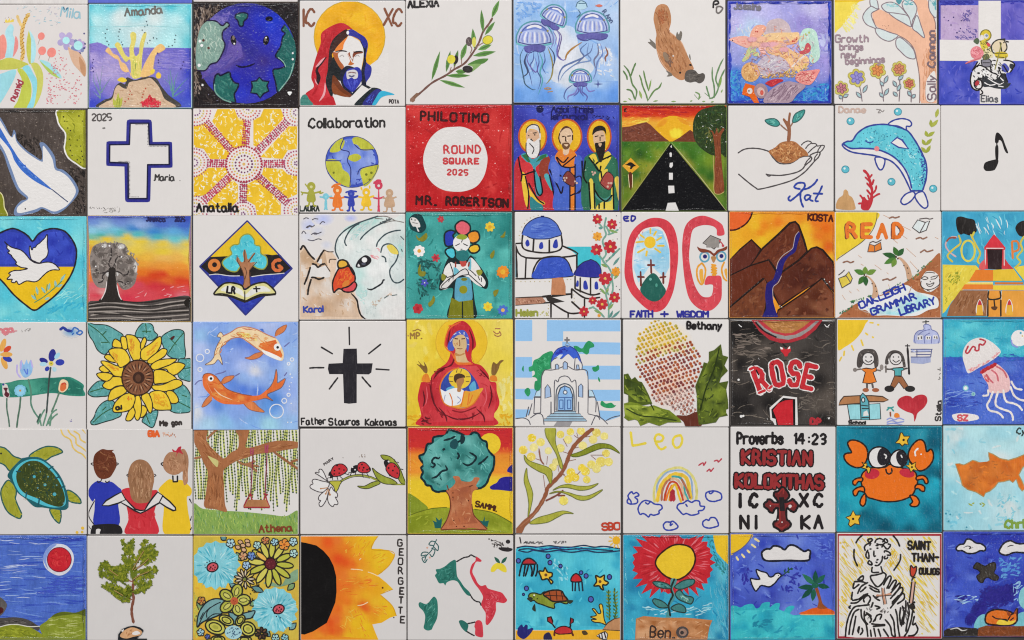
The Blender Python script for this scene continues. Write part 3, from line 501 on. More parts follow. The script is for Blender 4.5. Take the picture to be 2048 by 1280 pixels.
T(1453, 0, 1.2, .6, 122.4, 120.8, 'blue bordered tile of a pastel coral reef painted in thick relief', 'a3a2d4', .3, M_THICK, '3a48b4')
P('water'); GF('10 10 a8a4d8; 40 10 b4b0dc; 70 10 9c9ad6; 100 10 b8b4dc; 118 12 b0a4d4; 10 30 b8b0dc; 30 34 b4c8e4; 20 44 a4c0e2; 60 16 a8a4d8; 90 26 9488cc; 116 30 9c94d2; 112 50 b4b8dc; 116 70 9c90d0; 10 56 9c9cd4; 12 70 9094d0; 10 84 4a74c8; 8 100 3a90c4; 16 112 2c58bc; 34 118 2c50b8; 16 92 5c88cc; 100 108 2c86c0; 84 114 2c5cbc; 112 112 3a70c8; 120 100 3060c0; 112 90 8a88cc; 120 116 2c48b4; 100 100 5a7cc8; 70 60 b0a8d4; 118 82 9890d0', None, 0, .25); H('a8a6d6 b4aad4 9a9cd4', '', 40, 10, 1.6, 20, 60); H('bcc6e0 a9c4e0 c6cfe4', '10 30 40 26 40 50 14 46', 40, 8, 2, 80, 30); H('3a6cc8 2c5cc0 4a8cd0 3f9ac8', '3 84 16 80 20 110 40 119 3 119', 110, 9, 2.5, 30, 60, wet=False); H('3a78c8 3a9ac4 2c50b8 4f8ed0', '76 118 90 104 110 98 121 96 121 119', 120, 9, 2.5, 30, 60, wet=False); H('9a90d0 8a88cc', '78 24 118 20 120 70 108 80', 60, 10, 2.5, 30, 60, wet=False)
P('painted_border'); FR('2c3cb0 3446b8 24309c', 3.4, 130, 16)
P('mound_coral'); F('c3b0b4', '45 38 48 26 56 22 64 22 72 28 75 36 76 40 60 40 48 42', 1, .25); F('e9a48e', '29 36 34 30 42 29 46 32 44 38 40 42 36 48 28 50 27 44'); D('b8504a', 1, '34 37 36 37')
P('pink_fish_coral'); F('eea99c', '3 46 10 43 22 42 28 45 34 50 27 56 18 54 8 49'); D('3a2c3c', .8, '7 47'); H('d88a80', '6 45 24 44 30 50 20 53', 15, 3, .7, 20, 30)
P('peach_coral'); F('f2bd8c', '40 46 46 40 60 38 74 38 84 38 84 46 80 50 70 50 56 49 42 51'); F('e8a27a', '48 48 58 47 70 49 80 46 82 50 74 52 60 53'); F('f0b888', '46 56 56 53 70 55 78 60 84 62 94 66 96 74 90 80 78 82 70 74 60 66 48 62'); H('dba070 f6cc9c c98a5c', '50 58 70 56 92 68 90 78 76 78 62 66', 50, 8, 1.2, 30, 25); H('b85a50', '46 49 60 48 58 53 50 53', 12, 4, 1, 10, 30); D('b8483e', 1.1, '77 48 79 49 81 46 82 44'); L('e6c8c0', 1.6, '76 78 84 70 92 64')
P('pink_coral'); F('eab0ac', '36 50 48 50 46 56 45 64 40 62 37 56')
P('mint_coral'); F('b7d6c8', '86 40 90 34 98 33 104 37 106 44 108 56 108 68 100 74 96 68 98 60 92 64 86 58 84 48', 1, .25); H('c8e0d4 a4c8bc', '88 40 98 35 104 44 106 66 98 70 90 58', 40, 7, 1.6, 70, 30); D('a8b870', 1.4, '92 40 96 38')
P('red_crab'); F('c0545c', '92 52 95 50 98 54 97 60 92 63 86 63 85 60 90 58')
P('green_coral'); F('b9c08a', '24 58 28 54 33 55 34 60 28 62 26 68 20 72 18 70 22 64'); O('bcc48e', 34, 63, 4, 2.5)
P('brain_coral'); O('cfa06a', 28, 84, 11, 11.5, 0, .3); H('b88048 e0b880 a87040', [tuple(a) for a in ell(28, 84, 9, 10)], 45, 6, 1.3, 40, 60)
P('grey_coral'); F('bdb0bc', '36 74 44 66 54 64 66 68 73 76 74 82 62 84 50 88 42 88 38 82', 1, .25); H('a89cae cec4cc', '38 74 54 66 70 74 70 80 46 86', 50, 8, .9, -20, 25); D('2a2430', .7, '59 72')
P('yellow_fringe'); H('d8a860 c8964c e8c080 b08038', '40 90 50 86 70 82 82 80 82 90 60 91 42 92', 70, 6, 1.6, -40, 25); H('c8a44a e6c478', '64 84 92 74 96 80 80 88', 30, 6, 1.6, -50, 20)
P('pink_tube_coral'); F('dc8a84', '80 92 84 84 96 82 108 81 106 87 102 94 96 99 86 97', 1, .3); H('e8a89c c05a5a eab4a4 b04a50', '80 91 86 84 106 82 100 96 88 97', 80, 6, 1.4, 15, 40)
P('red_coral'); F('b8343c', '45 97 52 93 62 92 66 94 60 97 53 101 48 99'); H('d45a58 9a2430', '46 97 56 93 64 94 52 100', 14, 4, 1.2, -15, 30)
P('orange_coral'); F('d5601f', '19 104 22 97 33 100 34 110 38 120 32 120 27 113 18 110', 0); O('e0c8b8', 27, 106, 3.2, 3.6); D('5a4a5a', 1.2, '26 106')
P('grey_ring_coral'); O('9a8088', 40, 106, 8, 9, -20, .3); O('c8a8a4', 40, 107, 4.4, 5.4, -20); O('c8584c', 41, 108, 2, 3)
P('fan_coral'); F('a28a98', '44 120 48 108 58 100 70 95 80 96 92 100 82 110 72 120', 1, .2); H('8a7080 b8a2ac 7c6474', '46 119 52 106 66 98 88 100 76 112 70 120', 60, 14, 1, -50, 8)
SW('e8b090', '40 46 10 5 -10;60 52 14 5 0;34 52 8 5 0;52 58 8 5 20'); SW('d8a0a8', '50 52 14 4 -5;30 46 8 4 0;66 58 8 4 0'); H('a8685c 9a7488 b87c64', '30 50 60 46 90 52 98 70 84 84 60 92 40 92 24 80', 46, 6, 1.1, 15, 40); H('e4a888 d89080 f0c8a0 c8a0a8 b89cb0', '20 44 50 28 80 38 104 40 104 70 96 82 60 88 30 92 20 76', 130, 6, 1.4, 20, 60)
P('lettering'); Wt('Jasmine', 9, 10.5, 6.5, '77737e', 1.6, 2, .95, .4)

T(1667, 0, .5, -1, 120.8, 121.2, 'white tile of a leafy tree, yellow sun and five outlined flowers', 'ddd2cc')
P('sun'); F('edcb4e', '0 -1 30 -1 26 6 24 12 18 20 12 28 6 34 0 36', 1, .2); F('d8b41e', '0 -1 38 -1 30 2 0 2.5', 0); H('f0d880 ecd98c', '22 4 34 6 30 18 24 34 8 40 10 32', 40, 12, 2.6, 40, 14)
P('tree'); F('dfae92', '94 -1 108 -1 112 10 118 26 119 40 120 121 102 121 100 90 97 70 94 56 84 46 72 40 58 35 50 30 46 22 46 14 54 11 64 16 76 22 90 32 106 44 102 28 98 14', 1, .15); H('cb9474 c48a66', '104 60 119 50 119 118 104 118', 80, 12, 1.5, 88, 6); H('b07c5a b98562', '110 90 120 30 120 118', 30, 14, 1.6, 88, 6); L('8a706c', .9, '100 120 100 92 97 71 93 56 84 46 72 40 58 35 50 32 46 22;112 10 118 24 119 34'); D('8a6a60', .5, '57 30 59 30 61 31 64 30 95 48 62 33')
P('leaf'); 
for s in ('45 7 38 12 34 20 38 28 46 32 50 33 46 24 44 16 50 12 53 10', '49 33 56 34 66 38 75 41 70 46 64 48 56 45 50 39', '73 46 78 44 86 50 93 58 95 68 86 67 78 60 73 54', '56 7 62 3 70 3 78 8 84 15 86 18 76 16 62 14', '65 15 76 16 87 19 91 31 80 26 70 20', '92 32 97 18 102 30 106 44 98 38', '80 4 84 0 92 1 97 8 96 16 92 24 91 31 88 20 82 11', '43 6 43 -1 50 -1 52 10 46 8', '112 -1 120 -1 120 20 114 16 111 8'):
    FO('bdd6d6', '807078', .9, s, 1, .12)
H('4f9ea6 7ab4ba', '81 -1 93 0 94 6 82 6', 20, 5, 1.6, 10, 20); H('4f9ea6 6aacb2', '112 -1 120 -1 120 14 116 8', 20, 7, 1.6, 70, 20); H('8cc0c4 9ccacc', '58 6 70 3.5 78 8 66 8', 20, 6, 1.4, 10, 20); F('4a8a94', '73 -1 80 -1 77 5 74 3')
def sally(x, y, r, pc, oc, n, sx, sy, leaves):
    P('flower'); L('7a6a70', .9, f'{x} {y} {(x + sx) / 2 + 1} {(y + sy) / 2} {sx} {sy}'); FLW('c7bd62 beb456', x, y, n, r, r * .75, 20, 'a89c48', .7); FLW(pc, x, y, n, r * .72, r * .42, 20, oc, .7); O(pc.split()[0], x, y, r * .2, oc=oc, ow=.6)
    LEAF('9ab8bc', leaves, 4, None, .5, '6f6670', .8)
sally(9, 103, 8.6, 'c07a84', '7c4a56', 6, 10, 118, '10 115 6 111;11 113 17 110'); sally(27, 90.5, 10.6, '8a83c0', '6a62a0', 6, 33, 118, '32 114 26 107;34 108 39 99'); sally(51, 82, 9.6, 'd48a4e', 'a8643c', 6, 58, 118, '58 113 53 108;58 100 54 95;59 111 64 103;59 97 63 88'); sally(76, 80.5, 8.8, 'c88260', '9a5a4c', 7, 76, 118, '74 112 69 107;73 101 69 94;74 106 78 98;75 93 81 88'); sally(88, 97.5, 7, 'c4745c', '9a4a44', 6, 90, 119, '90 112 86 106;91 114 95 110')
P('lettering'); Wt('Growth', 2, 49, 8, '96808a', 1.2, 0, 1.05); Wt('brings', 7, 58, 7, '96808a', 1.2, 0, 1.05); Wt('new', 9, 67.5, 7.5, '96808a', 1.2, -1, 1.05); Wt('beginnings', 14, 75, 7, '96808a', 1.2, -3, 1.05)
P('lettering', None, 'name running up the trunk'); F('ddd2cc', '108 117 107 100 110 90 118 84 118 116', 1, .03); Wt('Sally', 118.5, 116, 9.5, '77656e', 1.3, -90, 1.05); Wt('Cannon', 118, 78, 8.5, '77656e', 1.3, -90, 1.1)

T(1828, 0, 29, 0, 152, 121.6, 'blue tile with a white cross and a knight riding a rearing horse', '4a50b4', .3, M_PAINT, '3c40a0')
P('blue_quarter'); H('4650b8 3a44b0 5a5cbc 3440a8 6468c0', '30 71 77 70 77 120 30 120', 140, 8, 2.4, 50, 60)
P('blue_quarter'); H('5a54b4 645cb8 4e4cae 7068be', '101 3 150 3 150 47 101 47', 120, 10, 2.2, 70, 30); H('2c2c98 3434a0', '101 0 150 0 150 5 101 4', 30, 8, 2, 0, 15)
P('blue_quarter'); H('3f48b2 3440ac 5860bc 2f3aa6', '101 71 150 71 150 120 101 120', 130, 8, 2.4, 50, 60)
P('mauve_quarter'); F('b29cc0', '31 6 75 6 75 47 31 46', 0, .25); H('2b2d94 343698 3a3c9e', '30 0 75 0 75 5 30 6', 50, 8, 2, 0, 15); H('a890bc bca8c8', '32 8 74 8 74 45 32 45', 50, 9, 2, 40, 40); H('6a5a9a 5c5494', '56 14 68 10 66 26 56 24', 30, 4, .9, 60, 50); H('7064a0 5a5292', '48 42 56 30 74 30 74 46 50 46', 30, 4, .9, 40, 50); D('3c2f6a', .9, '55 24 50 38 54 33 35 20 40 24 43 29 46 20'); L('3436a0', 1.2, '30 6 30 46')
P('white_cross'); F('ded4ce', '75 0 101 0 101 46.5 152 46.5 152 71 101 71 101 121.6 76.5 121.6 76.5 71 29 70.5 29 46 75 47', 0, .04)
P('horse'); F('dcd4d0', '67 88 70 78 74 72 80 69 90 66 98 66 104 69 112 71 117 75 116 80 111 84 107 86 109 96 112 98 107 103 96 103 84 101 79 104 72 104.6 67 100 65.6 94', 1, .05)
F('33363a', '79 90 84 88 88 91 93 93 98 90 102 86 107 86 108 96 112.6 97 107 103 96 103 88 101 81 101 79 96;112 74 117 76 114 80.6 111 78'); F('4a50a4', '102 76 106 73.6 111 80 107.6 84.4 102.6 82'); L('e4dcd8', 1, '82 96 88 99 95 98;92 95 99 98 104 96;86 91 92 95;100 90 104 94;98 100 104 101')
H('1f1d20 2a2a2c', '68 86 74 74 90 68 104 70 108 84 106 98 96 102 80 100 70 102', 75, 5, 1, 35, 50); H('e8e2de', '70 80 80 72 96 70 100 84 84 90 74 90', 22, 5, 1, 40, 40)
L(K, 1.3, '67 84 65.6 94 68 102 74 105 79 101 78 93 74 91;70 80 75 76 82 78 90 84 96 86;74 72 68 82;98 78 102 88;104 70 112 71 117 75.6 112 84;109 84 104 76;78 104.6 80 108 77 110;106 87 109 96;88 74 90 84'); O('a8343c', 73, 96.5, 2.8, 3.2); RING(K, 1.2, 75, 98, 5, 5.4); F('7d7a84', '78 70 88 69 89 77 80 77', 1, .3); L('2c2a2c', .9, '78 70 88 69 89 77 80 77 78 70;80 73 88 73')
P('rider'); O('d0b93a', 83.4, 41, 6.2, 6.4, 0, .3, '7c7030', 1); O('d8d0c8', 83.8, 42, 3); O('7a88a8', 84.4, 41.4, 1.5); F('e0d2c8', '77 42 80 41 82 48 79 50'); F('cfbc46', '76.6 49 83 46 86.6 52 85 58 80 59'); F('d6cba0', '82 57 90 56.6 92 66 85 67 81 62'); F('4f6048', '69 48 73 44 76 47 74 51.6'); F('5a6048', '79 66 85 62 88 67 83 70'); F('c44a54', '85 49 89 52 87 54.6 84.4 52'); H('3c3a34 6a6a3a 8a8240', '76 48 84 46 92 58 88 69 78 69 80 58', 40, 3, .8, 60, 60)
F('d6c6a8', '91 54 95 48 101 46 106 49 108 56 105 62 96 62', 1, .05); L('33322f', 1.2, '89 55 93 49 99 46 106 47;90 54 91 60 96 62.6 104 61 108 56 106.6 49;107 48 110 49;100 49 102 60;99 46 106 45.4;104 50 106 48'); F('ccb63a', '93.6 62 100 60 108 61.6 109 66 104 68 96 67', 1, .3); L('4a4628', .8, '94 62 108 62;95 66 105 67;107 65 106.6 69'); L('8a8448', 1, '94 81 98 66 101.6 50')
P('cape'); F('d47e86', '65.6 60 68 55.6 73 53.6 78 56 81 61 79 66 73 69 67 66', 1, .3); F('d88a90', '59.6 73.6 66 70 76 67 78 68.4 70 71'); H('b85a66 e09aa0 c86a74', '66 60 72 55 78 58 79 65 68 66', 34, 4, 1, 40, 60); L('c0626c', .9, '60 74 70 70 78 67')
P('lettering'); Wt('Elias', 78, 118, 7, '5a5a5e', 1.1, 2, .95)
# ================= row of the whale, the crosses and the dolphin
T(0, 208, -22, 6.2, 100.5, 131, 'dark speckled tile of a white and blue whale below lime seaweed', '4c433f', .5, M_THICK, '6a5f58')
P('speckles'); H('6e6259 7c7068 5a5049', '', 260, 2.6, .8, 40, 60); H('2e2826 231e1c', '14 30 46 40 50 62 36 62 20 50', 60, 6, 2, 60, 40, wet=False); H('2c2624 1e1a1a', '68 70 99 76 99 128 80 128 92 100', 60, 8, 2, 60, 40, wet=False); H('201a1a', '-20 6.5 70 6.5 70 9 -20 9', 24, 12, 1.4, 0, 4)
P('whale'); F('6f83a8', '-8 6 0 15 6 25 13 38 16 30 18.5 34 20 42 30 53 40 60 48 65 49 56 46 46 51 45 58 52 64 62 66 74 74 77 84 86 91 98 90 106 82 116 72 125 62 128 50 122 44 125 34 128 18 130 17 122 24 113 31 110 20 100 10 76 4 58 -6 40', 1); F('ded7d4', '-8 10 0 19 8 32 14 39 17 35 20 45 32 57 48 67 50 63 50 49 55 54 61 64 64 76 71 79 80 86 88 99 86 108 78 118 70 123 62 125 49 120 40 123 22 127 20 121 26 115 33 109 22 97 13 74 5 54 -8 32', 1, .05); F('3a68bc', '-8 14 0 27 8 41 16 54 24 66 36 78 50 90 61 100 50 95 38 88 26 78 17 66 11 52 -8 28', 1, .35); L('45506e', 1, '60 99 70 107 79 114'); D('3c3836', 1, '29.5 122'); H('6a90d8 2f58b0', '16 58 26 68 42 84 50 92 36 84 22 70', 20, 7, 1, 45, 10)
P('seaweed'); FO('8d8f22', 'e0dad2', 1.7, '69 6 67 18 70 26 76 34 76 44 75 52 79 62 88 69 100 75 110 60 110 6', 1, .4); H('a0a22e 7c801c b0b03a', '72 8 98 8 98 72 84 64 78 54 78 34 70 22', 60, 9, 1.8, 60, 30); D('3c3c1c', .9, '74 15 75 20 79 28 82 31 81 41 90 42 94 49 82 48 82 54 84 60 95 55 96 61 90 65 94 68 97 65 96 20 92 14')
P('seaweed'); FO('7c7f20', 'd0ca98', 1, '-14 98 0 103 4 110 5 120 8 131 -14 131', 1, .3)

T(171, 208, 2, 5.8, 123.5, 130, 'white tile of an empty cross outlined in dark blue with the year 2025')
P('cross'); L('2c2c84', 4.2, '50 20.2 75 20 76 46 99 46 99.5 72 74 72.5 73.5 112 48 112 47.5 71 26 70 26 45.5 49.5 45', 0, 0, .2, True); L('191a3c', 1.5, '52 22.4 73.5 22.3 74.3 47.3 97.3 47.3 97.6 70.3 72.3 70.6 71.6 110 49.8 110 49.6 68.6 28 68 28 47.4 51 47', 0, 0, .2, True)
Q('stitched_edge'); D('3c3a40', .5, ' '.join(f'51.5 {68 + i * 1.5:.1f}' for i in range(27)) + ' ' + ' '.join(f'72.5 {26 + i * 1.6:.1f}' for i in range(14)) + ' ' + ' '.join(f'{74 + i * 1.6:.1f} 49.2' for i in range(14)) + ' ' + ' '.join(f'{38 + i * 1.4:.1f} 66.6' for i in range(10)) + ' ' + ' '.join(f'{58 + i * 1.4:.1f} 24' for i in range(10)) + ' ' + ' '.join(f'{53 + i * 1.4:.1f} 108' for i in range(7)))
P('lettering'); Wt('2025', 7.5, 19.5, 7.5, '55504f', 1.2, -2, 1.15); Wt('Maria', 81, 89, 7, '3a3838', 1.2, 1, .95, .2, .25, 1.2); L('3a3838', 1.2, '81 89 79.6 88.6'); D('6a6666', .7, '110 89'); D('7a7674', 1.2, '20.5 28.2 22 28')
P('smudged_writing'); H('8a8684 a09a98 6c6866', '4 119 22 120 22 122 4 122', 14, 2, .8, 10, 50); H('8a8684 a8a4a2', '20 122 40 119 40 127 18 127', 30, 3, .7, 30, 60)

T(383, 208, 1.6, 4.8, 124.2, 130, 'yellow and pink tile of a dotted sun with eight dotted arms', 'e2cfcb', .1)
P('yellow_ground')
for s in ('24 20 30 5 50 5 54 16 62 18 64 48 56 50 48 52', '72 18 80 15 84 5 104 5 108 16 76 50 72 48', '123 26 113 26 80 62 106 64 112 54 123 52', '106 76 84 74 82 82 112 110 123 105 123 84 112 82', '64 94 78 86 104 116 104 130 76 130 74 118 64 112', '46 86 54 94 54 112 44 122 22 122 18 116', '2 86 20 74 40 74 42 80 16 106 2 108', '2 26 16 22 44 56 42 64 22 64 14 52 2 50'):
    F('deb429', s, 0, .2); H('ead8a4 f0e4c4 e8d49c', s, 40, 5, .95, 40, 70, .2, .4)
def ring(c, x, y, r, n, d): D(c, d, ' '.join(f'{x + r * math.cos(6.283 * i / n):.1f} {y + r * math.sin(6.283 * i / n):.1f}' for i in range(n)))
for i, (x, y, n) in enumerate(((5, 8, 18), (66, 5, 15), (122, 10, 16), (122, 69, 15), (122, 124, 15), (60, 128, 15), (4, 122, 16), (3, 68, 17))):
    P('dotted_arm'); a = math.atan2(y - 70, x - 61); px, py = -math.sin(a), math.cos(a); R = math.hypot(x - 61, y - 70) - n + 2
    for g in (-3.6, -1.2, 1.2, 3.6): D('a83250 b03a5e 984058 b8435a'.split()[int(abs(g * i)) % 4], 1.05, ' '.join(f'{61 + math.cos(a) * t + px * g + rnd.uniform(-.4, .4):.1f} {70 + math.sin(a) * t + py * g + rnd.uniform(-.4, .4):.1f}' for t in [21 + 2.6 * q for q in range(int((R - 21) / 2.6) + 1)]))
    L('b03050', .8, ';'.join(f'{61 + math.cos(a) * t + px * 3.4:.1f} {70 + math.sin(a) * t + py * 3.4:.1f} {61 + math.cos(a) * (t + 1.5) - px * 3.4:.1f} {70 + math.sin(a) * (t + 1.5) - py * 3.4:.1f}' for t in [24 + 3.4 * q for q in range(int((R - 24) / 3.4))][::2]))
    for k, c in enumerate(('a04a70', 'c8604a', 'c9b45a', '7a4a78')): ring(c, x, y, n - 1 - k * 4, int((n - k * 4) * 1.9), .95)
P('dotted_sun'); O('e2cfcb', 61, 70, 21, 21, 0, .05); ring('a03044', 61, 70, 20.5, 40, 1.3); ring('c4623c', 61, 70, 16.6, 27, 1.1); ring('c9b456', 61, 70, 13.4, 23, 1.2); ring('6a3a5c', 61, 70, 9.8, 17, 1.2); ring('a84a50', 61, 70, 5.4, 9, 1.2); D('d0a860', 1.8, '61 70')
P('lettering'); Wt('Anatalia', 6, 125, 9, K, 2, 0, .98)

T(595, 208, 2, 3, 125.6, 126.6, 'white tile of a globe above a row of seven colourful figures')
P('globe'); O('3a4fb0', 63.3, 67.3, 30.8, 30, 0, .35); H('5a74c8 2c3c9c 7c90d4 8ea0d8', [tuple(a) for a in ell(63, 67, 28, 27)], 90, 7, 2, 60, 60)
Q('land'); F('b3b43c', '39 51 46 43 52 40 55 44 52 52 46 56 38 56;64 40 70 38.5 80 42 88 50 88 53 76 54 70 48 65 46;33 66 42 64 50 68 53 76 60 82 61.5 96 50 93 40 85 34 75;73 78 80 73 94 70.5 93 78 86 90 78 96 75 88;58 62 66 58 72 59 74 63 68 67 62 66', 1, .4); L('2b2e6e', .9, '54 40 50 52 60 56 58 66 62 76 61 96;66 47 74 53 88 53;33 66 50 66;94 70 74 75 70 82'); RING('3a3f70', .6, 63.3, 67.3, 30.8, 30); D('6a6e22', 1.6, '42 80 80 82 86 80 84 88')
P('lettering'); Wt('Collaboration', 13.5, 27.5, 10.5, '2a2726', 2, -.5, .97, .3)
P('lettering', None, 'name in small dark capitals'); Wt('LAURA', 3, 124.5, 5.5, '26302c', 1.6, 0, .9)
def figure(c, x, top, hr, wd, bw, b1, foot, arm, eye=WH):
    P('figure'); F(c, f'{x - bw * .5} {top + hr * 1.8} {x + bw * .5} {top + hr * 1.8} {x + bw} {b1} {x - bw} {b1}', 1, .25); O(c, x, top + hr, hr, hr * 1.05); L(c, wd, f'{x - bw * .4} {b1 - 1} {x - bw * .6} {foot} {x - bw * 1.2} {foot + .5};{x + bw * .4} {b1 - 1} {x + bw * .6} {foot} {x + bw * 1.2} {foot + .5};{x - arm} {b1 - 10} {x - bw * .4} {b1 - 9};{x + bw * .4} {b1 - 9} {x + arm} {b1 - 11}'); O(eye, x, top + hr * 1.1, hr * .34)
figure('9b9a3c', 16, 91, 5, 1.6, 5, 113, 118, 11, 'c8c490'); L('9b9a3c', 1.2, '4 102 6 104 5 106;27 101 26 104 30 103;9 93 11 96'); figure('77bccb', 33, 104, 3.6, 1.4, 1.6, 118, 122, 7, '8acad4'); figure('d8722c', 46.5, 95, 5.2, 2, 5.5, 119, 123, 9, 'f0c090'); L('d8722c', 2.4, '40 97 44 94 50 93'); figure('3340a2', 62.5, 100, 4, 2.4, 4, 118, 123.5, 8, '5060b0'); L('3340a2', 1.8, '56 103 62 101 69 102'); figure('dcb32e', 80, 98, 4.6, 2, 5.6, 118, 122.6, 9); L('dcb32e', 1.8, '75 100 74 97;84 98 84 95'); figure('c43f58', 94.5, 90, 4.6, 1.4, 1, 119, 124, 6); L('c43f58', 3, '89 92 94 89 97 90'); figure('b8977a', 107, 99, 4.4, 1.8, 6, 119, 125, 8, 'cbb096')

T(808, 208, 2, 1, 125.6, 125, 'red tile of a white disc lettered in red inside a scuffed red border', 'b62226', .35, M_THICK, 'd08080')
P('red_paint'); H('c02a2c b01c22 a4181e c83a38 b42024', '', 200, 14, 4, 40, 60); H('d05a56 cc4a48', '', 34, 3, 1, 30, 60); D('e2b4b0', .8, '113 102 17 69 106 69 110 31 116 31 88 31 77 107 86 106 22 45 100 50 12 15 30 24 5 6 6 20')
P('white_disc'); F('d8cfca', '59 26.5 70 27 82 33 92 45 97 60 96 74 92 86 84 96 72 101 60 102 46 100 34 93 26 82 22.5 70 23 58 28 44 36 34 46 28', 1, .04)
P('lettering', None, 'dark lettering along the upper border'); Wt('PHILOTIMO', 19.5, 18.5, 9.5, '3c1a1c', 2.2, 2, 1.08, .3, 0, 2.5); P('lettering', None, 'dark lettering along the lower border'); Wt('MR.', 14, 116.5, 9, '3a181a', 2.2, 2, 1.1, .3, 0, 2.8); Wt('ROBERTSON', 49, 117, 8.5, '3a181a', 2.4, 2, .95, .3, 0, 2.2)
P('lettering', None, 'red lettering in the white disc'); Wt('ROUND', 47, 57.5, 8.5, 'bf4044', 1.8, -1, 1, .3, 0, 2.4); Wt('SQUARE', 46, 69.5, 6, 'bf4044', 1.9, 0, 1.1, .3, 0, 2.8); Wt('2025', 50.5, 82, 6, 'bf4044', 1.6, 2, 1.2, .3, 0, 3)

T(1023, 208, 2.2, 1, 125.6, 124.4, 'blue tile of three haloed robed saints standing side by side', '33379c', .35, M_THICK, '5a5a9c')
P('blue_ground'); H('2e3192 3c46b0 2a2a84 4a58bc 35389a', '', 150, 10, 3, 60, 60)
P('lettering'); O('1c1c48', 33, 6, 4.4, 4.4); Wt('Agioi Treis', 46, 10, 7, '20205a', 1.6, 0, 1.1, .4); Wt('Ierarxai', 46, 18, 6.5, '20205a', 1.6, 0, 1.4, .4); H('22225c', '94 13 120 14 120 19 94 18', 12, 4, 1, 20, 40)
def saint(x, y, rx, ry):
    P('saint', None); O('d9aa28', x, y, rx, ry, 0, .2); RING('b5532a', 1.6, x, y, rx, ry)
saint(24.5, 38, 16, 19.5); F('b82f36', '16 58 8 62 3 76 3 124 50 124 50 108 44 80 44 62 34 60', 1, .25); F('3f8f9c', '11 60 18 57 24 64 33 60 40 58 42 62 32 70 28 76 34 90 36 104 30 107 27 96 25 76 20 70'); F('2f6a42', '12 60 17 58 22 67 20 68;34 60 41 58 40 62 28 68', 0); F('c8393e', '10 70 20 68 25 74 24 79 12 81'); F('8a3a2a', '33 68 44 62 44 80 34 88'); F('d8b53c', '11 82 16 82 20 102 19 120 15 112;17 90 22 100 30 110 38 114 38 117 28 114 20 104'); F('2f7a80', '22 108 30 114 36 118 36 124 23 124'); F('4aa0a8', '38 84 43 82 48 98 46 100'); L('1c161e', 1.4, '8 62 10 74 12 82 11 90;12 82 16 82 21 80 28 78;16 84 20 104 19 122;20 92 30 110 38 116;26 76 28 96 32 106 36 102 33 84;44 82 50 108'); F('c9a284', '17 34 22 30 32 32 32 44 26 48 18 44'); F('d8d0cc', '17 46 20 40 26 44 33 40 33 54 30 61 24 63 19 60 17 54', 1, .1); F('cfc8c4', '17 35 19 27 24 23.5 31 25 34 36 33 42 31 32 24 29 20 30'); L('3a3434', 1, '17 34 18 28 24 24 31 26 33 34;25 34 29 33.5;17 45 17 56 20 62;33 42 33 54 30 62;22 41 25 43;21 46 26 52 24 58'); D(K, .8, '27 36 20 37 23 41')
saint(64.5, 38, 17, 20); F('4560b8', '50 60 45 66 43 78 50 96 50 124 84 124 83 80 82 64 76 59', 1, .3); F('d47a2e', '58 52 62 60 68 52 76 60 73 68 74 124 69 124 69 80 68 74 58 72 51 64 52 58'); L('1c1626', 1.4, '52 62 58 72 68 74;53 62 60 68 66 62;60 72 75 60;68 74 68 124;74 70 74 124;68 74 74 73;68 84 74 83;68 107 74 104;44 76 54 96 58 104 60 96;51 80 58 84;82 66 82 96 76 104'); F('5a70c4', '46 70 52 68 56 78 54 92 48 86'); F('d2b496', '56 32 60 27.5 68 27 71 33 71 42 68 48 66 58 60 58 60 50 56 44'); F('5a3a2a', '56 34 59 28 64 25.5 70 29 71.5 35 68 29 62 28.5'); F('6a4a34', '59 46 62 45 66 45 68 48 66 52 62 53 59 50'); F('d2b496', '61 47 66 47 64 49.5'); L('3a281e', 1.1, '56 34 55 40 57 46;71 36 71 42;59 38 62 37.5;65 37.5 69 37;63 38 63 43 64 43'); F('7a3a34', '60 84 66 78 74 86 72 96 61 90'); L('2a2024', .8, '60 84 66 78 74 86 72 96 61 90 60 84'); D('c4a898', 1.3, '61 86 64 86 62 89 74 90 76 92'); L('26244c', 1.2, '74 86 80 84 82 92 80 102 75 104')
saint(102, 38, 13.5, 19.5); F('2f6850', '88 60 84 70 84 124 124 124 124 72 120 62 110 56 98 56', 1, .35); F('d6bc42', '90 62 97 58 102 68 108 58 113 55 116 62 108 76 106 84 103 78 98 70'); F('2a5a34', '94 62 97 66 96 70;112 60 114 62 111 64', 0); F('d6c04e', '90 91 95 90 98 124 92 124;103 80 112 76 106 92 102 88;117 92 119 122 115 124;120 87 125 86 125 112 122 100;100 118 110 112 116 114 116 124 100 124'); F('4a8a80', '95 92 100 104 108 110 116 106 116 112 108 114 98 108'); L('181c16', 1.5, '90 62 96 70 102 78 104 72;98 70 103 66 116 60;90 91 92 122;96 92 97 122;96 98 102 108 110 113 117 106;104 78 106 92;118 90 119 122;102 116 102 122;108 114 108 122;86 66 84 84 88 92'); F('cba98a', '95 36 98 32 106 31 109 37 109 46 106 52 100 52 96 46'); F('26221f', '94 36 96 28 103 25 109 28 110 36 107 31 99 32;97 46 101 45 106 44 109 44 108 58 104 68 100 60 98 54'); F('cba98a', '101 46 105 46 103 50'); F('9c4640', '103 92 111 79 119 86 114 100'); L('2a2024', .8, '103 92 111 79 119 86 114 100 103 92'); D('c4a090', 1.4, '113 92 116 92 112 96 95 82 97 80 94 79'); L('2c2420', 1, '97 38 101 37;104 37 107 37;103 38 103 43')

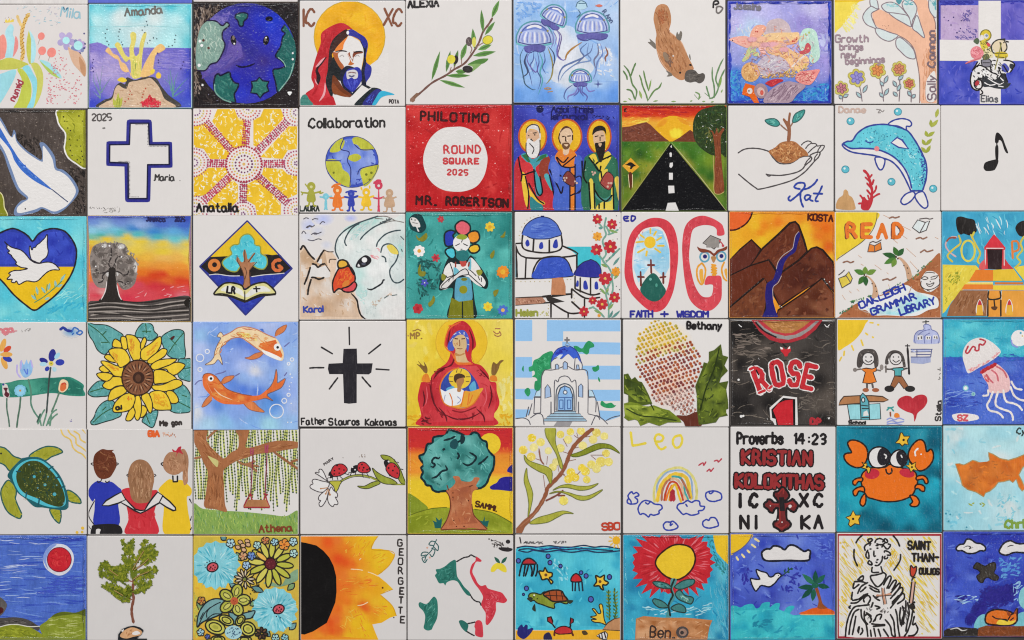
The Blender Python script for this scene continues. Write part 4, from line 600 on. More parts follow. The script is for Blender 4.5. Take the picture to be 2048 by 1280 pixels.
T(1239, 208, 2, .8, 125.2, 125, 'painted tile of a black road running to a setting sun past a big tree', '5c7a2c', .3, M_THICK, '8a9a60')
P('sunset_sky'); BAND('1:b02620 5:b8281e 9:c0301e 13:c83c1e 17:d8782a 22:dca038 45:dca038'); SW('e6cc50', '24 20 14 3 -8;70 18 10 2 0'); SW('a01c20', '40 4 40 2.4 0;70 9 14 2 3'); H('c43420 b02420 cc4c24', '3 4 90 4 84 15 3 15', 50, 14, 1.8, 2, 5); H('d88a2c e0b040 dc9c30', '3 15 44 16 30 20 3 26', 30, 10, 1.8, -4, 8)
P('sun'); O('dca526', 62, 34, 21.5, 20.5, 0, .15); SW('e8cc38', '66 34 10 8 0'); SW('d48c20', '50 22 10 4 -40;74 20 10 3 30')
P('hill'); F('6f3c2c', '2 27 12 26 22 23 31 21 36 24 44 32 52 39 58 43.5 2 44', 0, .35); H('865040 5a2c22 7c4636', '4 28 30 23 52 42 4 43', 40, 8, 2, 10, 30)
P('hill'); F('6a3626', '61 44 70 39 82 30 88 34 90 44', 0, .35)
P('grass'); F('4c6e24', '2 43.6 60 43.6 60 47 3 125 2 125;59.4 43.6 125 44.6 125 125 124 125 59.4 47', 0, .4); GF('6 46 2c5c1c; 26 50 3a6a24; 46 48 4a7824; 24 58 284f1c; 34 62 48741f; 8 58 567c24; 46 58 7c8a2c; 54 52 648428; 26 72 7c8a28; 34 74 8c8c30; 20 82 2f5c20; 10 88 385e20; 22 96 86882c; 8 108 5e7a24; 14 116 8c8a38; 28 88 7a8028', '2 43.6 60 43.6 60 47 3 125 2 125', 0, .3); GF('64 48 4a7a28; 76 50 3c6c24; 90 52 44702a; 72 60 7a8a38; 84 56 3a6a20; 92 66 548028; 80 70 8c8c34; 104 66 6e8a28; 96 78 3a6820; 106 84 2e5a1e; 92 88 7a8434; 108 98 7c8828; 122 66 6e8428; 124 100 42681e; 114 110 5c7a2a; 123 120 4a6c24; 86 62 34641e', '59.4 43.6 125 44.6 125 125 124 125 59.4 47', 0, .3); H('5c8028 3a5e22', '3 46 54 46 4 118', 20, 6, 1.4, 20, 60)
P('road'); F('111114', '59.5 45.5 125 125 2 125', 0, .1); L('b0a878', .7, '59 45 3 123;60.5 45 90 80 124 124', 1, 3)
Q('lane_marking'); F('d6d0cc', '59 50 60.5 47.5 61 51;58 57 60 56 61 58 60.5 61.5 58.5 61.5;58.5 68.5 62 68 62 72 60 74.5 58 73;57.5 80 62 80 62 88 57.5 88;56.5 95 63.5 95 64 103.5 57 104;56 115 65 114.5 69 125 53.5 125', 0, .03)
P('tree'); F('2a3a1e', '86 20 92 9 104 4 125 4 125 58 118 58 109 60 98 54 90 46 86 36', 1, .5); H('37491f 1e2c1a 4a5a2a 2c4a2a', '88 20 94 8 124 6 124 56 108 58 90 44', 130, 6, 1.8, 40, 60); H('5a5e2c 6a6a34', '100 26 118 26 118 46 100 46', 34, 5, 1.8, 60, 40); D('c8ccb8', .7, '101 12 102 39 101 50 119 12 106 42 92 14 124 44 97 26'); L('cfd4c4', .8, '104 27 107 30;112 19 116 18;118 26 122 28;106 24 109 26', 1, 3)
Q('trunk'); F('7c4128', '108 34 104 32 108 31 111 35 113 28 115 34 120 28 122 30 118 38 118 56 120 80 122 100 119 104 111 103 110 80 111 56', 1, .3); H('8c4c30 6a3220', '111 40 117 40 120 102 112 102', 30, 10, 1.6, 88, 8); L('b0a060', .7, '109 60 110 84 110 102 116 105 122 102')
P('road_sign'); F('d39a2e', '3 72 13 62.5 23 73 13 81.5', 0); F('5a2c1e', '10.5 81 14.5 81 14 97 12.5 99'); L('e0cda0', .6, '10 82 11.5 97;15 82 15 97'); F('1c1a1a', '5 69 8 70 11 68 14 68 18 71 19 72 16 73 14 75.5 12 75.5 12.5 72.5 8 71')
P('initial'); L('3a1410', 1, '6 5 6 9;8 5 6 7 8 9')

T(1453, 208, 2, 1.6, 125, 124.5, 'white tile of an outlined hand cupping soil with a sprouting plant')
P('hand'); L('4a4546', 1.3, '13.5 57 20 53 28 51.5 38 52 46 54 50 56 54 62 60 68 65 69.5 74 69 80 66 86 62 94 60.5 99 62 98 66 92 71 88 76 80 80 64 83 50 82.5 46 81.5;14 81.5 24 90 34 97.5 39 99 60 94 78 88 90 80 96 74 103 66 107 62 109 57 106 56 100 58 97 60'); L('4a4546', 1.1, '87 48 90 45 95 43 99 45 95 48 92 52;99 46 103 46 105 48 100 52 95 57;105 49 109 48.5 112 48 114 49 112 53 108 57;110 49 107 53 106 57;98 62 94 66 91 71;106 58 103 62 102 66;46 81.5 49 84 52 83')
P('soil'); F('a36a40', '49 55 56 51 63 45 72 43 80 44 86 49 93 55 95 60 88 61 82 65 76 68 68 69 60 67 54 61', 1, .3); H('c08a58 84502e b87848 9a5c34 d0a070', '50 55 63 46 80 45 94 59 80 65 68 68 58 64', 130, 4, 1, 40, 60)
P('sprout'); F('8c5a40', '70.5 43 71 34 70.5 28 67 21 65.5 18 67 16.5 71 20 72 14 73 10 75 11 74 20 75 28 75 36 74 43', 1, .25); L('8a6450', 1.3, '71 31 66 27 63 24;74 27 77 22')
Q('leaf'); FO('3f8f88', '2e5a58', 1, '45 19 52 17 58 18 62 23 58 26 50 24;77 21 79 13 84 9 91 7 89 14 83 20', 1, .3); H('6ab0a4 2a6a64', '47 20 56 18 61 23 52 24', 14, 4, .8, 15, 30); H('6ab0a4 2a6a64', '79 19 82 12 90 8 86 16', 14, 4, .8, -50, 30)
P('lettering'); L('2b3f96', 2.3, '86 99 81 98 79 96 83 92 90 92 91 96 86 103 78 110 74 112.5 72 110 74 107;106 87.5 102 93 95 98 88 100 86 106 87 114 89.5 120'); L('2b3f96', 2.2, '97 106 93 106 91 109 93 112 97 109 98 106 97 111 101 113;111.5 95 108 103 104 110 104 113 107 113;101 104 112 104.5')

T(1667, 208, 2, 1, 124.6, 124.6, 'white tile of a leaping turquoise dolphin with a pink cheek')
P('dolphin'); F('dbd3d1', '10.5 47 14 52 22 56 34 58 48 60 58 63 68 67 77 76 84 88 89 101 92 98 86 82 78 70 66 60 50 53 34 52 20 52', 1, .04); F('5fbccb', '11 46 16 43.5 22 42.5 28 34 38 27 50 24 64 24 76 27 86 31 94 41 102 55 108 70 108 86 104 100 96 102 92 101 90 92 87 80 80 70 70 61 58 55 48 52 34 51 20 51.5', 1, .25); H('7ccad4 a6d8dc 44a8c0 5ab8c8', '24 46 36 30 52 26 78 30 96 48 106 74 102 98 92 96 88 78 66 56 40 49', 90, 6, 2, 20, 50); D('2f6a84', .55, ' '.join(f'{a:.1f} {b_:.1f}' for a, b_ in [(rnd.uniform(14, 106), rnd.uniform(26, 100)) for _ in range(420)] if inside([(24, 46), (36, 30), (52, 26), (78, 30), (96, 48), (106, 74), (102, 98), (92, 96), (88, 78), (66, 54), (40, 48)], a, b_))); H('2f3f94', '98 48 103 58 108 72 107 90 103 100 101 90 103 76 99 60', 50, 3, .8, 60, 40)
L('33408e', 1.9, '11 46 16 43.5 22 42.5 28 34 38 27 50 24 64 24 76 27 86 31 94 41 102 55 108 70 108 86 104 100;11 46 10.5 48 14 52 22 56 34 58 48 60 58 63 68 67 77 76 84 88 90 101;11 46 20 51.5 34 51.5 48 52.5 60 56 72 63 82 74 88 86 91 98;90 101 96 101 104 101'); L('33408e', 1.1, '37 42.5 40 44.5 44 44.5 46.5 43')
for s in '64 24 70 19 80 17 88 19 91 23 89 26 85 26 84 30 76 26;49 62 50 70 54 76.5 58 74 59.5 64;92 102 84 105 79 111 79 115 83 117 90 113 95 106;95 106 98 114 105 121 109.5 119 109 112 104 102'.split(';'): Q('fin'); FO('ddd4d1', '33408e', 1.8, s, 1, .04)
Q('fin'); FO('ddd4d1', '33408e', 1.6, '67 45 74 39 80 42 87 52 76 50.5', 0, .04)
Q('cheek'); O('d68084', 50.5, 52, 3, 3)
for x, y in ((20, 20), (75, 9), (14, 76), (67.5, 90.5), (116, 98.5)): P('bubble'); O('5cb0c0', x, y, 4.3, 4.1, 0, .25, '3a8294', .7); O('c0e0e4', x - 1, y - 1, 1.3)
P('coral'); L('b52e38', 3, '38 124 43 112 45 102 43 92 40 82 35 77'); L('b52e38', 2.2, '44 110 52 105 54 105;46 104 49 100 50 95;45 94 47 88;42 86 45 82;44 98 39 92;42 90 37 85;44 106 39 100;38 122 34 116 29 116;36 116 34 110 31 106;42 112 40 106;37 80 39 80'); F('b52e38', '32 121 35 108 40 112 46 108 45 116 40 124')
P('sand_heap'); F('bb9162', '3 117 6 110 11 106 12 101 14.5 99.5 17 102 18 106 22 109 25 117 24 123 4 122', 1, .3)
P('seaweed'); LEAF('a3a84a 98a040', '119 16 122 5;114 27 113 18;114 27 122 18;109 38 107 31;109 38 118 32;107 48 103 41;107 48 115 40;108 57 102 50;108 57 113 48', 4.4)
P('lettering'); Wt('Danae', 6.5, 9.5, 6.5, 'bda59a', 1.3, 1, 1.25); L('8a8482', .8, '50 6 54 7 52 10 55 10;54 6 57 9 59 7')

T(1828, 208, 31.2, 1.4, 154, 124.3, 'white tile of a single black music note')
P('music_note'); F('1f1c1d', '81 72 83 68 90 65.5 97 64.5 98 68 95 75 92 77.5 84 78 81 75', 1, .2); F('1f1c1d', '94.5 50 98 49 97.8 65 95 65;94.5 45 94.5 38 96 33.5 99 34 103 39 106 47 109.5 56.5 107.5 57 105 53 102 44 99 42 98 45', 1, .2); L('1f1c1d', 1.2, '96.3 44 96.5 50')
# ================= row of the dove, the chapel and the mountain river
T(0, 421, -22, 6.4, 100.6, 131, 'turquoise tile of a blue and yellow heart carrying a white dove', '5cc0cc', .25, M_THICK, 'a8dce0')
P('turquoise_ground'); H('4cb6c8 6cc8d0 7cd0d6 50b8cc', '', 200, 12, 3.4, 35, 40); H('34a4c2 3cacc8', '50 116 74 108 98 104 98 112 60 122', 30, 10, 3, -25, 15); H('9cdcd8 88d4d8', '60 100 98 80 98 100 70 112', 20, 12, .8, -30, 8)
P('heart'); F('2f3ea0', '-18 40 -10 28 0 26 8 22.5 16 21 26 25 33 30 38 35.5 44 28 52 23 62 21 74 23.5 82 31 88 42 89 52 88 60 86.4 65 85.6 65.6 60 65.6 20 65.6 -15 65.6 -16 65', 1, .3); H('3848b4 2834a0 3c50bc', '-10 34 8 24 26 27 38 38 50 26 70 24 86 42 85 62 -10 62', 90, 9, 3, 50, 60); F('deb520', '-16 65.5 -10 65.4 30 65.4 60 65.4 85.4 65.4 86 66 82 76 74 88 64 99 50 110 40 116 30 110 16 98 4 84 -6 74', 0, .12); L('26242c', 2, '-18 40 -10 30 0 26 8 22.5 16 21 26 25 33 30 38 35.5 44 28 52 23 62 21 74 23.5 82 31 88 42 89 52 87 64 82 76 74 88 64 99 50 110 40 116 30 110 16 98 4 84 -6 74')
P('dove'); FO('ded6d2', '2a2630', 1.1, '5 36 8 39 14 43 24 46 30 51 36 58 44 61.5 54 60 61 61 66 64.5 69 69 62 69 56 71 50 76 45 81 40 83 33 82 29 82.5 22 86 19 82 17 84 13 83 14 80 8 80 12 75 10 73 16 70 24 69.5 32 67.5 24 66 18 62 19 60 14 54 13 52 9 49 11 47 8 44 8 40', 1, .03); FO('ded6d2', '2a2630', 1, '36 56 34 46 35 41 37 46 39 43 41 43 43 40 46 38 49 35 52 32 55 28 55 40 56 48 54 54 49 58 46 61 40 59', 1, .03)
P('olive_sprig'); L('5a8a5a', 1, '40 107 50 101 60 93 70 84 76 74;42 104 40 97;44 98 42 90;52 96 48 90;54 94 55 86;64 90 64 82;68 86 72 82'); LEAF('8ab8b4', '42 104 36 98;44 98 42 88;53 96 48 89;56 93 58 84;65 89 64 81;66 89 73 86;70 83 76 74;52 104 58 101', 3.2, '5a8a90')

T(171, 421, 1.8, 5.4, 123.6, 130, 'rainbow sky tile of a grey round tree on black striped ground', 'd8b040', .3, M_THICK, '7888a8')
P('rainbow_sky'); GF('6 7 5058b0; 40 7 4650ac; 80 8 3a4aa8; 120 10 3a4eae; 10 14 6a8ac8; 20 18 98b8d8; 40 15 6c88c8; 64 17 8ca4d4; 90 16 4a68bc; 116 18 4060b8; 8 24 84c0d8; 20 26 6cb8cc; 34 23 6cb4cc; 56 21 3c7cc0; 80 25 3a80c4; 104 25 5aa0d0; 122 26 4c84c8; 6 31 6ab4a0; 18 29 4ea89a; 40 27 4aa8ac; 60 28 4eb0b4; 84 31 48a8b4; 104 33 60b8c0; 122 33 6ab8b8; 6 36 dcbc38; 24 33 dcbc34; 48 31 dcbe3c; 64 36 dcc040; 90 38 d8bc44; 120 38 d8bc40; 60 46 dcc048; 90 48 d8bc3c; 120 50 dcc450; 6 46 d89c34; 70 54 dcac40; 92 55 dcac58; 108 54 dcaa50; 122 60 dcb444; 64 62 dc9838; 90 64 dc9038; 112 64 dc8c34; 5 62 dc8c38; 5 78 d87434; 66 72 d87024; 80 76 c8401e; 90 74 c83c20; 100 72 d87c28; 120 74 d8742a; 70 82 cc4428; 96 82 d06028; 110 82 cc3c24; 122 84 d0402c; 62 86 c84454; 80 88 c4303c; 92 88 c03038; 120 92 cc4a50; 56 96 cc4450; 74 96 c8444e; 96 98 c83c48; 114 100 d4707c; 8 88 d0606c; 14 98 c83c4c; 50 102 c83448; 66 104 cc4450; 20 96 d49090', '2 5.4 123.6 5.4 123.6 108 2 110', 0, .12, 3.4, 2.2); 0 and SW('dc9438', '80 62 20 6 -3;108 62 14 6 4;100 70 24 5 0'); pass;  H('d88a90 e0a4a4', '44 96 120 86 120 100 60 103', 10, 8, .8, -20, 20)
P('ground'); F('4c4644', '2 108 14 105 30 104 60 106 80 104 100 101 123 101 123 130 2 130', 1, .3); L('9a918a', 1.1, '4 110 24 107 50 109 74 111 96 107 120 104;4 114 30 112 56 115 80 115 100 111 118 109;4 118 40 117 70 118 96 117 120 116;6 122 30 119 56 124 80 124 120 121;4 126 40 125 80 128 120 126'); L('2e2a28', 1.4, '3 109 30 105 60 107 80 106 100 102 123 102;4 112 30 110 60 112 90 110 120 106;3 116 40 115 80 117 120 113;10 120 50 121 90 120 120 118;3 127 50 128 100 126'); F('26221f', '115 105 122 102 122 112 116 111')
P('tree_crown'); F('847a75', '5 56 7 46 10 41 17 38 28 38 40 37.5 47 41 48 50 56 55 60 62 59 80 55 88 48 92 42 91 37 84 36 90 24 90 14 89 8 80 6 68', 1, .4); SW('5c5450', '12 46 5 6 0;18 52 6 5 0;34 42 4 5 0;46 46 4 6 0;52 58 6 5 0;12 74 5 6 0;50 82 7 6 0;40 60 5 4 0;22 60 6 5 0;54 72 4 6 0;10 62 4 6 0'); SW('6a625e', '20 44 6 5 0;30 50 6 6 0;44 66 7 7 0;18 68 7 6 0;44 88 6 4 0'); SW('c8c0ba', '22 41 4 3 0;42 42 5 4 0;26 74 3 4 0;36 74 4 3 0;58 66 3 8 0'); H('5c5450 8a827c', '6 56 12 40 28 38 46 40 50 52 58 62 57 82 46 91 36 82 22 90 10 82', 50, 4, 1.4, 60, 60); L('3a3434', 1.3, '31 69 27 62 30 54 30 44;31 68 34 62 36 56 41 53;33 70 40 72 44 75 49 74 50 70;29 70 22 72 16 73 12 68;26 70 20 76 20 82 15 84;36 82 42 83 46 86 50 82'); D('e8e4e0', 1, '12 65 42 54 28 41 20 42 41 43')
H('6a625e 8a827c 5c5450 9c948e', ' '.join(f'{a:.0f} {b_:.0f}' for a, b_ in ell(33, 64, 29, 27)), 90, 6, 2, 60, 60); H('746c68 948c88', '4 60 6 44 16 36 30 35 44 35 52 46 62 58 60 78 50 92 40 92 40 86 56 78 57 62 48 52 44 40 16 41 8 50 8 74', 60, 4, 2, 60, 60)
P('trunk'); F('2c2725', '27 68 31 66 35 68 35 76 37 90 39 100 43 106 16 106 22 98 25 84 27 74', 1, .2); L('e4ccc8', .9, '25 82 23 94 18 104;36.5 86 39 98 42 104', 1, 3)
P('lettering'); Wt('Jessica', 71, 12, 5, '2a2c5c', 1.5, 2, .9, .4); Wt('2025', 104, 12.4, 5, '2a2c5c', 1.5, 2, .8, .4)

T(383, 421, 1.6, 4.8, 124.4, 130, 'white tile of a diamond crest with a tree growing from an open book')
P('crest'); F('2d3a9c', '9 65 117 67 63 121', 0, .3); H('3a4ab4 2430a0', '24 78 104 78 63 118', 50, 9, 2.4, 40, 50); F('201c1e', '10 64.5 20 54 50 52 98 51 104 52 116 67 106 74 90 75 70 77 44 75 22 75', 0, .2); F('d9b427', '65 12.5 101 51 94 52 88 51 22 54', 0, .15); L('d0ccc8', .8, '20 75 30 74 44 76 56 76;70 77 84 75 98 74 108 73'); L('2e327c', 1.9, '65 12 9.5 65;65 12 117 67.5 63 121.5 9.5 65', 0, 0)
P('letter_o', None, 'orange letter O'); O('cf7b3c', 26.5, 63.5, 7.4, 7.4, 0, .2); O('241c1c', 26.8, 63, 2.9, 2.9)
P('letter_g', None, 'orange letter G'); L('c8683a', 3.8, '104 58 99 58 95 62 96 68 101 70 105 67 101 64'); 
P('tree_crown'); FO('4fbccb', '8c9440', 1.2, '36 62 38 57 44 53 47 50 45 44 49 40 55 39 57 32 62 28 68 28 73 34 74 40 80 42 81 50 87 54 88 62 84 68 76 67 68 62 58 64 52 71 42 69', 1, .25); H('38a8bc 74ccd4', '38 62 48 50 50 42 58 38 64 30 72 38 80 46 86 60 80 66 66 58 52 68', 50, 6, 2, 60, 60)
Q('trunk'); F('a4704f', '57 92 61 84 60 72 56 64 52 58 54 54 58 60 61 58 60 50 62 45 64 50 66 57 72 50 74 50 68 60 74 60 70 66 67 72 68 84 70 91 64 90', 1, .3); L('5a3a2c', .8, '57 92 61 84 60 72 54 60 53 52;62 46 62 60;66 60 74 50;67 70 76 60;68 72 68 84 70 91;62 66 64 72 62 80')
P('open_book'); FO('cfc98a', '26221e', 1.6, '26 97 36 86 46 84 58 87 62 92 70 87 80 84 88 85 98 96.5 80 98 66 104 62 105 48 100 36 97', 1, .2); F('dcd8c8', '34 93 44 87 58 92 62 98 72 90 84 88 92 94 78 95 64 101 52 96'); L('26221e', 1.1, '26 98 44 100 60 106 64 106 80 100 98 98;62 94 62 104'); Wt('LR', 41, 95.5, 7, K, 2, 8, .8, .2); L(K, 1.8, '75 88 76 95;72 91 80 91')

T(595, 421, 1.8, 3.6, 125.4, 127.4, 'white tile of a pale cockatoo head with a red beak beside brown mountains')
P('sky'); [G(c, 'd8cec9', *a) for c, a in (('b4bce4', (16, 18, 16, 12)), ('aab4e2', (30, 10, 14, 9)), ('a8b0e2', (62, 9, 9, 5)), ('c4c8e4', (12, 30, 12, 8)), ('bcc2e2', (34, 40, 8, 6)), ('b8bee2', (24, 24, 10, 8)))]
P('mountain'); F('d6bda6', '2 46 7 41 20 58 30 47 40 48 46 56 42 90 66 95 70 106 76 127 2 127', 0, .3); H('c4a488 ceb298 e0ccba b89878', '3 50 8 44 20 60 32 48 40 90 66 98 72 124 4 124', 130, 7, 1.8, 60, 40); F('d8d0ca', '16 64 26 66 34 64 38 72 36 78 18 77 14 80;23 60 28 56 28 62', 1, .1); L('28221f', 2.2, '2 44 4 45 7 41 14 51 20 57;23 60 27 52 31 46;17 62 21 63 24 66 28 63 32 62;15 66 12 76 8 86;16 78 20 78 25 80 31 78;16 80 13 90 12 98'); L('5a4a3e', 1, '31 46 36 48 42 48;32 62 38 71;37 61 38 57 45 57'); L('241f1e', 2, '62 96 69 104 71 114 74 122 80 127', 1, 3)
P('flock_of_birds'); L('55525c', .9, '7 10 10 8.5 13 9.5;17 11 20 9.5 24 10;10 20 13 18 17 19 20 17;26 16 29 13 32 14;5 27 7 24 10 27;16 28 20 26 23 27 28 25;12 34 18 35 24 33 28 34'); L('55525c', 1.6, '11 20 14 18 17 19;19 27 23 27')
P('cockatoo'); GF('50 50 c8d8d4; 46 40 bcd0cc; 50 30 d8dcd8; 58 30 d8dcd8; 62 22 b0d0ca; 74 16 a4ccc4; 88 12 a8cec8; 82 22 b8d4ce; 70 30 b8d4d0; 60 42 dce0dc; 84 34 dcdcd8; 94 22 dcdad6; 108 20 d8d6d2; 66 52 c4d8d4; 76 46 ccdcd8; 90 46 d8dad6; 100 34 c8d8d4; 114 32 b8d2ce; 122 44 a8ccc8; 104 50 dce0dc; 112 60 c0d6d4; 120 66 c4d8d6; 122 80 b8d2d0; 100 66 dcdedc; 88 72 dce0de; 72 76 b4d2ce; 72 90 b0d0cc; 80 84 c8dad8; 80 100 c4d8d4; 96 84 d4dcda; 74 108 ccd8d4; 86 112 c4d6d2; 92 122 c4d4d0; 110 100 d8d4d0; 118 118 d8d2ce; 100 118 d8d4d0', '48 56 44 44 46 32 54 21 70 14 90 8 112 9 125 14 125 127 82 127 72 104 68 96 68 80 62 62', 1, .2); H('b8d4d0 a2c8c6 c8dcd8', '56 40 60 26 76 14 94 8 88 16 74 26 72 34', 40, 8, 2, -40, 20); H('bcd4d0 cfe0dc', '44 46 46 34 54 24 58 44 54 54', 20, 7, 2, 80, 20); H('b4d4d0 a8ccca', '70 76 74 92 84 94 78 110 70 100', 30, 7, 2, 60, 30); H('b8d2ce', '104 28 120 26 124 50 118 74 108 74', 40, 7, 2, 70, 30); H('bcd8d4', '66 46 78 44 88 46 70 50', 12, 5, 1.4, 0, 30)
L('3a4a50', 1.3, '48 56 44 46 46 34 52 26 60 20 72 14 94 6.5;57 41 55 36 58 28 64 20 72 15;73 34 78 28 88 20 100 14 108 10;92 42 94 36 102 28 112 24 120 23;97 49 99 42 104 39 110 40 116 46 117 52 114 60 108 68 108 76 112 83 118 84 124 80;98 53 102 55 103 60'); L('7a7470', .8, '94 7 104 7 114 12;100 15 112 12 124 14;90 9 100 10'); H('6a6a6a 3c4448', '94 14 106 8 112 10 100 16', 14, 5, .9, -30, 25)
L('262a30', 1.9, '81 91 86 92 92 89 98 85 100 81 102 81', 1, 3); F('d8c458', '104 41 110 40 116 46 117 51 110 50 106 46'); H('d88a90 e0a8ac', '84 50 96 54 96 57 86 56', 9, 6, 1, 10, 12); H('d88a90', '91 43 96 44 96 48 91 46', 5, 4, 1.4, 30, 20); H('c8b09c b89c84', '86 106 94 104 110 94 118 95 100 102 88 116', 24, 5, 1.4, -40, 30); H('bcd4d0', '80 112 92 108 90 124 80 120', 16, 6, 1.6, 70, 20); L('5a6a6a', .9, '101 102 104 100 106 99;110 99 116 98;120 30 124 34;121 45 122 48')
Q('eye'); F('211f24', '68 66 70 59 75 54 80 52 85 55 86 59 83 63 77 66', 1, .1); O('e4e0e0', 78, 57.5, 3.2, 3); F('d8d4d4', '70 65 71 62 73 65'); O('4a4a58', 77, 62, 2.6, 1.6)
Q('beak'); FO('cf4a2c', '241c1c', 1.8, '42 95 41 84 45 73 50 66 57 65 63 67 67 76 66 84 60 90 54 92 48 91 45 93', 1, .2); H('d8602c b83028 dc7c34', '43 88 48 70 60 67 66 78 58 88', 40, 7, 1.8, -50, 30); FO('cc4a52', '241c1c', 1.4, '52 91 60 88 66 83 69 87 66 93 60 95 54 94'); F('cf7a34', '52 88 54 83 60 81 60 86 55 89'); FO('d8a83c', '2a2420', 1.6, '47 64 48 59 53 57.5 58 60 58.5 64 54 66.5 49 67'); L('241c1c', 2.4, '58 60 61 66 66 75')
P('lettering'); Wt('Karol', 7.5, 118.5, 6.5, '33439c', 1.6, -2, 1.05)

T(808, 421, 2, 2, 126, 126, 'teal tile of a blindfolded figure with rainbow petals for hair', '3a8f8c', .35, M_THICK, '8ab8b4')
P('teal_ground'); H('3f9a96 2f827e 4aa8a2 5ab4ac 267874', '', 280, 10, 2.6, 80, 50); H('1f5452 1a4a48 2a6462', '16 56 44 58 46 74 40 92 18 104 14 80', 60, 10, 3, 60, 50, wet=False); F('1a3c40', '6 10 12 4 20 5 24 12 26 20 20 26 12 24 7 20', 1, .3)
P('figure'); F('1c2a2c', '51 56 60 54 72 58 78 52 86 62 92 70 98 82 96 91 88 88 80 80 82 104 83 126 51 126 56 100 56 90 42 93 41 86 44 74', 1, .1); F('e0d8d2', '54 60 48 66 46 74 50 77 42 88 44 91 50 91 58 82 64 77 70 76 76 79 84 86 92 89 95 84 92 78 88 74 89 68 82 58 77 55 72 62 60 62', 1, .04); FO('d8d0cc', '2a2c30', .9, '43 89 52 80 60 75 66 70 72 68 75 74 66 76 58 82 50 90', 1, .04); L('2a2c30', .9, '50 78 56 76 60 74;53 60 57 72 57 80;75 68 80 72 84 76;75 74 84 82 92 89;90 78 90 83;86 76 88 81;53 79 52 83'); F('8a8a34', '44 74 48 75 48 80 44 81;84 70 90 69 91 73 87 76', 1, .3); F('b84a44', '65 58 72 58 72 64 67 65'); F('6ab0c0', '58 66 64 70 60 74 58 74;75 58 78 56 78 68 75 68'); L('8a3a30', 1.8, '60 60 60 66;76 60 75 65')
Q('overalls'); F('5a9cb4', '61 80 66 78 76 78 79 90 79 104 70 107 60 105 59 92', 1, .25); F('76761e', '55 101 64 106 80 104 81 126 51 126', 0, .35); O('8a8a24', 69, 92, 4.8, 4.8, 0, .2); L('1c2624', 1.2, '68 106 68 126'); O('76782a', 70, 80, 3.6, 2)
Q('petal'); FO('d4606c', '1c2c2c', 1.6, '68 29 61 24 60 17 66 12 72 13 77 18 76 26'); FO('2c3ca4', '1c2c2c', 1.6, '57 29 60 36 56 41 49 41 47 34 48 26 54 23 60 25'); FO('d98a2e', '1c2c2c', 1.6, '74 28 80 24 86 25 88 32 84 37 77 37'); FO('dcb030', '1c2c2c', 1.6, '75 44 80 40 86 40 88 45 84 49 78 49'); FO('4ab8c8', '1c2c2c', 1.6, '58 44 60 52 57 56 52 54 48 48 51 44')
Q('face'); O('e0d9d6', 67, 38, 10, 10, 0, .04); F('8a9a34', '61 32 64 28 70 28 74 31 69 34'); L('2a2a30', .9, '60 41 65 38.5;69 38.5 74 41;68 34 67 37;66 45 68 45'); F('2a6f70', '62 48 70 46 75 50 74 57 67 59 61 55', 1, .25)
fl = lambda c, x, y, n, r, pw, cc, cr: (P('flower'), FLW(c, x, y, n, r, pw, 10), O(cc, x, y, cr))
fl('e4dedc', 17.7, 47, 8, 7, 4.6, 'd8a040', 2.2); fl('dcc040 d8b838', 100, 19, 7, 6, 3.6, 'd09a34', 2); fl('dc8a30 d87e2c', 115, 71.5, 10, 7.5, 4.4, 'dca838', 3); fl('dcc83c', 97.5, 112, 7, 5.6, 3.6, 'dcb030', 2); fl('4a6ac0', 115, 116, 8, 6.4, 3.4, 'd8b060', 2.2); fl('ae3038 b83c44', 16, 114, 6, 6, 5, 'a02430', 2); fl('b03c44', 43, 10, 6, 4, 2.6, 'c05a58', 1); fl('b8404a', 37, 55, 6, 5, 2.8, 'a02c38', 2); fl('4a50b0', 24, 84, 5, 4.6, 3, 'd8d4dc', .8)
P('skull'); F('d4ccc8', '7 11 9 8 14 9 18 14 19 19 16 20 18 24 16 24 14 19 10 18', 1, .2); D('2a2c2c', .9, '9 10 13 11'); L('5a5450', .7, '10 14 16 15')
for s in ('14 28 18 32 26 26 27 32 22 36 16 34', '19 62 16 70 18 76 24 76 25 71 20 70', '34 99 32 104 28 108 30 112 35 107 36 102', '112 31 115 28 118 24 117 31', '105 46 100 52 102 56 105 52', '104 94 110 92 108 98 105 100'): P('leaf'); F('7d7c2a', s, 1, .3)

T(1023, 421, 3.6, 1.6, 127.4, 125.6, 'white tile of blue domed chapels by the sea with red flowers', 'dad1cc')
P('sea'); F('3fb4c2', '64 42 92 42 104 56 104 66 76 66 76 52', 0, .2); P('sea'); F('3a7f90', '3.6 40 5.5 44 6 78 3.6 78', 0)
def church(parts, dome, wins, wc):
    P('chapel'); L('2c2624', 1.6, parts, 1, 0); Q('dome'); F(dome[0], dome[1], 1, .2); L('2a2c4a', .9, dome[1].split(';')[0], 1)
    for s in wins.split(';'): Q('window'); F(wc, s, 1, .2)
church('13 28 13 43 25 48 44 49 58 44 58 29;26 32 25 48;44 34 44 49;4 38.5 13 38;4 39 17 55 76 52 59 41;17 55 16 79;5 42 6 60 6.5 78;76 52 76 68;4 79.5 30 79 50 78 72 76;24 78 26 68 32 58 42 54 56 54 64 58 69 68 71 76;47 98 69 97;46 99 36 100;4 102 46 100 70 97;4 110 46 107;46 108 46 126', ('4a68bc', '12 27 16 18 24 11 34 7.5 44 9 52 15 56 22 58 28 50 31 42 33 26 33 18 30'), '16 38 18 34 20 35 21 40 18 42;32 43 33 38 36 37 37 43 34 45;48 42 50 35 53 34 54 42 51 44', '2c3a9c')
H('6a86cc 3a54b0', '14 26 26 12 46 11 56 27 42 32 26 32', 26, 14, 1.6, 2, 6); F('1c1c50', '34 8 34 6 38 6 38 8', 0)
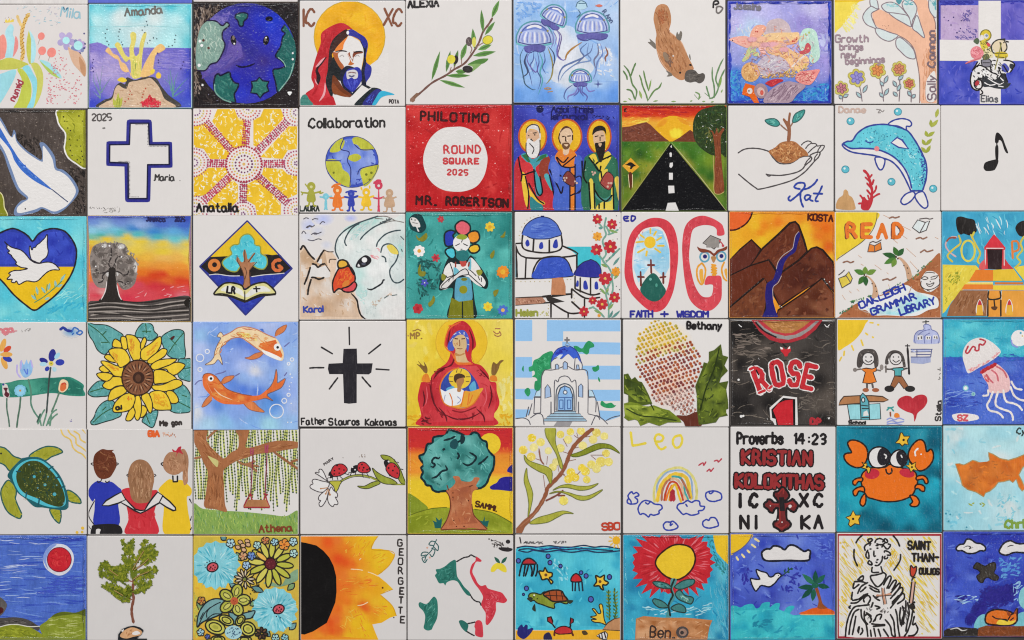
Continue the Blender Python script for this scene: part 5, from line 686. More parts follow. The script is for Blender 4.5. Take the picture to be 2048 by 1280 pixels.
Q('window'); F('3450b4', '26 79 28 68 34 58 44 55 58 55 65 60 69 70 70 76', 1, .3); H('2a44a8 4a66c4', '28 78 36 60 60 57 68 74', 40, 7, 1.2, 20, 50)
Q('door'); F('b87c58', '46 98 47 79 54 78 60 78 63 88 63 98', 0, .3)
church('74 76 74 91;80 78 80 95;92 78 92 98;74 91 92 98 103 96.5;70 91 70 102;70 91 86 102 103 101;85 103 85 126;70 106 80 115;46 107 66 119 80 119;66 119 66 126', ('2c2f8c', '73 75 77 66 84 60 90 58 92 57 95 58 100 61 104 68 103 77 92 78'), '75 88 76 82 78 82 78 88;84 91 84 83 87 82 89 91;97 91 97 84 100 83 101 91', '2c3a9c')
P('stone_path'); F('a67660', '3.6 102 36 101 40 106 36 108 3.6 110', 0, .4); H('8a5c48 bc9078', '4 103 36 102 36 107 4 109', 40, 3, 1, 20, 60); F('2e2a28', '40 101 48 101 62 106 48 108 42 105', 0)
P('flower_stems'); L('6f9a8a', 1.6, '113 126 113 110 110 95 117 78 113 66 106 58 110 50 106 36 110 28 108 20 110 8;113 98 107 86;117 80 118 92 114 104;110 60 120 50 126 44;113 112 117 106;118 76 124 66;102 52 108 60;106 20 100 13;112 28 118 26 124 22;114 26 110 18;94 112 100 116 108 124;90 114 96 112'); LEAF('7a9a5a 5a8a84', '112 116 119 108;116 126 127 116;114 126 118 116;96 116 106 120;103 90 110 98;110 96 113 90;118 64 126 54;112 22 124 26;101 20 106 21;104 62 112 66;117 54 121 47;119 80 126 72', 3)
fl = lambda x, y, r, c='b82e38 b02832', cc='d8b050': (P('flower'), FLW(c, x, y, 7, r, r * .62, 8), D(cc, r * .22, f'{x} {y}'))
for x, y, r in ((100, 10, 6), (117, 16, 6.2), (115, 42, 8), (99, 45.5, 7), (109, 79, 8), (120, 101, 6.6), (94.5, 104.5, 5), (105.5, 109, 7), (84.5, 117.5, 6)): fl(x, y, r)
for x, y, r in ((100, 30, 5.6), (121.5, 71, 5.4), (102, 122, 2)): fl(x, y, r, 'dc9a3a d89030', 'c87c28')
P('confetti_dots'); D('b8a878', .6, ' '.join(f'{5 + i * 5.6:.0f} 82.5' for i in range(8)) + ' 65 80 69 80 10 33 9 29 10 24 12 19 15 15 18 11 22 8.5 26 7 31 5.5 43 110 43 114 43 118 43 122 72 98 73 102 73 106 94 24 126 20 118 34 110 66 112 92'); D('4a4a54', .6, '95 5 98 18 100 34 122 6 126 14 123 33 114 55 110 58 104 94 122 88 126 92 103 92 117 120')
P('lettering'); Wt('Helen', 6, 122.5, 7, '8f9440', 1.9, 0, 1.15, .3); H('c0bc74', '32 117 43 117 43 123 32 123', 12, 3, .8, 20, 60)

T(1239, 421, 2, 1.4, 126.4, 125.6, 'white tile of big red letters O and G with an owl perched inside')
P('letter_o', None, 'red letter O framing a sunny hill with three crosses'); F('c73b47', '36 9 52 10 62 18 67 32 68.5 52 66 76 62 96 54 112 44 118 34 116 22 106 12 94 6 76 7 54 11 32 20 18', 1, .3); F('dad4d0', '40 19 48 20 54 28 58 44 59 60 58 80 54 94 46 104 36 104 26 96 18 84 15 66 16 46 20 32 28 22', 1, .05); H('a8d0e2 8cc2dc c4dce6 7ab8d8', '40 20 50 24 58 46 58 66 52 78 36 64 22 84 16 66 18 44 26 26', 110, 8, 1.8, 0, 12); H('b82c3a d05058 c4404c', '8 60 12 34 22 18 38 10 38 18 24 28 15 48 14 72 20 88 36 105 50 102 58 80 60 50 54 24 60 18 67 50 62 94 44 116 24 106', 70, 6, 1.2, 60, 50)
Q('sun'); O('dfb72e', 35.5, 37, 6.8, 7); L('dcb840', 2.2, '36 27 36 21;40 29 43 24;43 35 49 31;44 41 52 41;41 44 48 49;32 47 31 53;30 44 21 49;28 36 19 37;29 32 24 28')
Q('hill'); F('1f5a50', '24 92 30 80 38 73 44 76 50 86 54 94 48 103 40 106 31 102', 1, .35); O('6aa89c', 36, 80, 1.6, 1.6); O('4a9080', 43, 87, 1.4, 2.2)
Q('cross'); L('6a2e28', 2.2, '36.5 57 37 73;32.5 63.5 41 63.5;24.5 71 25 88;21 77 29 77.5;51 72 51 85;47 78 54 77')
P('letter_g', None, 'big red letter G'); F('c8434e', '122 28 114 29 113 22 108 18 98 17 88 20 84 26 82 40 81 56 84 74 88 88 94 98 100 101 107 99 109 88 106 86 99 86 102 77 110 76 118 77 119 90 118 104 110 114 102 117 92 114 82 104 77 88 74 64 73 40 76 20 84 10 96 6 108 9 118 15 121 20', 1, .3); H('d06068 b83440 d47078', '76 60 75 34 80 14 94 8 94 16 84 22 80 50 84 80 94 100 106 104 108 88 117 80 117 102 104 115 90 112 80 94', 90, 5, 1.1, 60, 50)
P('owl'); L('5a9ab0', 1.9, ' '.join(f'{a:.1f} {b_:.1f}' for a, b_ in ell(99, 54, 5.2, 5.6) + ell(99, 54, 5.2, 5.6)[:1]) + ';' + ' '.join(f'{a:.1f} {b_:.1f}' for a, b_ in ell(118.5, 53.5, 5.2, 5.6) + ell(118.5, 53.5, 5.2, 5.6)[:1])); O('26246a', 99.5, 53.5, 2.4); O('26246a', 118.7, 53, 2.4); F('7a3a28', '90.5 42 94 44 100 45 106 47 110 50 114 46 120 44 125.4 41.5 124 46 117 48 112 52 109.5 53 104 49 96 49 92 46', 1, .2); F('a87848', '106.5 54 112.5 54 109.5 61'); L('d8942e', 2, '96 61 91 66 90 74 92 82 96 86 99 78 100 68 96 61;122 60 119 68 121 78 125 82;107 63 112 64 107 66 113 67 107 69 113 70 107 72 113 73 108 75 112 75'); F('d8a040', '93 70 97 69 97 84 94 82;122 70 125 68 125 80', 1)
Q('mortarboard'); FO('8f8984', '4a4442', .9, '97 38 106 29 118 34 116 38 110 45 106 42', 0, .3); F('8a8480', '101 40 116 37 116 43 101 43', 0); L('b03c44', 1.1, '116 35 119 38 121 41'); O('b8404a', 120.5, 41, 1.5)
P('initials'); L('2e2f8c', 2, '11 7 6 7 5 9.5 7 12 11 12;5.5 9.5 10 9;14 6 14 12.4 18 10 18 7 14 6'); P('lettering'); Wt('FAITH', 13, 124, 7, '2e2f8c', 2, -1, 1, .3); Wt('+', 48, 124.4, 8, '2e2f8c', 2, 0, 1.5); Wt('WISDOM', 67, 124, 6.5, '2e2f8c', 2, 0, 1.05, .2, x1=103)

T(1453, 421, 3, 1, 126.4, 125, 'glossy tile of brown mountains split by a dark blue river under an orange sky', 'dc8f26', .25, M_THICK, 'e0b890')
P('sky'); GF('32 8 dca828; 34 18 dcac28; 50 6 dc9426; 44 18 d87c1e; 60 14 d87420; 40 26 d8801e; 42 34 dcb428; 50 30 dca624; 64 24 dca428; 8 30 dca42a; 24 28 dc9a24; 14 38 dca026; 6 50 dcac28; 70 8 dc9030; 86 8 d88424; 92 20 dcac2c; 92 34 dcb030; 98 44 dcb02c; 104 14 d87020; 116 20 d4641a; 108 30 d47020; 106 40 d89424; 118 42 cc5a1c; 124 30 d87c22; 124 56 dca42c; 122 8 d87c24', '3 1 126.4 1 126.4 60 110 48 92 46 80 20 40 44 28 36 3 60', 0, .12)
P('sun'); F('d8602a', '3 2 29 2 27 9 22 16 14 21 3 23', 1, .15); L('3a1418', 1.5, '30 1.6 28 8 23 15 16 20 10 22.5 3 23')
P('mountain'); FO('5a2a20', '241816', 2, '3 57 16 45 29 34 40 45 34 56 28 64 3 76', 0, .35)
P('mountain'); FO('63301f', '241816', 2.4, '28 64 42 44 60 28 74 14.5 80 13 84 17 90 34 94 48 80 62 62 74 58 70 50 58', 0, .35); H('74402a 522418', '36 62 60 32 80 16 90 46 66 70 54 60', 40, 8, 3, -50, 30)
P('mountain'); FO('5c2a1c', '241816', 2.2, '64 72 84 58 99 44 105 42.5 112 46 124 60 127 66 127 96 112 79 90 92 62 112 55 98 52 90', 0, .4); H('6a3826 401c14 4a2018', '66 74 90 56 104 46 124 70 110 80 64 108 54 92', 70, 8, 3, -40, 40)
P('mountain'); FO('602c1c', '241816', 2, '3 76 28 64 49 57.5 58 71 56 80 47 85 43 79 3 112', 0, .35)
P('mountain'); FO('6c3a24', '241816', 2, '3 113 44 79 48 86 46 112 42 125 3 125', 0, .35); H('7c4a30 5c3020', '5 113 42 84 44 112 40 123 5 123', 30, 8, 4, -40, 40)
P('mountain'); FO('6a3620', '241816', 2, '60 116 90 96 111 79 127 98 127 125 58 125', 0, .4); H('7a4630 502416 84543a', '62 118 110 84 124 98 124 124 62 124', 60, 7, 4, -30, 50); D('d8ccc0', .7, '120 83 117 85 114 80 64 112 62 111')
P('river'); F('26206c', '84 25 86 28 83 38 80 48 72 54 67 62 64 74 60 82 54 90 54 104 57 116 59 125 42 125 46 114 45 100 46 88 48 84 54 80 57 72 60 62 64 56 72 50 77 44 79 34 81 28', 1, .2); L('b0a0a0', .6, '84 24.5 80 30 78 40 76 45 66 52 60 60 58 68;64 76 60 84 54 90 54.5 104')
P('lettering'); Wt('KOSTA', 95, 11, 7, '4a1c18', 1.8, 3, 1, .2, x1=123.5)

T(1667, 421, 2, 1, 125.6, 125.6, 'white tile of palm trees on a grassy slope and books tumbling from the sky', 'dcd2cc')
P('sun'); F('dcbf32', '3 2 51 2 49 14 44 24 34 36 20 46 8 53 3 56', 1, .2); L('6a6040', .8, '51 3 50 12 45 24 34 36 20 46 4 57')
P('lettering', None, 'orange word READ'); Wt('READ', 15.5, 31.5, 15, '5a3434', 3.4, 0, 1, .2, 0, 3.2); Wt('READ', 16.2, 31, 15, 'd8702c', 3.8, 0, 1, .2, 0, 3.2)
P('hill'); F('a2633f', '6 124 20 112 40 102 56 98 76 88 92 78 104 68 114 58 126 54 126 126 6 126', 1, .3); H('8a4e30 b47850 9a5a3a c08a64', '10 124 40 104 76 90 100 74 124 58 124 124', 150, 6, 1.4, 20, 60); H('4a7a5a 3a6a4a 5a8a4a 2c5a44', '4 122 18 106 36 99 56 95 74 86 92 76 104 64 114 56 126 52 126 55 112 62 94 80 60 99 36 104 12 120', 110, 4.5, 1.8, -40, 50)
P('lake'); F('d8dcdc', '30 108 40 102 60 98 78 88 86 87 92 91 98 95 108 97 118 100 122 105 121 113 110 116 98 122 84 123 62 122 46 122 38 116 30 115', 1, .05); H('a4d4da b8dee0 8cc8d0', '40 114 70 112 84 100 96 94 118 104 108 114 84 122 50 121', 60, 8, 2, -25, 15); L('b49a8c', .8, '91 88 88 96 86 98;30 115 38 118 50 122')
P('lettering', None, 'blue words across the lake'); Wt('OAKLEIGH', 31.5, 114, 7.4, '2c3a98', 1.9, -22.5, x1=88); Wt('GRAMMAR', 45, 121.6, 7.4, '2c3a98', 1.9, -20, x1=99.5); Wt('LIBRARY', 78, 121.6, 7.4, '2c3a98', 1.9, -18, x1=121)
def palm(tr, x, y, fr):
    P('palm_tree'); F('c09a7c', tr, 1, .2); D('3a3028', .8, fr[1])
    Q('fronds'); LEAF('4a7a34 3c6a2e 2e5a30 6a8a3a', fr[0], 6.4, '2a4a2a')
    D('4a2c20', 1, f'{x} {y} {x + 2} {y + 2}')
palm('75 55 80 60 84 70 86 80 91 78 90 70 86 62 79 55', 73, 54, ('74 54 57 50;75 53 70 42;75 53 82 44;73 55 59 62;73 56 68 66', '82 64 86 67 87 73')); palm('38 76 44 82 46 92 45 102 52 99 50 88 45 80 40 76', 36, 75, ('37 74 24 69;37 74 37 65;38 74 50 69;36 76 29 86;37 76 38 88', '45 85 49 88 50 94'))
for c, s, t in (('d87c34', '40 48 42 39 48 41 55 37 56 45 48 48', '42 38 46 36 50 37 56 34;48 41 48 48'), ('c9dcdc', '92 20 98 11 107 14 112 12 108 23 100 26', '107 14 101 25;100 10 108 9 112 10 116 9'), ('d2bc4a', '6 79 14 76 18 71 22 79 20 84 10 90', '15 76 20 84;6 75 10 72 13 69')): P('book'); FO(c, '4a4444', 1, s, 0, .2); L('5a5050', .9, t)
P('bird'); L('8a6250', 1.3, '65 9 69 7.5 72 8.5 77 7')
for s in ('96 33 101 31.5 104 33 109 31', '101 49 106 46 109 48 116 46', '11 60.5 16 59 20 60.5 24 59', '57 81 63 79.5 66 81 73 77.5'): P('bird'); L('8a6250', 1.3, s)
P('rays'); L('cf9a70', .8, '58 5 66 9;78 17 90 23;79 28 86 33;70 34 75 38;85 44 96 54;89 59 98 69;48 63 56 69;29 52 33 55;32 62 35 64;18 93 21 96;27 91 30 94;10 98 14 104;118 31 122 33;64 86 65 89;62 72 64 74', 1, 3)
P('face'); F('dcd2cc', '101 82 104 76 108 71 116 71 122 76 123 86 119 91 112 95 105 92', 1, .04); L('3c3634', .8, '106 73 112 72 118 73;102 79 106 77 110 79 106 80.5 102 79;113 78 118 76.5 122 76;113 80 118 79.5 121 77;112 82 113 83;108 85 112 86 117 84 114 88 110 88 108 85;102 82 102 88 108 92 116 91 123 86 123 80;109 93 112 94')

T(1828, 421, 32.4, 1, 154, 124.6, 'bright tile of a red hut at the end of an orange and yellow path', '3f9fc0', .2, M_PAINT, '9ac8d8')
P('sky'); H('3a98bc 4cacc8 58b4cc 3490b4', '33 2 154 2 154 64 33 62', 170, 12, 2.4, 70, 20); H('b0d4dc c8dce0', '70 4 112 4 112 30 70 30', 16, 12, .9, 70, 8)
P('smoke_cloud'); F('211d1c', '49 10 54 7 62 9 70 11 72 18 73 24 68 28 64 29 58 27 54 28 50 22', 1, .4)
P('smoke_cloud'); F('1f1c1d', '118 20 122 14 130 12 138 20 132 30 124 30 120 26', 1, .4)
P('field'); F('d8c446', '116 66 128 64 154 62 154 108 140 96', 0, .2); P('field'); F('d8c446', '33 63 72 64 76 68 60 90 44 106 36 118 33 120', 0, .2); H('e0d060 c8b03c', '34 64 72 66 46 100 34 116', 40, 8, 2, -50, 15)
Q('grass'); H('7f8a26 8a9430', '48 68 55 68 54 80 44 94 40 94 39 78', 34, 4, 1.6, -70, 30); H('8a9430', '36 96 40 96 40 106 36 110', 8, 4, 1.4, -70, 30)
P('letter', None, 'pale letter C'); L('c4a4a8', 1.9, '50 31 44 31 38 36 37 42 42 49 49 54'); L('8a4a3c', 2, '38 36 42 32 49 32')
P('letter', None, 'yellow letter O'); RING('d0c450', 2.4, 63, 47, 7.8, 12)
P('letter', None, 'orange letter P'); L('d07838', 2.4, '114 36 115 56;114 36 120 36 122 41 121 46 115 48')
P('ribbon'); L('c4b444', 2.2, '52 29 54 38 46 45 39 53 45 60;66 28 70 36 73 42 77 50 74 58 76 62;128 30 124 38 126 46 120 54 124 60 118 66;70 25 68 30')
P('hut'); F('c8303c', '81 44 88 34 93 27.5 99 34 107 44', 0, .2); F('c43a40', '82 44 106 44 106 56 110 62 116 68 76 68 82 56', 0, .2); L('e0c0bc', .9, '83 46 83 64;105 46 105 64;84 44 104 44'); F('d0585a', '77 62 82 58 83 68 76 68')
Q('door'); F('2a1a1c', '85 45 103 45 102 69 86 68', 0, .4)
P('path'); F('d8782a', '72 69 92 69 92 82 64 82', 0, .15); F('d8b434', '92 69 116 68 126 82 92 82', 0, .15); F('dcc860', '62 83 92 83 92 86 60 86', 0); F('c8702a', '94 83.5 127 83.5 127 86 94 86', 0); F('d8782c', '59 86 92 86 92 92 55 92', 0, .15); F('dcc03c', '92 87 132 87 136 92.5 92 92.5', 0, .15); F('8f5f3e', '54 93 86 93 85 123 38 123 42 110', 0, .3); F('d8963c', '102 93 150 93 154 124 100 124', 0, .2); F('d89038', '87 93 101 93 100 124 86 124', 0, .2); H('a4785a 74482c', '54 95 84 95 82 120 44 120', 40, 9, 1.6, -60, 14); L('e0d4c8', .8, '63 84 92 84;56 92.6 92 92.4;93 86.5 128 86.6;86 94 84 123;102 94 101 123', 1, 3); L('2c241e', 1.8, '87 94 87 103 100 102 100 94;86 104 86 123;101 104 101 123;93 103 94 112'); F('5a3a24', '90 112 97 112 95 116 91 115')
for x in (76.5, 111): P('rocket'); F('e0d0c4', f'{x} 103 {x + 4} 111 {x + 3} 120 {x - 4} 120 {x - 4} 111'); F('b8323c', f'{x} 104 {x + 2.4} 110 {x - 2.4} 110'); F('d8a438', f'{x - 3} 110 {x + 3} 110 {x + 4} 122 {x - 4} 122', 0)
# ================= row of the garden, the sunflower and the koi
T(0, 635, -22, 5, 100, 131, 'white tile of scattered garden flowers before a green hedge', 'd4cac6')
P('hedge'); F('2f7f6c', '-8 78 0 76 6 78 10 76 20 73 34 72 50 70 62 70 78 69 86 71 97 78 97 84 99 91 80 91 60 88 30 92 10 93 0 92 -8 92', 1, .4); H('22685a 4a9a84 2a7464', '0 77 20 74 50 71 80 70 96 80 96 90 60 87 10 92', 70, 7, 2, 10, 40)
P('flower'); FLW('d8a050', 0, 43, 1, 19, 6.5, -72); FLW('d8a050', 1, 43, 1, 18, 6.5, 68); FLW('c8482e', 2, 42, 1, 14, 6, -38); FLW('2f3c9c', 1, 45, 1, 14, 6.5, 22); FLW('d8a050', -2, 43, 3, 16, 6, 120); D('d0b868', 1.6, '0 43')
P('flower'); L('3a4644', 1.6, '59 58 57 74 56 88 55 100 54 112'); FLW('2a2c84', 59, 54, 1, 17, 8.5, -80); FLW('2a2c84', 58, 53, 1, 13, 6, -158); FLW('2f3ca0', 62, 53, 1, 13, 7.5, -6); FLW('2f3c9c', 58, 56, 1, 8, 5, 130); FLW('9cc8dc', 62, 50, 1, 12, 5, -50); FLW('a6cede', 57, 54, 1, 11, 5, 178); FLW('a8ccd8', 61, 56, 1, 8, 5, 62); O('d2c04a', 59.5, 53.5, 2.8); D('8a8030', 1, '59.5 53.5')
P('tulip'); L('55806e', 1.6, '33 72 36 86 36 100 40 110 46 118'); F('8ab4dc', '23 54 24 64 29 70 36 66 38 58 36 49 33 54 31 49 28 55 25 50', 1, .3); L('b4a8dc', 1.8, '20 55 20 64 24 70;25 50 24 60;36 50 38 58'); L('5a78d0', 1.2, '28 60 31 66;32 60 32 66')
P('flower'); L('4a6a58', 1.6, '24 92 23 104 21 116 19.5 128'); FLW('7ab8d4', 23.5, 85, 10, 7.2, 5, 0); O('8cc4dc', 23.5, 85, 5); D('c08848', 1.6, '23.5 85')
P('flower'); L('4e6c5c', 1.4, '8 94 8 106 10 118 11 127'); F('d8c8c0', '3 78 8 78 10 84 11 92 4 92', 1); F('5a2430', '4 82 9 82 8 86 11 89 9 93 5 90 6 86'); D('3a3c8c', 1.6, '4 78')
P('tulip'); L('5a7c68', 1.6, '69 87 65 98 60 110'); F('e0c8a4', '68 82 70 74 74 72 79 75 79 82 74 87 69 86'); F('d06a3c', '71 77 76 76 77 82 73 86 70 84'); L('b83c34', 1, '72 78 75 76 77 78')
P('grass_tuft'); L('5f8a74', 1.4, '44 124 48 114 52 107;50 126 54 112;54 126 60 112 66 107;56 124 62 116 67 112;48 126 46 116 47 112;58 126 60 114'); L('3c5a50', 1.8, '43 122 47 112')
P('blue_cloud'); G('5a9cc8', 'd4cac6', 83, 17, 12, 7); L('28388c', 3.4, '70 14 74 12 78 15 84 16'); L('3a68b0', 1.8, '84 17 86 12 90 13 92 16 89 18 93 20 96 17 93 15;84 20 86 18')
P('lettering'); Wt('nga', -1, 18, 6, 'd07880', 2.2, -6, 1.4); L('c88088', 1, '6 21 10 18 16 16 20 15.5'); H('8a8684 aaa6a4', '24 13 36 12 36 16 24 17', 14, 2, .7, 30, 60); H('7a74a8', '80 121 84 118 84 122', 5, 2, .8, 30, 50)

T(171, 635, 1.4, 5.4, 123.4, 131, 'white tile of a large yellow sunflower with blue green leaves')
for s, v in (('2 6 10 8 24 9 36 15 44 22 34 32 28 38 22 43 14 38 9 28 4 20', '2 7 16 17 28 30;20 20 24 16;18 29 26 29'), ('58 22 60 14 66 7 72 6 78 9 80 16 84 21 76 27 66 24', '70 7 71 18;66 16 76 16'), ('88 24 94 18 104 14 114 16 115 28 116 46 106 48 96 44 90 32', '114 18 104 30 96 42;98 24 106 32'), ('108 50 116 48 124 50 124 72 116 73 108 68', '112 60 123 58'), ('104 82 112 78 118 82 123 92 123 108 112 111 102 110 98 104', '108 98 116 102 124 106;112 90 118 92'), ('66 120 72 112 84 108 82 120 78 128 70 124', '70 112 75 124'), ('32 97 22 98 14 106 10 116 6 122 10 125 24 121 34 118 42 112', '9 122 20 112 34 104;20 108 24 104'), ('20 74 12 76 3 87 8 92 18 92 28 90 28 80', '5 87 14 84 22 82')):
    P('leaf'); FO('5a9c9c', '2a3c38', 1, s, 1, .35); H('7ab8b4 3f8484 88bcc0 4a8a78', s, 22, 6, 1.2, 30, 50); L('2f5a38', .9, v)
P('sunflower'); 
for s in ('32 34 32 28 35 25 41 29 42 35', '43 36 41 24 45 22 49 26 50 34 46 38', '50 38 48 26 47 21 51 20 58 22 64 30 65 40 63 49 56 50', '64 32 68 23 71 27 66 38', '65 48 65 38 76 30 86 22 88.5 26 87 34 80 44 72 50', '72 50 84 40 90 36 95 38 93 44 86 49 76 54', '76 56 84 50 96 48 106 48.5 100 54 90 58 80 61', '86 60 96 56 106 52 116 55 110 63 103 67 97 64 94 60', '80 62 90 61 97 64 106 71 98 75 84 77 80 76', '78 79 90 78 104 72 112 74 112 79 102 84 92 86 80 84', '94 87 100 85 106 90 108.5 97 104 100 98 98', '74 90 82 85 92 87 98 96 100 106 96 107.5 80 106', '65 92 73 88 78 100 77 110 74 110 70 102', '64 116 64 106 67 102 72 107 69 114', '57 94 62 90 65 98 65 110 62 119 58 117 56 104', '47 119 50 110 55 104 58 110 56 116 52 120', '33 110 34 100 44 90 54 88 58 94 55 104 48 109', '27 97 29 86 36 81 44 80 48 86 40 92', '20 80 24 74 32 69 42 70 46 78 36 80 28 84', '13 66 20 64 28 65 32 68 26 74 18 72', '16 60 20 56 28 57 30 62 22 64', '18 52 24 51 36 56 44 58 44 68 34 68 28 62', '22 46 26 43 32 46 36 52 28 51', '27 40 32 36 42 36 48 40 52 50 46 56 40 58 36 52'):
    FO('e0bf36', '302a22', 1, s, 1, .2)
H('dc9c34 d88c30', '50 24 56 24 58 40 52 44', 14, 8, 2, 75, 12); H('dc9c34 d88c30', '30 40 36 40 40 52 34 54', 10, 8, 2, 60, 12); H('d8902c dca038', '70 42 84 28 86 32 74 46', 14, 9, 2, -45, 8); H('dca030 d88c28', '22 54 38 58 40 64 28 60', 10, 8, 2, 20, 8); H('d89a28 dca42c', '78 88 92 90 96 104 82 103', 22, 9, 3, 50, 20); H('d88030', '48 92 56 92 54 98 50 97', 6, 5, 2, 70, 20)
Q('seed_head'); O('7c4f36', 61, 70, 18.6, 20.5, 0, .3); H('5c3626 96684a 8a5a3e', [tuple(a) for a in ell(61, 70, 17, 19)], 40, 5, 1.4, 60, 60); RAY('3c241c', 1, 61, 70, 24, 9, 18.5, 4, 1); RAY('b08a6c', 1, 61, 70, 12, 9, 16, 10, 1); O('3a241c', 62, 70, 7, 7, 0, .4); O('5a3a2a', 61.5, 70.5, 3.4, 4.4); RING('302018', 1.2, 61, 70, 18.6, 20.5)
P('ladybird'); F('4a1c1c', '99 24 102 21.5 104 22 101 26')
P('lettering'); Wt('Me', 87, 126, 5.6, '3a3432', 1.4, -3, 1.1); Wt('gan', 101, 125, 5.2, '3a3432', 1.4, -3, .95); Wt('aI', 36, 107.5, 5, '2a2420', 1.4, -4, 1.4)

T(383, 635, 1.4, 4.6, 124.2, 131, 'blue watercolour tile of two orange koi circling each other', '8aa6da', .25, M_PAINT, 'b4c0d8')
P('water'); GF('6 8 88a4dc; 30 8 7c9cd8; 60 7 94aee0; 90 8 a8b8e2; 120 10 88a4dc; 10 20 8cb4dc; 26 24 6a94d4; 10 36 a8b8e0; 16 48 8ea8de; 50 18 8cacdc; 110 20 84a4dc; 118 40 8cacde; 116 56 a4bce0; 44 30 6488d4; 56 27 5478cc; 68 32 5878cc; 50 44 8aa2de; 64 44 8098d8; 76 42 6c88d4; 40 52 7c98d8; 60 56 a4b4e0; 74 62 c8cce0; 84 56 9cb4e0; 94 52 7898dc; 30 60 86a2de; 60 70 8aaade; 74 74 88a8de; 48 78 5c84d4; 60 84 4c74cc; 76 86 5078d0; 94 66 88a8e0; 6 66 a8b8e0; 8 90 a8b8e2; 6 110 c0cce4; 20 106 88a4de; 30 102 5c88d0; 60 106 84a0dc; 50 112 7c9cd8; 96 96 4a80cc; 90 104 5c90d4; 116 84 90a8e0; 120 104 a0b4e0; 40 122 84b4dc; 20 124 a0c4de; 70 122 7ca8dc; 90 124 98c8dc; 118 122 90b4e0', None, 0, .2); H('a8bce4 6c90d6', '', 50, 14, 1.6, -5, 40); H('4a70c0', '46 22 60 12 80 12 94 20 70 16', 8, 10, 2, 10, 20)
def koi(body, tail, fins, c, spots, sc):
    P('koi'); F(c, tail, 1, .25); L('6a5a60', .7, tail + ' ' + ' '.join(tail.split()[:2])); Q('fin'); F('cf7a48', fins, 1, .3); L('8a5a50', .6, fins)
    Q('body'); F(c, body, 1, .25); H(sc, spots, 60, 7, 1.8, 20, 20)
koi('36 22 46 17 54 12 64 11 76 14 88 20 98 24 103 31 107 40 107 48 104 50.5 96 48 86 43 76 36 64 28 56 23 46 24 38 29', '38 22 34 17 30 22 34 24 30 32 27 40 26 46 22 51 16 55 26 54 31 49 36 55 35 48 33 42 34 36 40 30 46 24', '97 22 99 15 106 10 111 9 108 16 102 20;82 40 74 42 67 46 62 47 70 49 78 47 83 43', 'e0c8a0', '80 30 98 26 106 44 104 48 88 40 78 34', 'cc5c2c d46c30 d88840')
H('d8c050 e0d080', '50 16 76 20 78 28 56 22', 18, 8, 2, 20, 8); H('d08a4c dca060 c87038', '40 22 52 16 80 20 96 28 80 36 60 24', 34, 7, 1.4, 18, 14); H('d8904c c87840', '26 46 30 30 44 24 36 40', 16, 6, 1.4, -60, 20); H('c07058', '58 12 74 14 74 16 58 14', 8, 8, 1.4, 8, 6); L('b8765c', .9, '36 22 46 17 54 12 64 11 76 14 88 20 98 24;38 29 56 23 76 36 86 43'); F('e8e0d8', '82 38 92 41 104 47 103 50 94 47 86 43'); O('e8e4e4', 100, 34.5, 4.2, 4.2); O('1f2024', 100.3, 34.8, 1.6)
koi('13 70 15 66 21 65 28 68 33 74 40 82 48 86 58 89 70 91 80 90 88 84 86 92 78 96 68 98 58 101 46 101 36 100 27 95 20 88 14 80', '78 92 86 86 92 80 96 72 98 62 99 61 100 68 100 76 104 74 109 71 108 76 104 82 96 86 88 90 95 97 86 94 76 96', '34 76 38 70 44 68 50 68 46 73 38 77;22 90 16 96 12 104 18 102 24 96;60 99 66 106 74 109 85 110 78 104 72 98', 'd56a34', '16 70 28 70 40 84 70 92 66 98 40 98 24 90', 'c8542a d8783a dc9248 cc5c2c'); L('e6c8a8', .9, '26 82 34 90 48 96;18 76 24 88', 1, 1); L('7a4a3c', .7, '13 70 15 66 21 65 28 68 33 74 40 82 48 86 58 89 70 91'); O('e8e4e2', 22.5, 71, 3.4, 3.4); O('1f2024', 22.8, 71, 1.6); L('6a6aa0', .9, '4 78 8 74 12 73;28 66 36 64 40 62;51 68 56 65;108 68 111 64;108 34 114 29')
for x, y, r in ((18.5, 39.5, 2.4), (10, 47, 4.4), (10, 60.5, 2.4), (99, 109, 8), (108, 97, 2.8), (113, 90, 1.8), (117, 49, 1.9), (113, 54, 1.5)): P('bubble'); RING('ccd4ea', 1, x, y, r)
P('bubble_trail'); D('d8dcec', .8, '114 84 116 76 117 70 115 66 116 100 112 122 116 122 114 80')

T(595, 635, 2.2, 3.8, 126, 127.2, 'white tile of a solid black cross with seven rays')
P('cross'); F('26242a', '53.5 36.5 69 36.2 69.6 53.4 87.5 53.3 86 64 83 66.3 69 66 69 99.5 60 100.4 54.2 99.6 53 66 37 66 35.4 60 36.2 53.8 52.6 53', 0, .3)
P('rays'); L('2c2a2c', 1.6, '60 11 60.5 32;27.5 34.5 41 42.5;97 31 82.5 42.5;14 59 20 58.5 31 58.5;91 60 107 61;47 70 41 78 37 83.5;75 69 80 75 85.5 81')
P('lettering'); Wt('Father', 5, 125, 7.5, '2c2a2a', 1.3, -2, x1=33); Wt('Stauros', 37, 125, 7.5, '2c2a2a', 1.4, 0, x1=72); Wt('Kakavas', 79, 125.6, 7.5, '2c2a2a', 1.4, 0, x1=115)

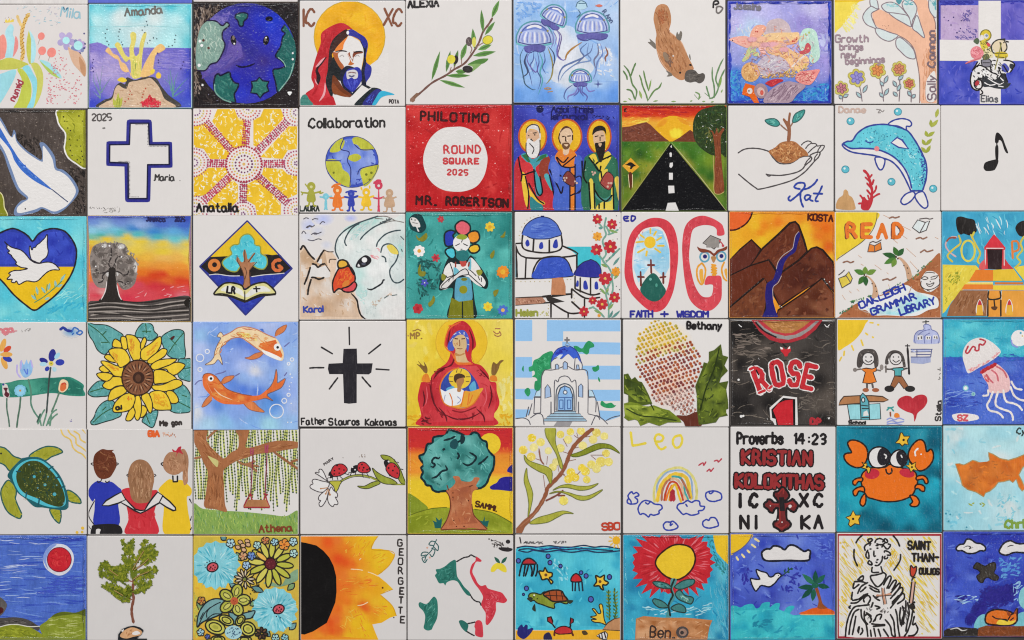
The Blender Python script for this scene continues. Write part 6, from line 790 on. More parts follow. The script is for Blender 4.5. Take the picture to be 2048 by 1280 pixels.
T(808, 635, 3, 2.2, 127, 127, 'yellow tile of a praying woman in a red hood with a child in a disc', 'dcc03c', .25, M_PAINT, 'd8c080')
P('golden_ground'); H('dcc648 d8b82c e0cc60 d8c25a', '', 110, 16, 7, 80, 30); H('e0d48c dcd080', '110 70 126 60 126 110 112 110', 16, 14, 5, 85, 12); H('d8a424 d09a20', '4 112 20 112 20 126 4 126', 16, 9, 4, 10, 40); H('d8a424', '108 114 126 110 126 126 108 126', 16, 9, 4, 10, 40)
P('halo'); O('dcb42c', 67, 29, 30, 30, 0, .15); RING('c8a030', .6, 67, 29, 30, 30)
P('woman'); F('bb2a34', '66 4 74 7 80 16 84 32 79 40 80 52 90 56 98 66 100 74 107 76 108 86 111 98 109 106 104 114 104 126 19 126 20 114 17 100 16 92 19 78 21 75 30 75 32 68 40 60 50 52 54 40 48 32 49 20 54 10', 1, .3); H('c83a42 a8222c b42a34 cc464c', '22 80 34 70 50 58 84 56 98 72 108 90 104 120 24 122 18 96', 130, 10, 2.4, 60, 40); H('6a1a22 5a141c', '20 117 30 115 36 124 20 125', 14, 8, 2.6, 20, 20); H('7a1c24', '32 100 40 106 48 114 44 118 36 108', 14, 8, 2, 50, 20); H('7a1c24', '35 62 48 56 44 64 36 66', 10, 6, 1.6, -20, 20); H('7a1c24', '84 60 96 60 96 70 88 68', 8, 6, 1.4, 20, 30); H('8a1e28', '78 110 82 108 82 120 78 120', 6, 8, 2, 85, 10); L('d8642e', 1.1, '66 5 54 12 49 22 48 34 56 42 60 52 66 55 80 54;52 10 60 8'); L('861c26', 1.2, '32 70 32 84 35 98;56 108 68 110 84 104')
L('5e141e', 1.5, '34 72 40 64 48 60;36 66 44 60 52 57;22 84 24 96 22 104;30 76 32 90 36 102 42 110;88 60 94 66 99 72;84 62 92 68;100 78 102 92 98 106;106 86 108 98;46 112 60 118 76 117 90 110;40 104 48 114 50 122;70 112 80 122;84 106 92 114 94 122;30 112 34 120;54 14 52 24 51 34;58 10 56 18;76 14 80 26 80 38;60 44 56 54 50 58;78 44 82 54', 1, 1); L('d8606a', 1, '26 80 27 92 25 102;40 72 36 84;94 80 96 94 92 104;56 114 68 121;62 8 70 10', 1, 1)
Q('veil'); F('4456b0', '52 38 51 32 56 22 62 16 70 15 75 22 76 32 74 40 70 30 60 30 58 38', 1, .3); L('c8c0cc', .8, '54 28 57 24;58 20 61 18;64 17 66 19;70 17 70 20;73 23 75 25;74 31 76 32')
Q('face'); F('cdae80', '57 26 62 21 68 20 72 24 73 34 71 40 74 50 78 53 64 53 59 46 60 38 57 32', 1, .2); F('b4824f', '60 41 65 43 70 41 70 43 64 45 60 44'); L('5a3a28', 1.1, '59 24.5 63 25;67 25 71 24.5'); L('8a5a3c', .8, '64.5 26 65 32 64 33;62 36 66 36.5 68 36'); H('c08c5c', '58 26 64 27 62 34 58 32', 6, 3, 1, 60, 30); L('d8742e', 1.4, '59 42 60 50 64 53 78 53')
Q('hand'); F('7a5a2e', '24 64 19 58 15 54 19 55 16 50 21 55 24 56 23 51 27 58 27 64', 1, .3); Q('cuff'); F('d07a2a', '21 74 22 68 26 65 29 68 30 75', 1, .3); Q('hand'); F('7a5a2e', '102 66 102 58 104 52 108 54 112 50 116 50 112 54 110 60 106 67', 1, .3); Q('cuff'); F('d07a2a', '100 73 101 68 107 68 108 74')
P('child_medallion'); F('32479a', '64 58.5 54 62 46 70 42 80 43 90 47 100 56 104 68 106 80 101 88 90 86 78 80 68 72 60', 1, .3); O('dcba38', 65, 71, 13, 12, 0, .2); F('5aa0c4', '50 82 58 80 56 86 50 86;76 80 82 74 84 84 78 86'); F('dcdce0', '42 84 48 86 52 84 60 82 68 84 70 88 68 100 56 103 47 99', 1, .06); F('d89a34', '70 86 78 86 92 82 86 92 78 102 66 105 56 103 66 100'); F('a87448', '60 73 62 69 68 68 70 74 67 80 66 86 62 86 62 80'); F('4a3424', '58 72 59 67 64 65 70 67 71 70 68 70 62 72 60 76'); L('9098b8', .8, '48 90 46 98;62 92 66 96 62 100'); L('d0702a', 1, '53 88 56 96 56 103;70 86 68 96 66 104;76 88 74 102;80 90 76 100'); L('d0702a', 1.2, '64 58.5 54 62 46 70 42 80 43 90 47 100 56 104 68 106 80 101 88 90'); L('5a4a30', .7, '62 60 61 64;67 60 66 64;53 69 57 69;72 69 77 69;52 74 57 74.6;72 74.6 76 74.6')
P('lettering'); Wt('MP.', 8, 25, 6.8, '96703a', 1.1, -2, 1.05); L('96703a', .9, '10 15.5 13 15 16 13.5 20 15.5'); D('b0885a', .8, '5 21'); L('a06a4a', .9, '104 16 108 19 112 17;105 20 109 22 113 20 111 16;106 13 112 13')

T(1023, 635, 3.6, 2, 127.4, 127.2, 'tile of a white chapel with a blue dome over pale blue flag stripes', 'd9cfca')
P('flag_stripe'); F('8cb8e0', '4 2 24 2 24 27.5 4 27.5', 0, .06); F('8cb8e0', '41 2 128 2 128 16 60 16 60 27.5 41 27.5', 0, .06)
for a in ('59 28 128 29 128 43 59 42', '4 46 24 46 24 70 4 70', '80 56 128 56 128 72 88 72', '4 83 34 83 34 96 4 95', '88 84 128 84 128 97 98 97', '4 107 22 107 18 117 4 117', '101 108 128 109 128 115 112 120 104 119'): P('flag_stripe'); F('8cb8e0', a, 0, .06)
P('tree'); F('2c8f5c', '48 40 38 42 32 47 26 50 24 56 20 58 21 63 26 62 27 66 24 69 28 70 30 73 27 75 27 84 33 84 36 72 40 62 46 58', 1, .35); H('1f7a4c 4aa878', '30 48 44 44 44 58 34 68 28 62', 26, 6, 1.6, 40, 50)
for s in ('72 34 76 33 82 36 86 30 90 27 95 30 96 34 91 36 90 41 87 43 82 40 78 40', '94 58 98 57 101 55 102 60 98 63 95 62', '101 69 103 72 103 75 101 73', '104 98 106 97 110 100 116 99 120 102 122 102 118 105 110 105 104 102', '15 86 18 82 21 83 22 88 19 92', '12 60 14 56 14 63'): P('leaves'); F('2a8c58', s, 1, .3)
P('chapel'); F('dad1cc', '46 52 60 42 72 44 82 54 82 60 86 62 89 70 89 90 97 93 98 112 104 118 112 122 126 116 126 126 4 126 4 118 14 117 22 112 26 92 34 90 35 70 39 61 46 60', 0, .04); L('55545c', .9, '46 60 46 52 50 48 56 46 58 48 66 42 74 47 78 46 82 54 82 60;39 61 48 61 58 58 62 56 66 57 74 61 86 61 89 70 89 111;39 61 35 70 34 111;74 47 73 60;50 110 50 75 54 75 56 70 62 68 67 70 70 75 75 75 75 110;27 92 26 112;34 93 26 93;90 93 98 94 98 110;26 112 34 111;89 112 100 115 103 119;20 104 17 116;24 100 20 114;100 98 103 116;4 118 14 117 20 120 22 125;22 117 30 112 36 114 38 125;93 125 96 118 99 114 106 118 112 124;110 120 118 116 127 114'); L('6a6a70', 1.2, '46 112 46 98;78 111 78 98'); FO('b4d0e0', '55545c', .8, '27 92 29 86 34 84 34 92;90 92 90 84 94 85 97 92', 0)
Q('dome'); F('3a5cc4', '46 52 48 44 53 37 60 34 66 33 74 37 79 45 80 52 76 46 72 48 66 42 58 48 54 45 50 47', 0, .3); H('2c2f94 2a36a0', '48 46 54 38 62 35 66 38 58 41 50 45', 22, 7, 2, -30, 20); F('b8d0e0', '52 46 56 43 60 43 56 48', 0); L('2f3a80', .8, '46 52 48 44 53 37 60 34 66 33 74 37 79 45 81 53'); RING('8a9ab0', .8, 65, 32, 2.2); L('716e70', 2, '64.5 23 64.5 29;61.5 26 67.5 26', 0)
Q('window'); FO('9cb4d4', '55545c', .9, '51 60 51 55 53 54 55 56 55 60;60 60 60 53 62 51 65 53 65 60;75 60 76 55 78 55 79 60;39 94 39 82 42 78 45 82 46 92;78 92 78 80 81 77 83 80 83 93', 0)
Q('door'); FO('8ab4e0', '45505e', 1.2, '54 108 54 90 57 82 62 79.5 68 82 71 90 71 108', 0); L('4a5560', 1.1, '52 108 52 88 55 80 62 77 69 80 72.5 88 73 108'); L('4a6aa0', .9, '54 93 71 93;62 93 62 108;56 96 60 96 60 106 56 106 56 96;65 96 69 96 69 106 65 106 65 96;62 80 62 86', 0); O('dde0e4', 62.5, 87, 2.2, oc='5a6a80')
Q('steps'); FO('9cbcd0', '55555e', .8, '52 109 74 109 76 112 48 112;46 112 80 112 82 115 43 115;42 115 83 115 85 118 40 118;38 118 86 118 88 120.5 38 120.5', 0); F('918e90', '53 121 71 121 68 126.5 49 126.5', 0)

T(1239, 635, 4, 2.2, 127.4, 127.4, 'white tile of a banksia flower made of dots with jagged green leaves', 'dad1cc')
P('banksia_flower'); G('e0c894', 'dad1cc', 52, 34, 36, 34); G('dcb8a4', 'dad1cc', 60, 76, 34, 36); qs = [(30, 12), (36, 5), (46, 3), (58, 5), (66, 10), (76, 20), (84, 30), (92, 42), (97, 54), (93, 66), (88, 78), (87, 100), (89, 112), (72, 114), (58, 104), (42, 98), (34, 82), (24, 70), (19, 58), (19, 36), (21, 22)]
for j in range(29):
    for i in range(-2, 20):
        x = 20 + i * 4.3 + (j % 2) * 2.2; y = 2 + j * 4.2 - i * 1.5 + 10; 
        if j * 4.6 + 2 > 84: x = 20 + i * 4.5 + (j % 2) * 2
        x += rnd.uniform(-.5, .5); y += rnd.uniform(-.5, .5)
        if not inside(qs, x, y): continue
        v = y + x * .28
        if v < 48: c, r = rnd.choice(('c8a22c', 'd0a82c', 'b0a040', 'd0b038')), 1.8
        elif v < 60: c, r = rnd.choice(('b0a452', 'a0502c', '98442c', 'b09a40')), 1.7
        elif v < 104: c, r = rnd.choice(('a4583a', 'a85030', '8a4038', 'b06438', '7a3c3c')), 1.75
        else: c, r = rnd.choice(('a87468', '8f7470', 'b08078', '9a5c48', 'a88c84')), 1.55
        D(c, r, f'{x} {y}'); D('7a5a30' if v < 50 else '5a3030', .55, f'{x + .4} {y + .4}')
        if v > 100: D('94404a', .45, f'{x + 2.2} {y + 1.5}')
        if v > 112 and x > 60: D('b05a3a', .5, f'{x - 1} {y + 2.4}')
P('stalk'); F('5e2c20', '66 114 78 114 88 110 93 112 95 126 78 127 74 121', 1, .35)
P('leaf'); F('48561a', '92 125 90 108 90 92 88 80 92 70 96 60 98 52 104 54 104 40 110 38 118 31 120 44 127 46 122 56 126 62 118 70 116 76 127 74 124 84 126 96 127 106 122 108 126 114 116 116 112 122 100 124', 0, .4); H('32401a 6a7a28 7c8c2e 24300f 5a6a20', '92 122 90 92 90 78 104 50 118 34 120 60 114 76 124 84 124 112 104 122', 150, 8, 2, -60, 35); L('243010', 1.2, '116 36 110 60 100 84 94 108')
P('leaf'); F('48561a', '4 66 10 65 14 72 18 69 22 74 26 75 30 82 34 90 38 100 28 102 18 100 10 98 10 90 4 88', 0, .4); H('3a4a18 6f8028 2c3a14 8a9a34', '5 68 14 74 26 78 36 98 20 98 6 86', 60, 8, 2, 40, 30)
P('leaf'); F('6a7a22', '4 100 12 98 22 100 30 104 40 102 50 106 58 108 70 118 72 122 56 122 46 126 34 122 24 126 20 118 10 120 4 116 8 112', 0, .4); H('8f9c34 9cac40 4a5a1c 5f7020', '5 102 20 102 40 104 56 110 68 120 46 123 24 121 6 114', 90, 8, 2, 10, 25); L('2c3a14', 1.2, '8 106 24 114 44 116 66 120;36 100 40 108')
P('lettering'); Wt('Bethany', 79, 12.8, 7.5, K, 1.9, 1, 1.02)

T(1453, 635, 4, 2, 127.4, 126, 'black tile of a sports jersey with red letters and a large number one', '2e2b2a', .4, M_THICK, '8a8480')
P('jersey_cloth'); H('3a3634 262322 1e1c1c 443f3c 544c46', '', 170, 12, 2.6, 10, 40); H('6a6058 5c544e 786e64', '', 80, 14, 1.3, 4, 20); H('6a6058 7a6e66 544c46', '8 18 36 22 60 44 40 46 8 44', 70, 14, 1, 5, 8); H('5a524c 6a625a', '84 80 124 86 124 118 84 110', 34, 8, 1, -30, 40); H('5a524c', '70 40 124 38 124 44 76 46', 12, 12, .8, 2, 4); D('dcd8d4', 1.6, '17 115 19.5 114.5 14 72.5'); L('dcd8d4', .8, '4.6 3 60 3.2 126 4;14 8 16 10 18 11;114 8 117 11 120 8;117 11 119 12;37 47 38 49;47 117 48 119;118 116 119 118 120 116', 1, 3)  # the long pale line along the top is a glaze highlight painted in
P('collar'); F('a52f38', '29 3 112 3 104 14 92 24 76 29 64 30 50 26 38 16', 0, .25); F('8f8a88', '33 4 108 4 98 14 86 22 72 26 58 24 46 17', 0, .3); L('2a2426', 1.6, '34 6 44 16 58 23'); F('b23840', '36 4 104 4 92 14 80 20 68 21.5 54 18 44 12', 0, .2); F('a87440', '41 4 98 4 88 12 76 18 68 18.5 56 16 48 10', 0, .3); H('c49060 96643a', '44 5 94 5 80 15 60 15', 34, 8, 1.2, 10, 20)
P('bull_emblem'); F('bb2c34', '63 36 66 35 68 37 70 37 72 34 74.5 36 75 39 72 42 71 45 68 45.5 66 42 63 39', 0, .15); F('e4deda', '62 34 65 35 66 37 63 37;72 35 74 33 74 36 71 37', 0)
P('lettering', None, 'arched red letters outlined in white')
for ch, x, y, r in (('R', 39.5, 87, -19), ('O', 56.5, 79, -11), ('S', 72.6, 77.6, 6), ('E', 88, 80.6, 13)):
    Wt(ch, x, y, 26, 'dcd4d0', 7.2, r, .62, 0)
    Wt(ch, x, y, 26, 'ba2c34', 5, r, .62, 0)
L('dcd4d0', 5.4, '25.6 61 31 58;36 88.6 45 85;49 83.6 53 80'); L('ba2c34', 3, '26.6 60.6 33 57.6;37 88 45 84.6;49 83 53 79.6'); L('1e1c1c', 1.8, '34.4 61 37.4 67;57.4 57 60.6 71')
P('number_one'); F('d8d2ce', '50 105 66 91 82 93 83 126 56 126 54 121 51 119', 0, .05); F('1c1a1b', '52 107 66 93.5 80 95 80 126 58 126 57 118 53 117', 0, .2); F('bd2630', '54 108 60 100 68 96.5 77 95.5 77.5 126 60 126 58 118', 0, .25)
P('initials'); Wt('DP', 98, 124.5, 6.5, 'a83038', 2.6, 3, 1.2)

T(1667, 635, 4, 2, 126.8, 125.6, 'white tile of two smiling children, a school and a red heart', 'd9cfca')
P('sun'); F('dcb82c', '4.4 2 38 2 37 8 32 18 24 27 14 34 4.4 36.5', 1, .2); L('dcbc48', 2, '42 6 46.5 6.4;51 8.4 53 8.6;37 18 40 20.4;45 22.6 46.6 23.4;32 26 34.4 33;21 32.5 23.4 38.6;12.6 39 12 44.6;9.4 46 7 51')
def child(x, hair, fc, top, dress, c2):
    P('child'); F('4c4644', hair, 1, .4); H('7a726e 3a3432', hair, 22, 3, .7, 60, 60); O('d9cfca', x, 48, 7, 7, 0, .04, '3a3636', .9); D('2c2a2c', 1, f'{x - 2.8} 46 {x + 3.2} 46'); L('3a3434', .9, f'{x - 3.6} 49.4 {x} 52 {x + 4.4} 49.6'); Q('clothes'); FO(top, '3a2c28', 1, dress, 0, .2)
child(40.5, '27 52 29 42 34 37.5 40 36.5 48 38 52 46 52 56 48 58 46 52 36 52 32 58 28 58', 0, 'd8782c', '32 60 38 59 45 60 50 58 50 62 46 64 50 75 42 77 34 76 37 64', 0); L('5a5250', 2.2, '39 77 39 83;45 77 46 82'); O('9c5a3c', 37.5, 84.5, 3.8, 2.4); O('9c5a3c', 49, 84.5, 4.2, 2.4); L('6a625e', 1.4, '32 60 26 61;50 61 55 62'); O('7a726e', 25, 61, 2.4); O('8a827e', 56, 58, 2.2, 3.4)
child(72.5, '60 54 61 46 65 40 71 38 78 40 82 46 84 57 81 57 79 48 72 42 64 48 64 54', 0, '4fa0a4', '69 59 81 58 82 61 79 62 79 68 71 68 71 62 68 61', 0); FO('95603f', '3a2c28', .8, '71 68 80 69 87 80 82 83 76 75 71 82 66 80', 0, .2); O('2b2828', 65, 83, 5.8, 3.8); O('2b2828', 89, 83, 6, 3.6); L('4a4442', 1.4, '69 60 62 60 60 57;82 60 86 59'); L('6a625e', 1.6, '61 56 61 64')
P('flag'); L('2e2a2c', 2.4, '86 35 87 48 88 66'); L('2e2a2c', 1, '86 31 86 35;83.4 33 89 33'); F('9aa2c4', '90 46 113 45 113 52 104 54 90 53', 0, .3); L('5c6088', .9, '90 37 113 37 114 38 113 46;97 37 97 46;90 40 113 39.6;96 43 113 43;90 46 113 46'); L('b0b8d8', 2, '91 38 95 40;98 38.6 112 38.4')
P('chapel'); F('a8aed0', '95 30 94 22 98 16 105 14 105 9 109 8 113 10 114 14 120 17 123 24 122 30', 1, .35); L('6a70a0', .8, '95 30 94 22 98 16 105 14 105 9 109 8 113 10 114 14 120 17 123 24 122 30;106 30 106 22 112 18;98 21 104 16 112 14;114 30 114 22'); F('d9d3d2', '97.5 21 103.5 20.5 103.5 26 97.5 26;107.5 21.5 113 21.5 113 25.5 107.5 25.5;116 20.5 121 21 121.5 25 116 25', 0); L('3a3436', .9, '98.8 23 99 25.4;102 22 102.4 24.8;109 22.6 109.4 24.6;111.4 22.8 111.8 24.4;117.4 22 117.8 24;120 22 120.4 24.8'); L('3a3c3a', 1, '107.5 3 107.5 7.5;103.5 5.2 111 4.6')
P('school'); FO('8cc4cc', '3a3a3c', 1, '16 101 32 101 32 119 19 119;41 101 54 100 55 118 42 119', 0, .3); FO('a8744c', '4a3a30', 1.1, '6 102 8 97 12 92 30 91 44 91 57 92 64 96 58 98 42 98 30 100', 0, .2); FO('5aa0ac', '2e3234', 1.1, '31 98 31 92 34 88 38 92 41 98 42 119 32 119', 0, .2); O('d0d8dc', 34.5, 96, 1.8, 2.6, oc='2c3032'); F('d6d0cc', '34.5 115 35 110 39 108 41 114', 0); L('2c3032', .9, '31 102 40 103;33 106 41 106;33 116.5 42 116.5')
P('beach'); L('3a9490', 1.8, '62 108 66 105 70 109;66 105 63 104.6;66 105.6 70 104'); L('8a4a34', 1.6, '66 110 66.4 115'); F('d87c30', '71 116 71 112 74 111 76.5 113 76.5 116.5'); L('8a94cc', 1.1, '62 119 66 117 71 119 76 117 82 119;62 122 68 120 74 122 82 121;62 124 70 123 80 125')
P('heart'); F('b22c38', '92 94 96 91 103 89.6 108 92 109 98 105 105 98 111 96 117 94 121 93.6 117 92 112 84 109 76 104 74 99 77 94 84 91 90 92', 1, .35)
P('lettering'); Wt('School', 18, 124.6, 4.4, '2e2c2c', 1.3, 1, 1.15); P('lettering', None, 'names running up the edge'); Wt('Stella', 124.6, 120, 6, '3a3636', 1.2, -86, 1.15, .4); L('6a6664', .7, '122 72 124 71 123 69;123 66 124.6 65;121 60 124 61;124 58 124 62')

T(1828, 635, 33.4, 1.2, 154, 124.6, 'blue sea tile of a pink and white jellyfish trailing its tentacles', '3a58b8', .3, M_THICK, '6a98b4')
P('sea'); F('38a4bc', '33 1 154 1 154 46 33 46', 0, .3); H('2c98b4 4cb4c4 38a8c0 5cc0cc', '34 2 154 2 154 44 34 44', 150, 10, 2.2, 0, 12); H('3048a8 2c68b4 2a5aac', '34 44 154 42 154 52 34 54', 50, 10, 1.8, 0, 12); H('3a54b8 4a68c4 2c44a8 5474c8', '34 52 154 50 154 124 34 124', 170, 10, 2, 2, 20); H('7a98d4', '34 78 70 76 74 104 34 106', 18, 12, .7, -8, 10); H('2a3a9c', '36 92 76 92 76 102 36 104', 20, 14, 1.2, 5, 6)
P('jellyfish'); F('ded0cc', '62 64 59 56 56.5 46 58 36 64 28 72 24 80 23.5 88 27 96 33 101 40 96 46 92 49 84 54 76 58 66 64', 1, .06); H('d88a90 cc6a74 dca4a6', '62 61 74 55 88 49 98 37 100 41 92 49 76 58 65 64', 60, 5, 1.6, -30, 20); L('b23844', 2, '63 33 60 40 63 41 68 34 71 35 71 38 75 38 76 31 80 32 83 28 80 26 76 25'); F('dcb4b4', '79 64 94 54 104 60 110 68 112 78 110 86 100 88 88 87 86 78', 1, .15); L('c0606a', 2, '84 66 88 72 92 76;90 61 96 66 98 74;96 57 104 62 108 70'); H('c04850 b8404a', '80 66 86 66 88 78 85 76', 12, 6, 1.6, 65, 10); L('b0282f', 4.4, '78 64 84 60 90 57 95 54')
Q('tentacles'); L('e2d4cc', 2.4, '86 84 86 90 80 91;92 86 88 96 85 102 88 108 96 110 101 113 104 117;98 86 95 96 96 103 104 107 112 110 115 116 115 120;104 84 105 92 108 98 116 100 122 103 126 108;112 80 116 90 122 95 130 97;113 74 118 82 126 84'); L('c4747a', .8, '90 90 94 100;96 90 93 100;106 90 110 98;114 86 118 94', 1, 1)
P('bubbles'); O('d8e0e4', 60, 82, 2.8, oc='7abcc8'); O('6aa0a8', 69, 89, 1.8, oc='8ab8c0'); 
P('bird'); O('e0d8d8', 122.5, 24, 9.6, 9.6, 0, .05); L('8a94d0', 1.4, '113 26 115 32 121 34.5'); D('5aa0b4', 1.4, '124 18'); D('d0b060', 1, '126 21.5')
P('lettering'); F('e0d4d2', '44 114 48 112 56 111 66 112 74 114 75 118 68 120 58 121 48 120', 1, .05); Wt('SZ', 51, 119.6, 6, 'c8525c', 1.8, 1, 1.2)
# ================= row of the turtle, the three friends and the crab
T(0, 850, -22, 4.2, 100.8, 127.6, 'white tile of a green and turquoise sea turtle under wavy sun lines', 'd2c9c5')
P('turtle'); FO('9a9a30', '2a5a58', 1.3, '-4 27 4 26 10 30 16 36 24 39 28 42 16 52 11 53 6 47 0 44 -4 44', 1, .3); D('26302a', 1.2, '1.5 33')
for s in '34 37 42 30 54 25 66 26 73 31 68 34 60 37 54 41 46 42;10 64 3 72 1 80 4 92 10 102 20 108 24 108 25 103 22 96 18 86 19 80 18 72;78 76 86 79 93 86 94 91 90 91 84 90 78 86;58 98 62 108 68 114 70 112 71 104 69 98'.split(';'): Q('flipper'); FO('9a9a30', '2a5a58', 1.3, s, 1, .3); H('b0ac3c 84881f', s, 12, 8, 1.3, 60 if s[:2] == '10' else -20, 20)
Q('shell'); F('1f5a62', '26 39 36 37.5 48 39 60 48 70 60 76 74 79 86 79 96 74 99 62 98 50 96 40 95 30 86 20 78 14 66 9 60 11 54 18 46', 1, .35); F('4fb4c4', '22 46 34 40 48 41 60 50 70 64 75 78 76 92 66 96 52 94 38 88 24 80 16 66 15 56', 1, .25); F('39451f', '20.6 53 31 43 44 42 55 49 65 60 72 72 75.6 86 71 95 56 92 44 85.6 27 78 19.6 65', 1, .5); H('22463c 5a6a28 2a3a1e 1c3a38 6a7030', '23 54 33 45 46 45 62 60 72 80 70 92 56 88 30 75', 150, 5, 1.2, 40, 60); L('1c4c58', 1.2, '19 54 24 54;30 85 31 78;45 92 46 84;56 52 62 48;64 62 70 60;70 73 76 71'); L('26606a', 1, ' '.join('26 39 36 37.5 48 39 60 48 70 60 76 74 79 86 79 96'.split())); D('4aa4b4', 2, '40 60 52.5 69.5 63.5 80.5'); D('5a8a90', 1, '47 54 56 60 34 46 66 70 74 91 44 73'); D('a09a50', .5, ' '.join(f'{26 + rnd.random() * 40:.0f} {48 + rnd.random() * 40:.0f}' for i in range(40)))
P('sun_lines'); L('d8b860', 1.7, '71 5 74 12 82 17 85 26 90 31 96 34 101 40;79 5 82 10 88 15 89 22 95 26 101 31;86 7 92 11 94 17 101 21;96 5 101 10')
P('dots'); D('d8b040', 1.8, '89.5 125 96 120 95.5 124.6')

T(171, 850, 2.6, 4.4, 124.6, 127.7, 'white tile of three friends seen from behind with arms round each other', 'd2c9c5')
P('friend', None, 'boy in a blue shirt'); F('2a36a2', '14 65 22 67 30 66 38 72 42 77 38 90 38.5 117 11 117 10.5 98 11 86 8 89 3 80 6 71', 1, .15); F('211f22', '11 116 38 116 41.5 128 18 128 17.6 121.5 12.5 121.5 11.5 128 6 128 7 120'); L('2a282c', 1, '18 65 19 63;10.6 88 3.4 104 10 116;2.8 117 6 121;14 65 15 67 18 65;23 65 25 67 28 65')
Q('hair'); F('63321f', '9 42 11 34 17 29 21 28 26 29 33 29 31 31 34 34 36 42 36 48 32 56 28 61 20 63 14 60 10 52', 1, .35); H('54281a 7a4630 8a5a3c', '10 44 18 30 34 34 34 50 24 60 14 58', 40, 8, 1.4, 40, 50); L('3a3434', .9, '9 44 6.4 45 9 47;36 44 38.4 45 36 47')
P('friend', None, 'girl in a red shirt with long brown hair'); F('c2303a', '42 76 52 73 64 78 76 76 84 77 78 90 82 93 80 104 84 127 47 127 50 110 48 96 46 92 46 84', 1, .2); H('cc4a50 b4242e', '50 96 80 96 82 124 49 124', 20, 10, 2, 80, 30)
Q('hair'); F('946a4c', '49 60 52 48 57 42 64 40 72 43 78 52 80 62 78 74 75 88 66 91 58 90 53 84 51 72', 1, .4); H('a87e60 7c5438 b8906e', '52 58 58 44 72 46 78 60 74 86 58 88', 80, 9, 1.4, 88, 12); L('4a4444', .9, '50 57 48 58.4 50 60;80 57 82 58.6 80 60')
P('friend', None, 'girl in a yellow shirt with a ponytail'); F('dcb626', '85 75 92 67 98 63 104 65 112 64 120 70 124 76 122 82 118 84 119 98 121 127 92 127 91 100 92 84 88 80', 1, .12); L('242224', 1.8, '101.6 59 102 66 107 66 107 59', 0); L('2a282a', 1.2, '121 86 124 91;124 106 122 111;122 122 124 119'); 
Q('hair'); F('a5785a', '90 46 92 38 97 32 104 31 110 29 115 28 119 35 120 44 119 56 119 66 115 70 113 62 113 54 108 57 102 58 96 56 92 52', 1, .4); H('b88c6c 8e6244', '92 44 100 34 110 38 112 52 100 56', 40, 6, 1.4, 60, 40); H('b88c6c 8e6244', '113 34 118 36 119 60 115 68', 16, 8, 1.4, 88, 8); L('3a3434', 1.1, '90.4 43.6 88 45 90 47.4')
Q('bow'); F('b02c3c', '101 28 105 30 108 26 111.5 25 111 29 113.6 34 108 32 105 38 106 32 102 31')
P('arms'); FO('d6cdc9', '242226', 1.4, '42 78 34 82 24 88 19.5 93.6 27 94 38 91 47 87', 0, .03); FO('d6cdc9', '242226', 1.4, '47 86.6 41 90 50 95 58 100 64 102.6 70 100 78 95 86 90.5 90 82 84 78 78 85 73 92 69 99 64 99.6 58 98 52 92', 0, .03); FO('d6cdc9', '242226', 1.6, '90 82.6 86 90 94 95.4 102 99.6 105 99 104.6 96 98 89', 0, .03)
P('lettering'); Wt('GIA', 73.6, 13.2, 6, 'd8602c', 2.2, -1, 1.1); H('c88a70 d0a890 a07060', '90 8 105 9 105 14 90 13', 22, 2.6, .8, 60, 50)

T(383, 850, 2, 4.4, 124.8, 127.8, 'tile of a swing hanging from a brown tree among weeping green strands', 'd8cfc9')
P('hanging_strands')
for i in range(40):
    x = 4 + i * 3.08; y0 = 5; y1 = (88 + 12 * math.sin(i * 1.3)) if i > 4 else 86
    q = [(x + 1.2 * math.sin(i + k * .9), y0 + (y1 - y0) * k / 8) for k in range(9)]
    if i % 3: ribbon('c4c86c', 2.2, spline(q, False), .2, lift(.6))
    ribbon('55663e', .5, spline(q, False), .2, lift(.6)); D('33483a' if i % 3 else '42542a', 1.0, ' '.join(f'{x + 1.2 * math.sin(i + k * .3):.1f} {y0 + (y1 - y0) * k / 24:.1f}' for k in range(1, 25)))
P('grass'); F('7f9e50', '2 93 10 96 16 98 40 100 60 101 90 104 110 106 125 100 125 128 2 128', 1, .3); H('86a850 6a9440 9cb45c 5c8850 8aa87a a8bc60', '2 94 14 96 44 100 90 104 110 105 124 100 124 127 3 127', 330, 7, 1.3, 84, 14)
P('tree'); F('9c6440', '3 6 18 6 17 16 21 24 30 33 38 39 46 32 54 27 55 14 52 7 66 5 65 16 63 26 74 25 90 20 106 18 124 20 124 26 108 29 92 32 76 34 64 38 52 42 40 50 37 56 38 76 39 92 41 101 28 98 15 95 17 78 19 56 14 44 8 30 3 20', 1, .3); H('b07850 8a5230 a86c44 7c4a2c', '20 56 36 56 38 96 18 94', 60, 14, 1.6, 88, 8); H('b07850 8a5230', '5 8 14 10 36 44 28 52 8 26', 30, 10, 1.6, 50, 10); H('b07850 8a5230', '40 46 60 30 120 20 120 25 64 36', 40, 12, 1.4, -18, 10); F('c0b878', '19 36 24 38 31 42 30 49 26 46 22 41'); L('9a6848', 2.4, '18 16 24 10 30 5;52 7 58 12;3 39 8 38 12 37;54 42 62 46 74 42;60 45 70 49 76 54;66 46 78 48'); L('8f5c3c', 2.8, '96 31 104 37 114 44 124 51;116 43 124 40')
P('swing'); L('7c3040', 1, '72 27 71 44 70 62 69 80;88 24 87.5 44 86.5 62 86 80'); L('a04060', 1.2, '69 27 69 34;72 27 71 34;86 23 86 32;89 23 88 32'); L('9a3038', 1.2, '69 80 64 88 61 95;69 82 71 88;86 80 88 88 91 95;86 82 84 88;67 80 71 82;84 80 89 81'); F('a9744c', '66 87 87 87 91 95.6 61 95.6', 0, .3); L('9a2c34', 1.3, '61 95.8 91 95.8')
P('lettering'); Wt('Athena', 79, 124.5, 7.5, '7a3c24', 1.6, -2, 1.15)

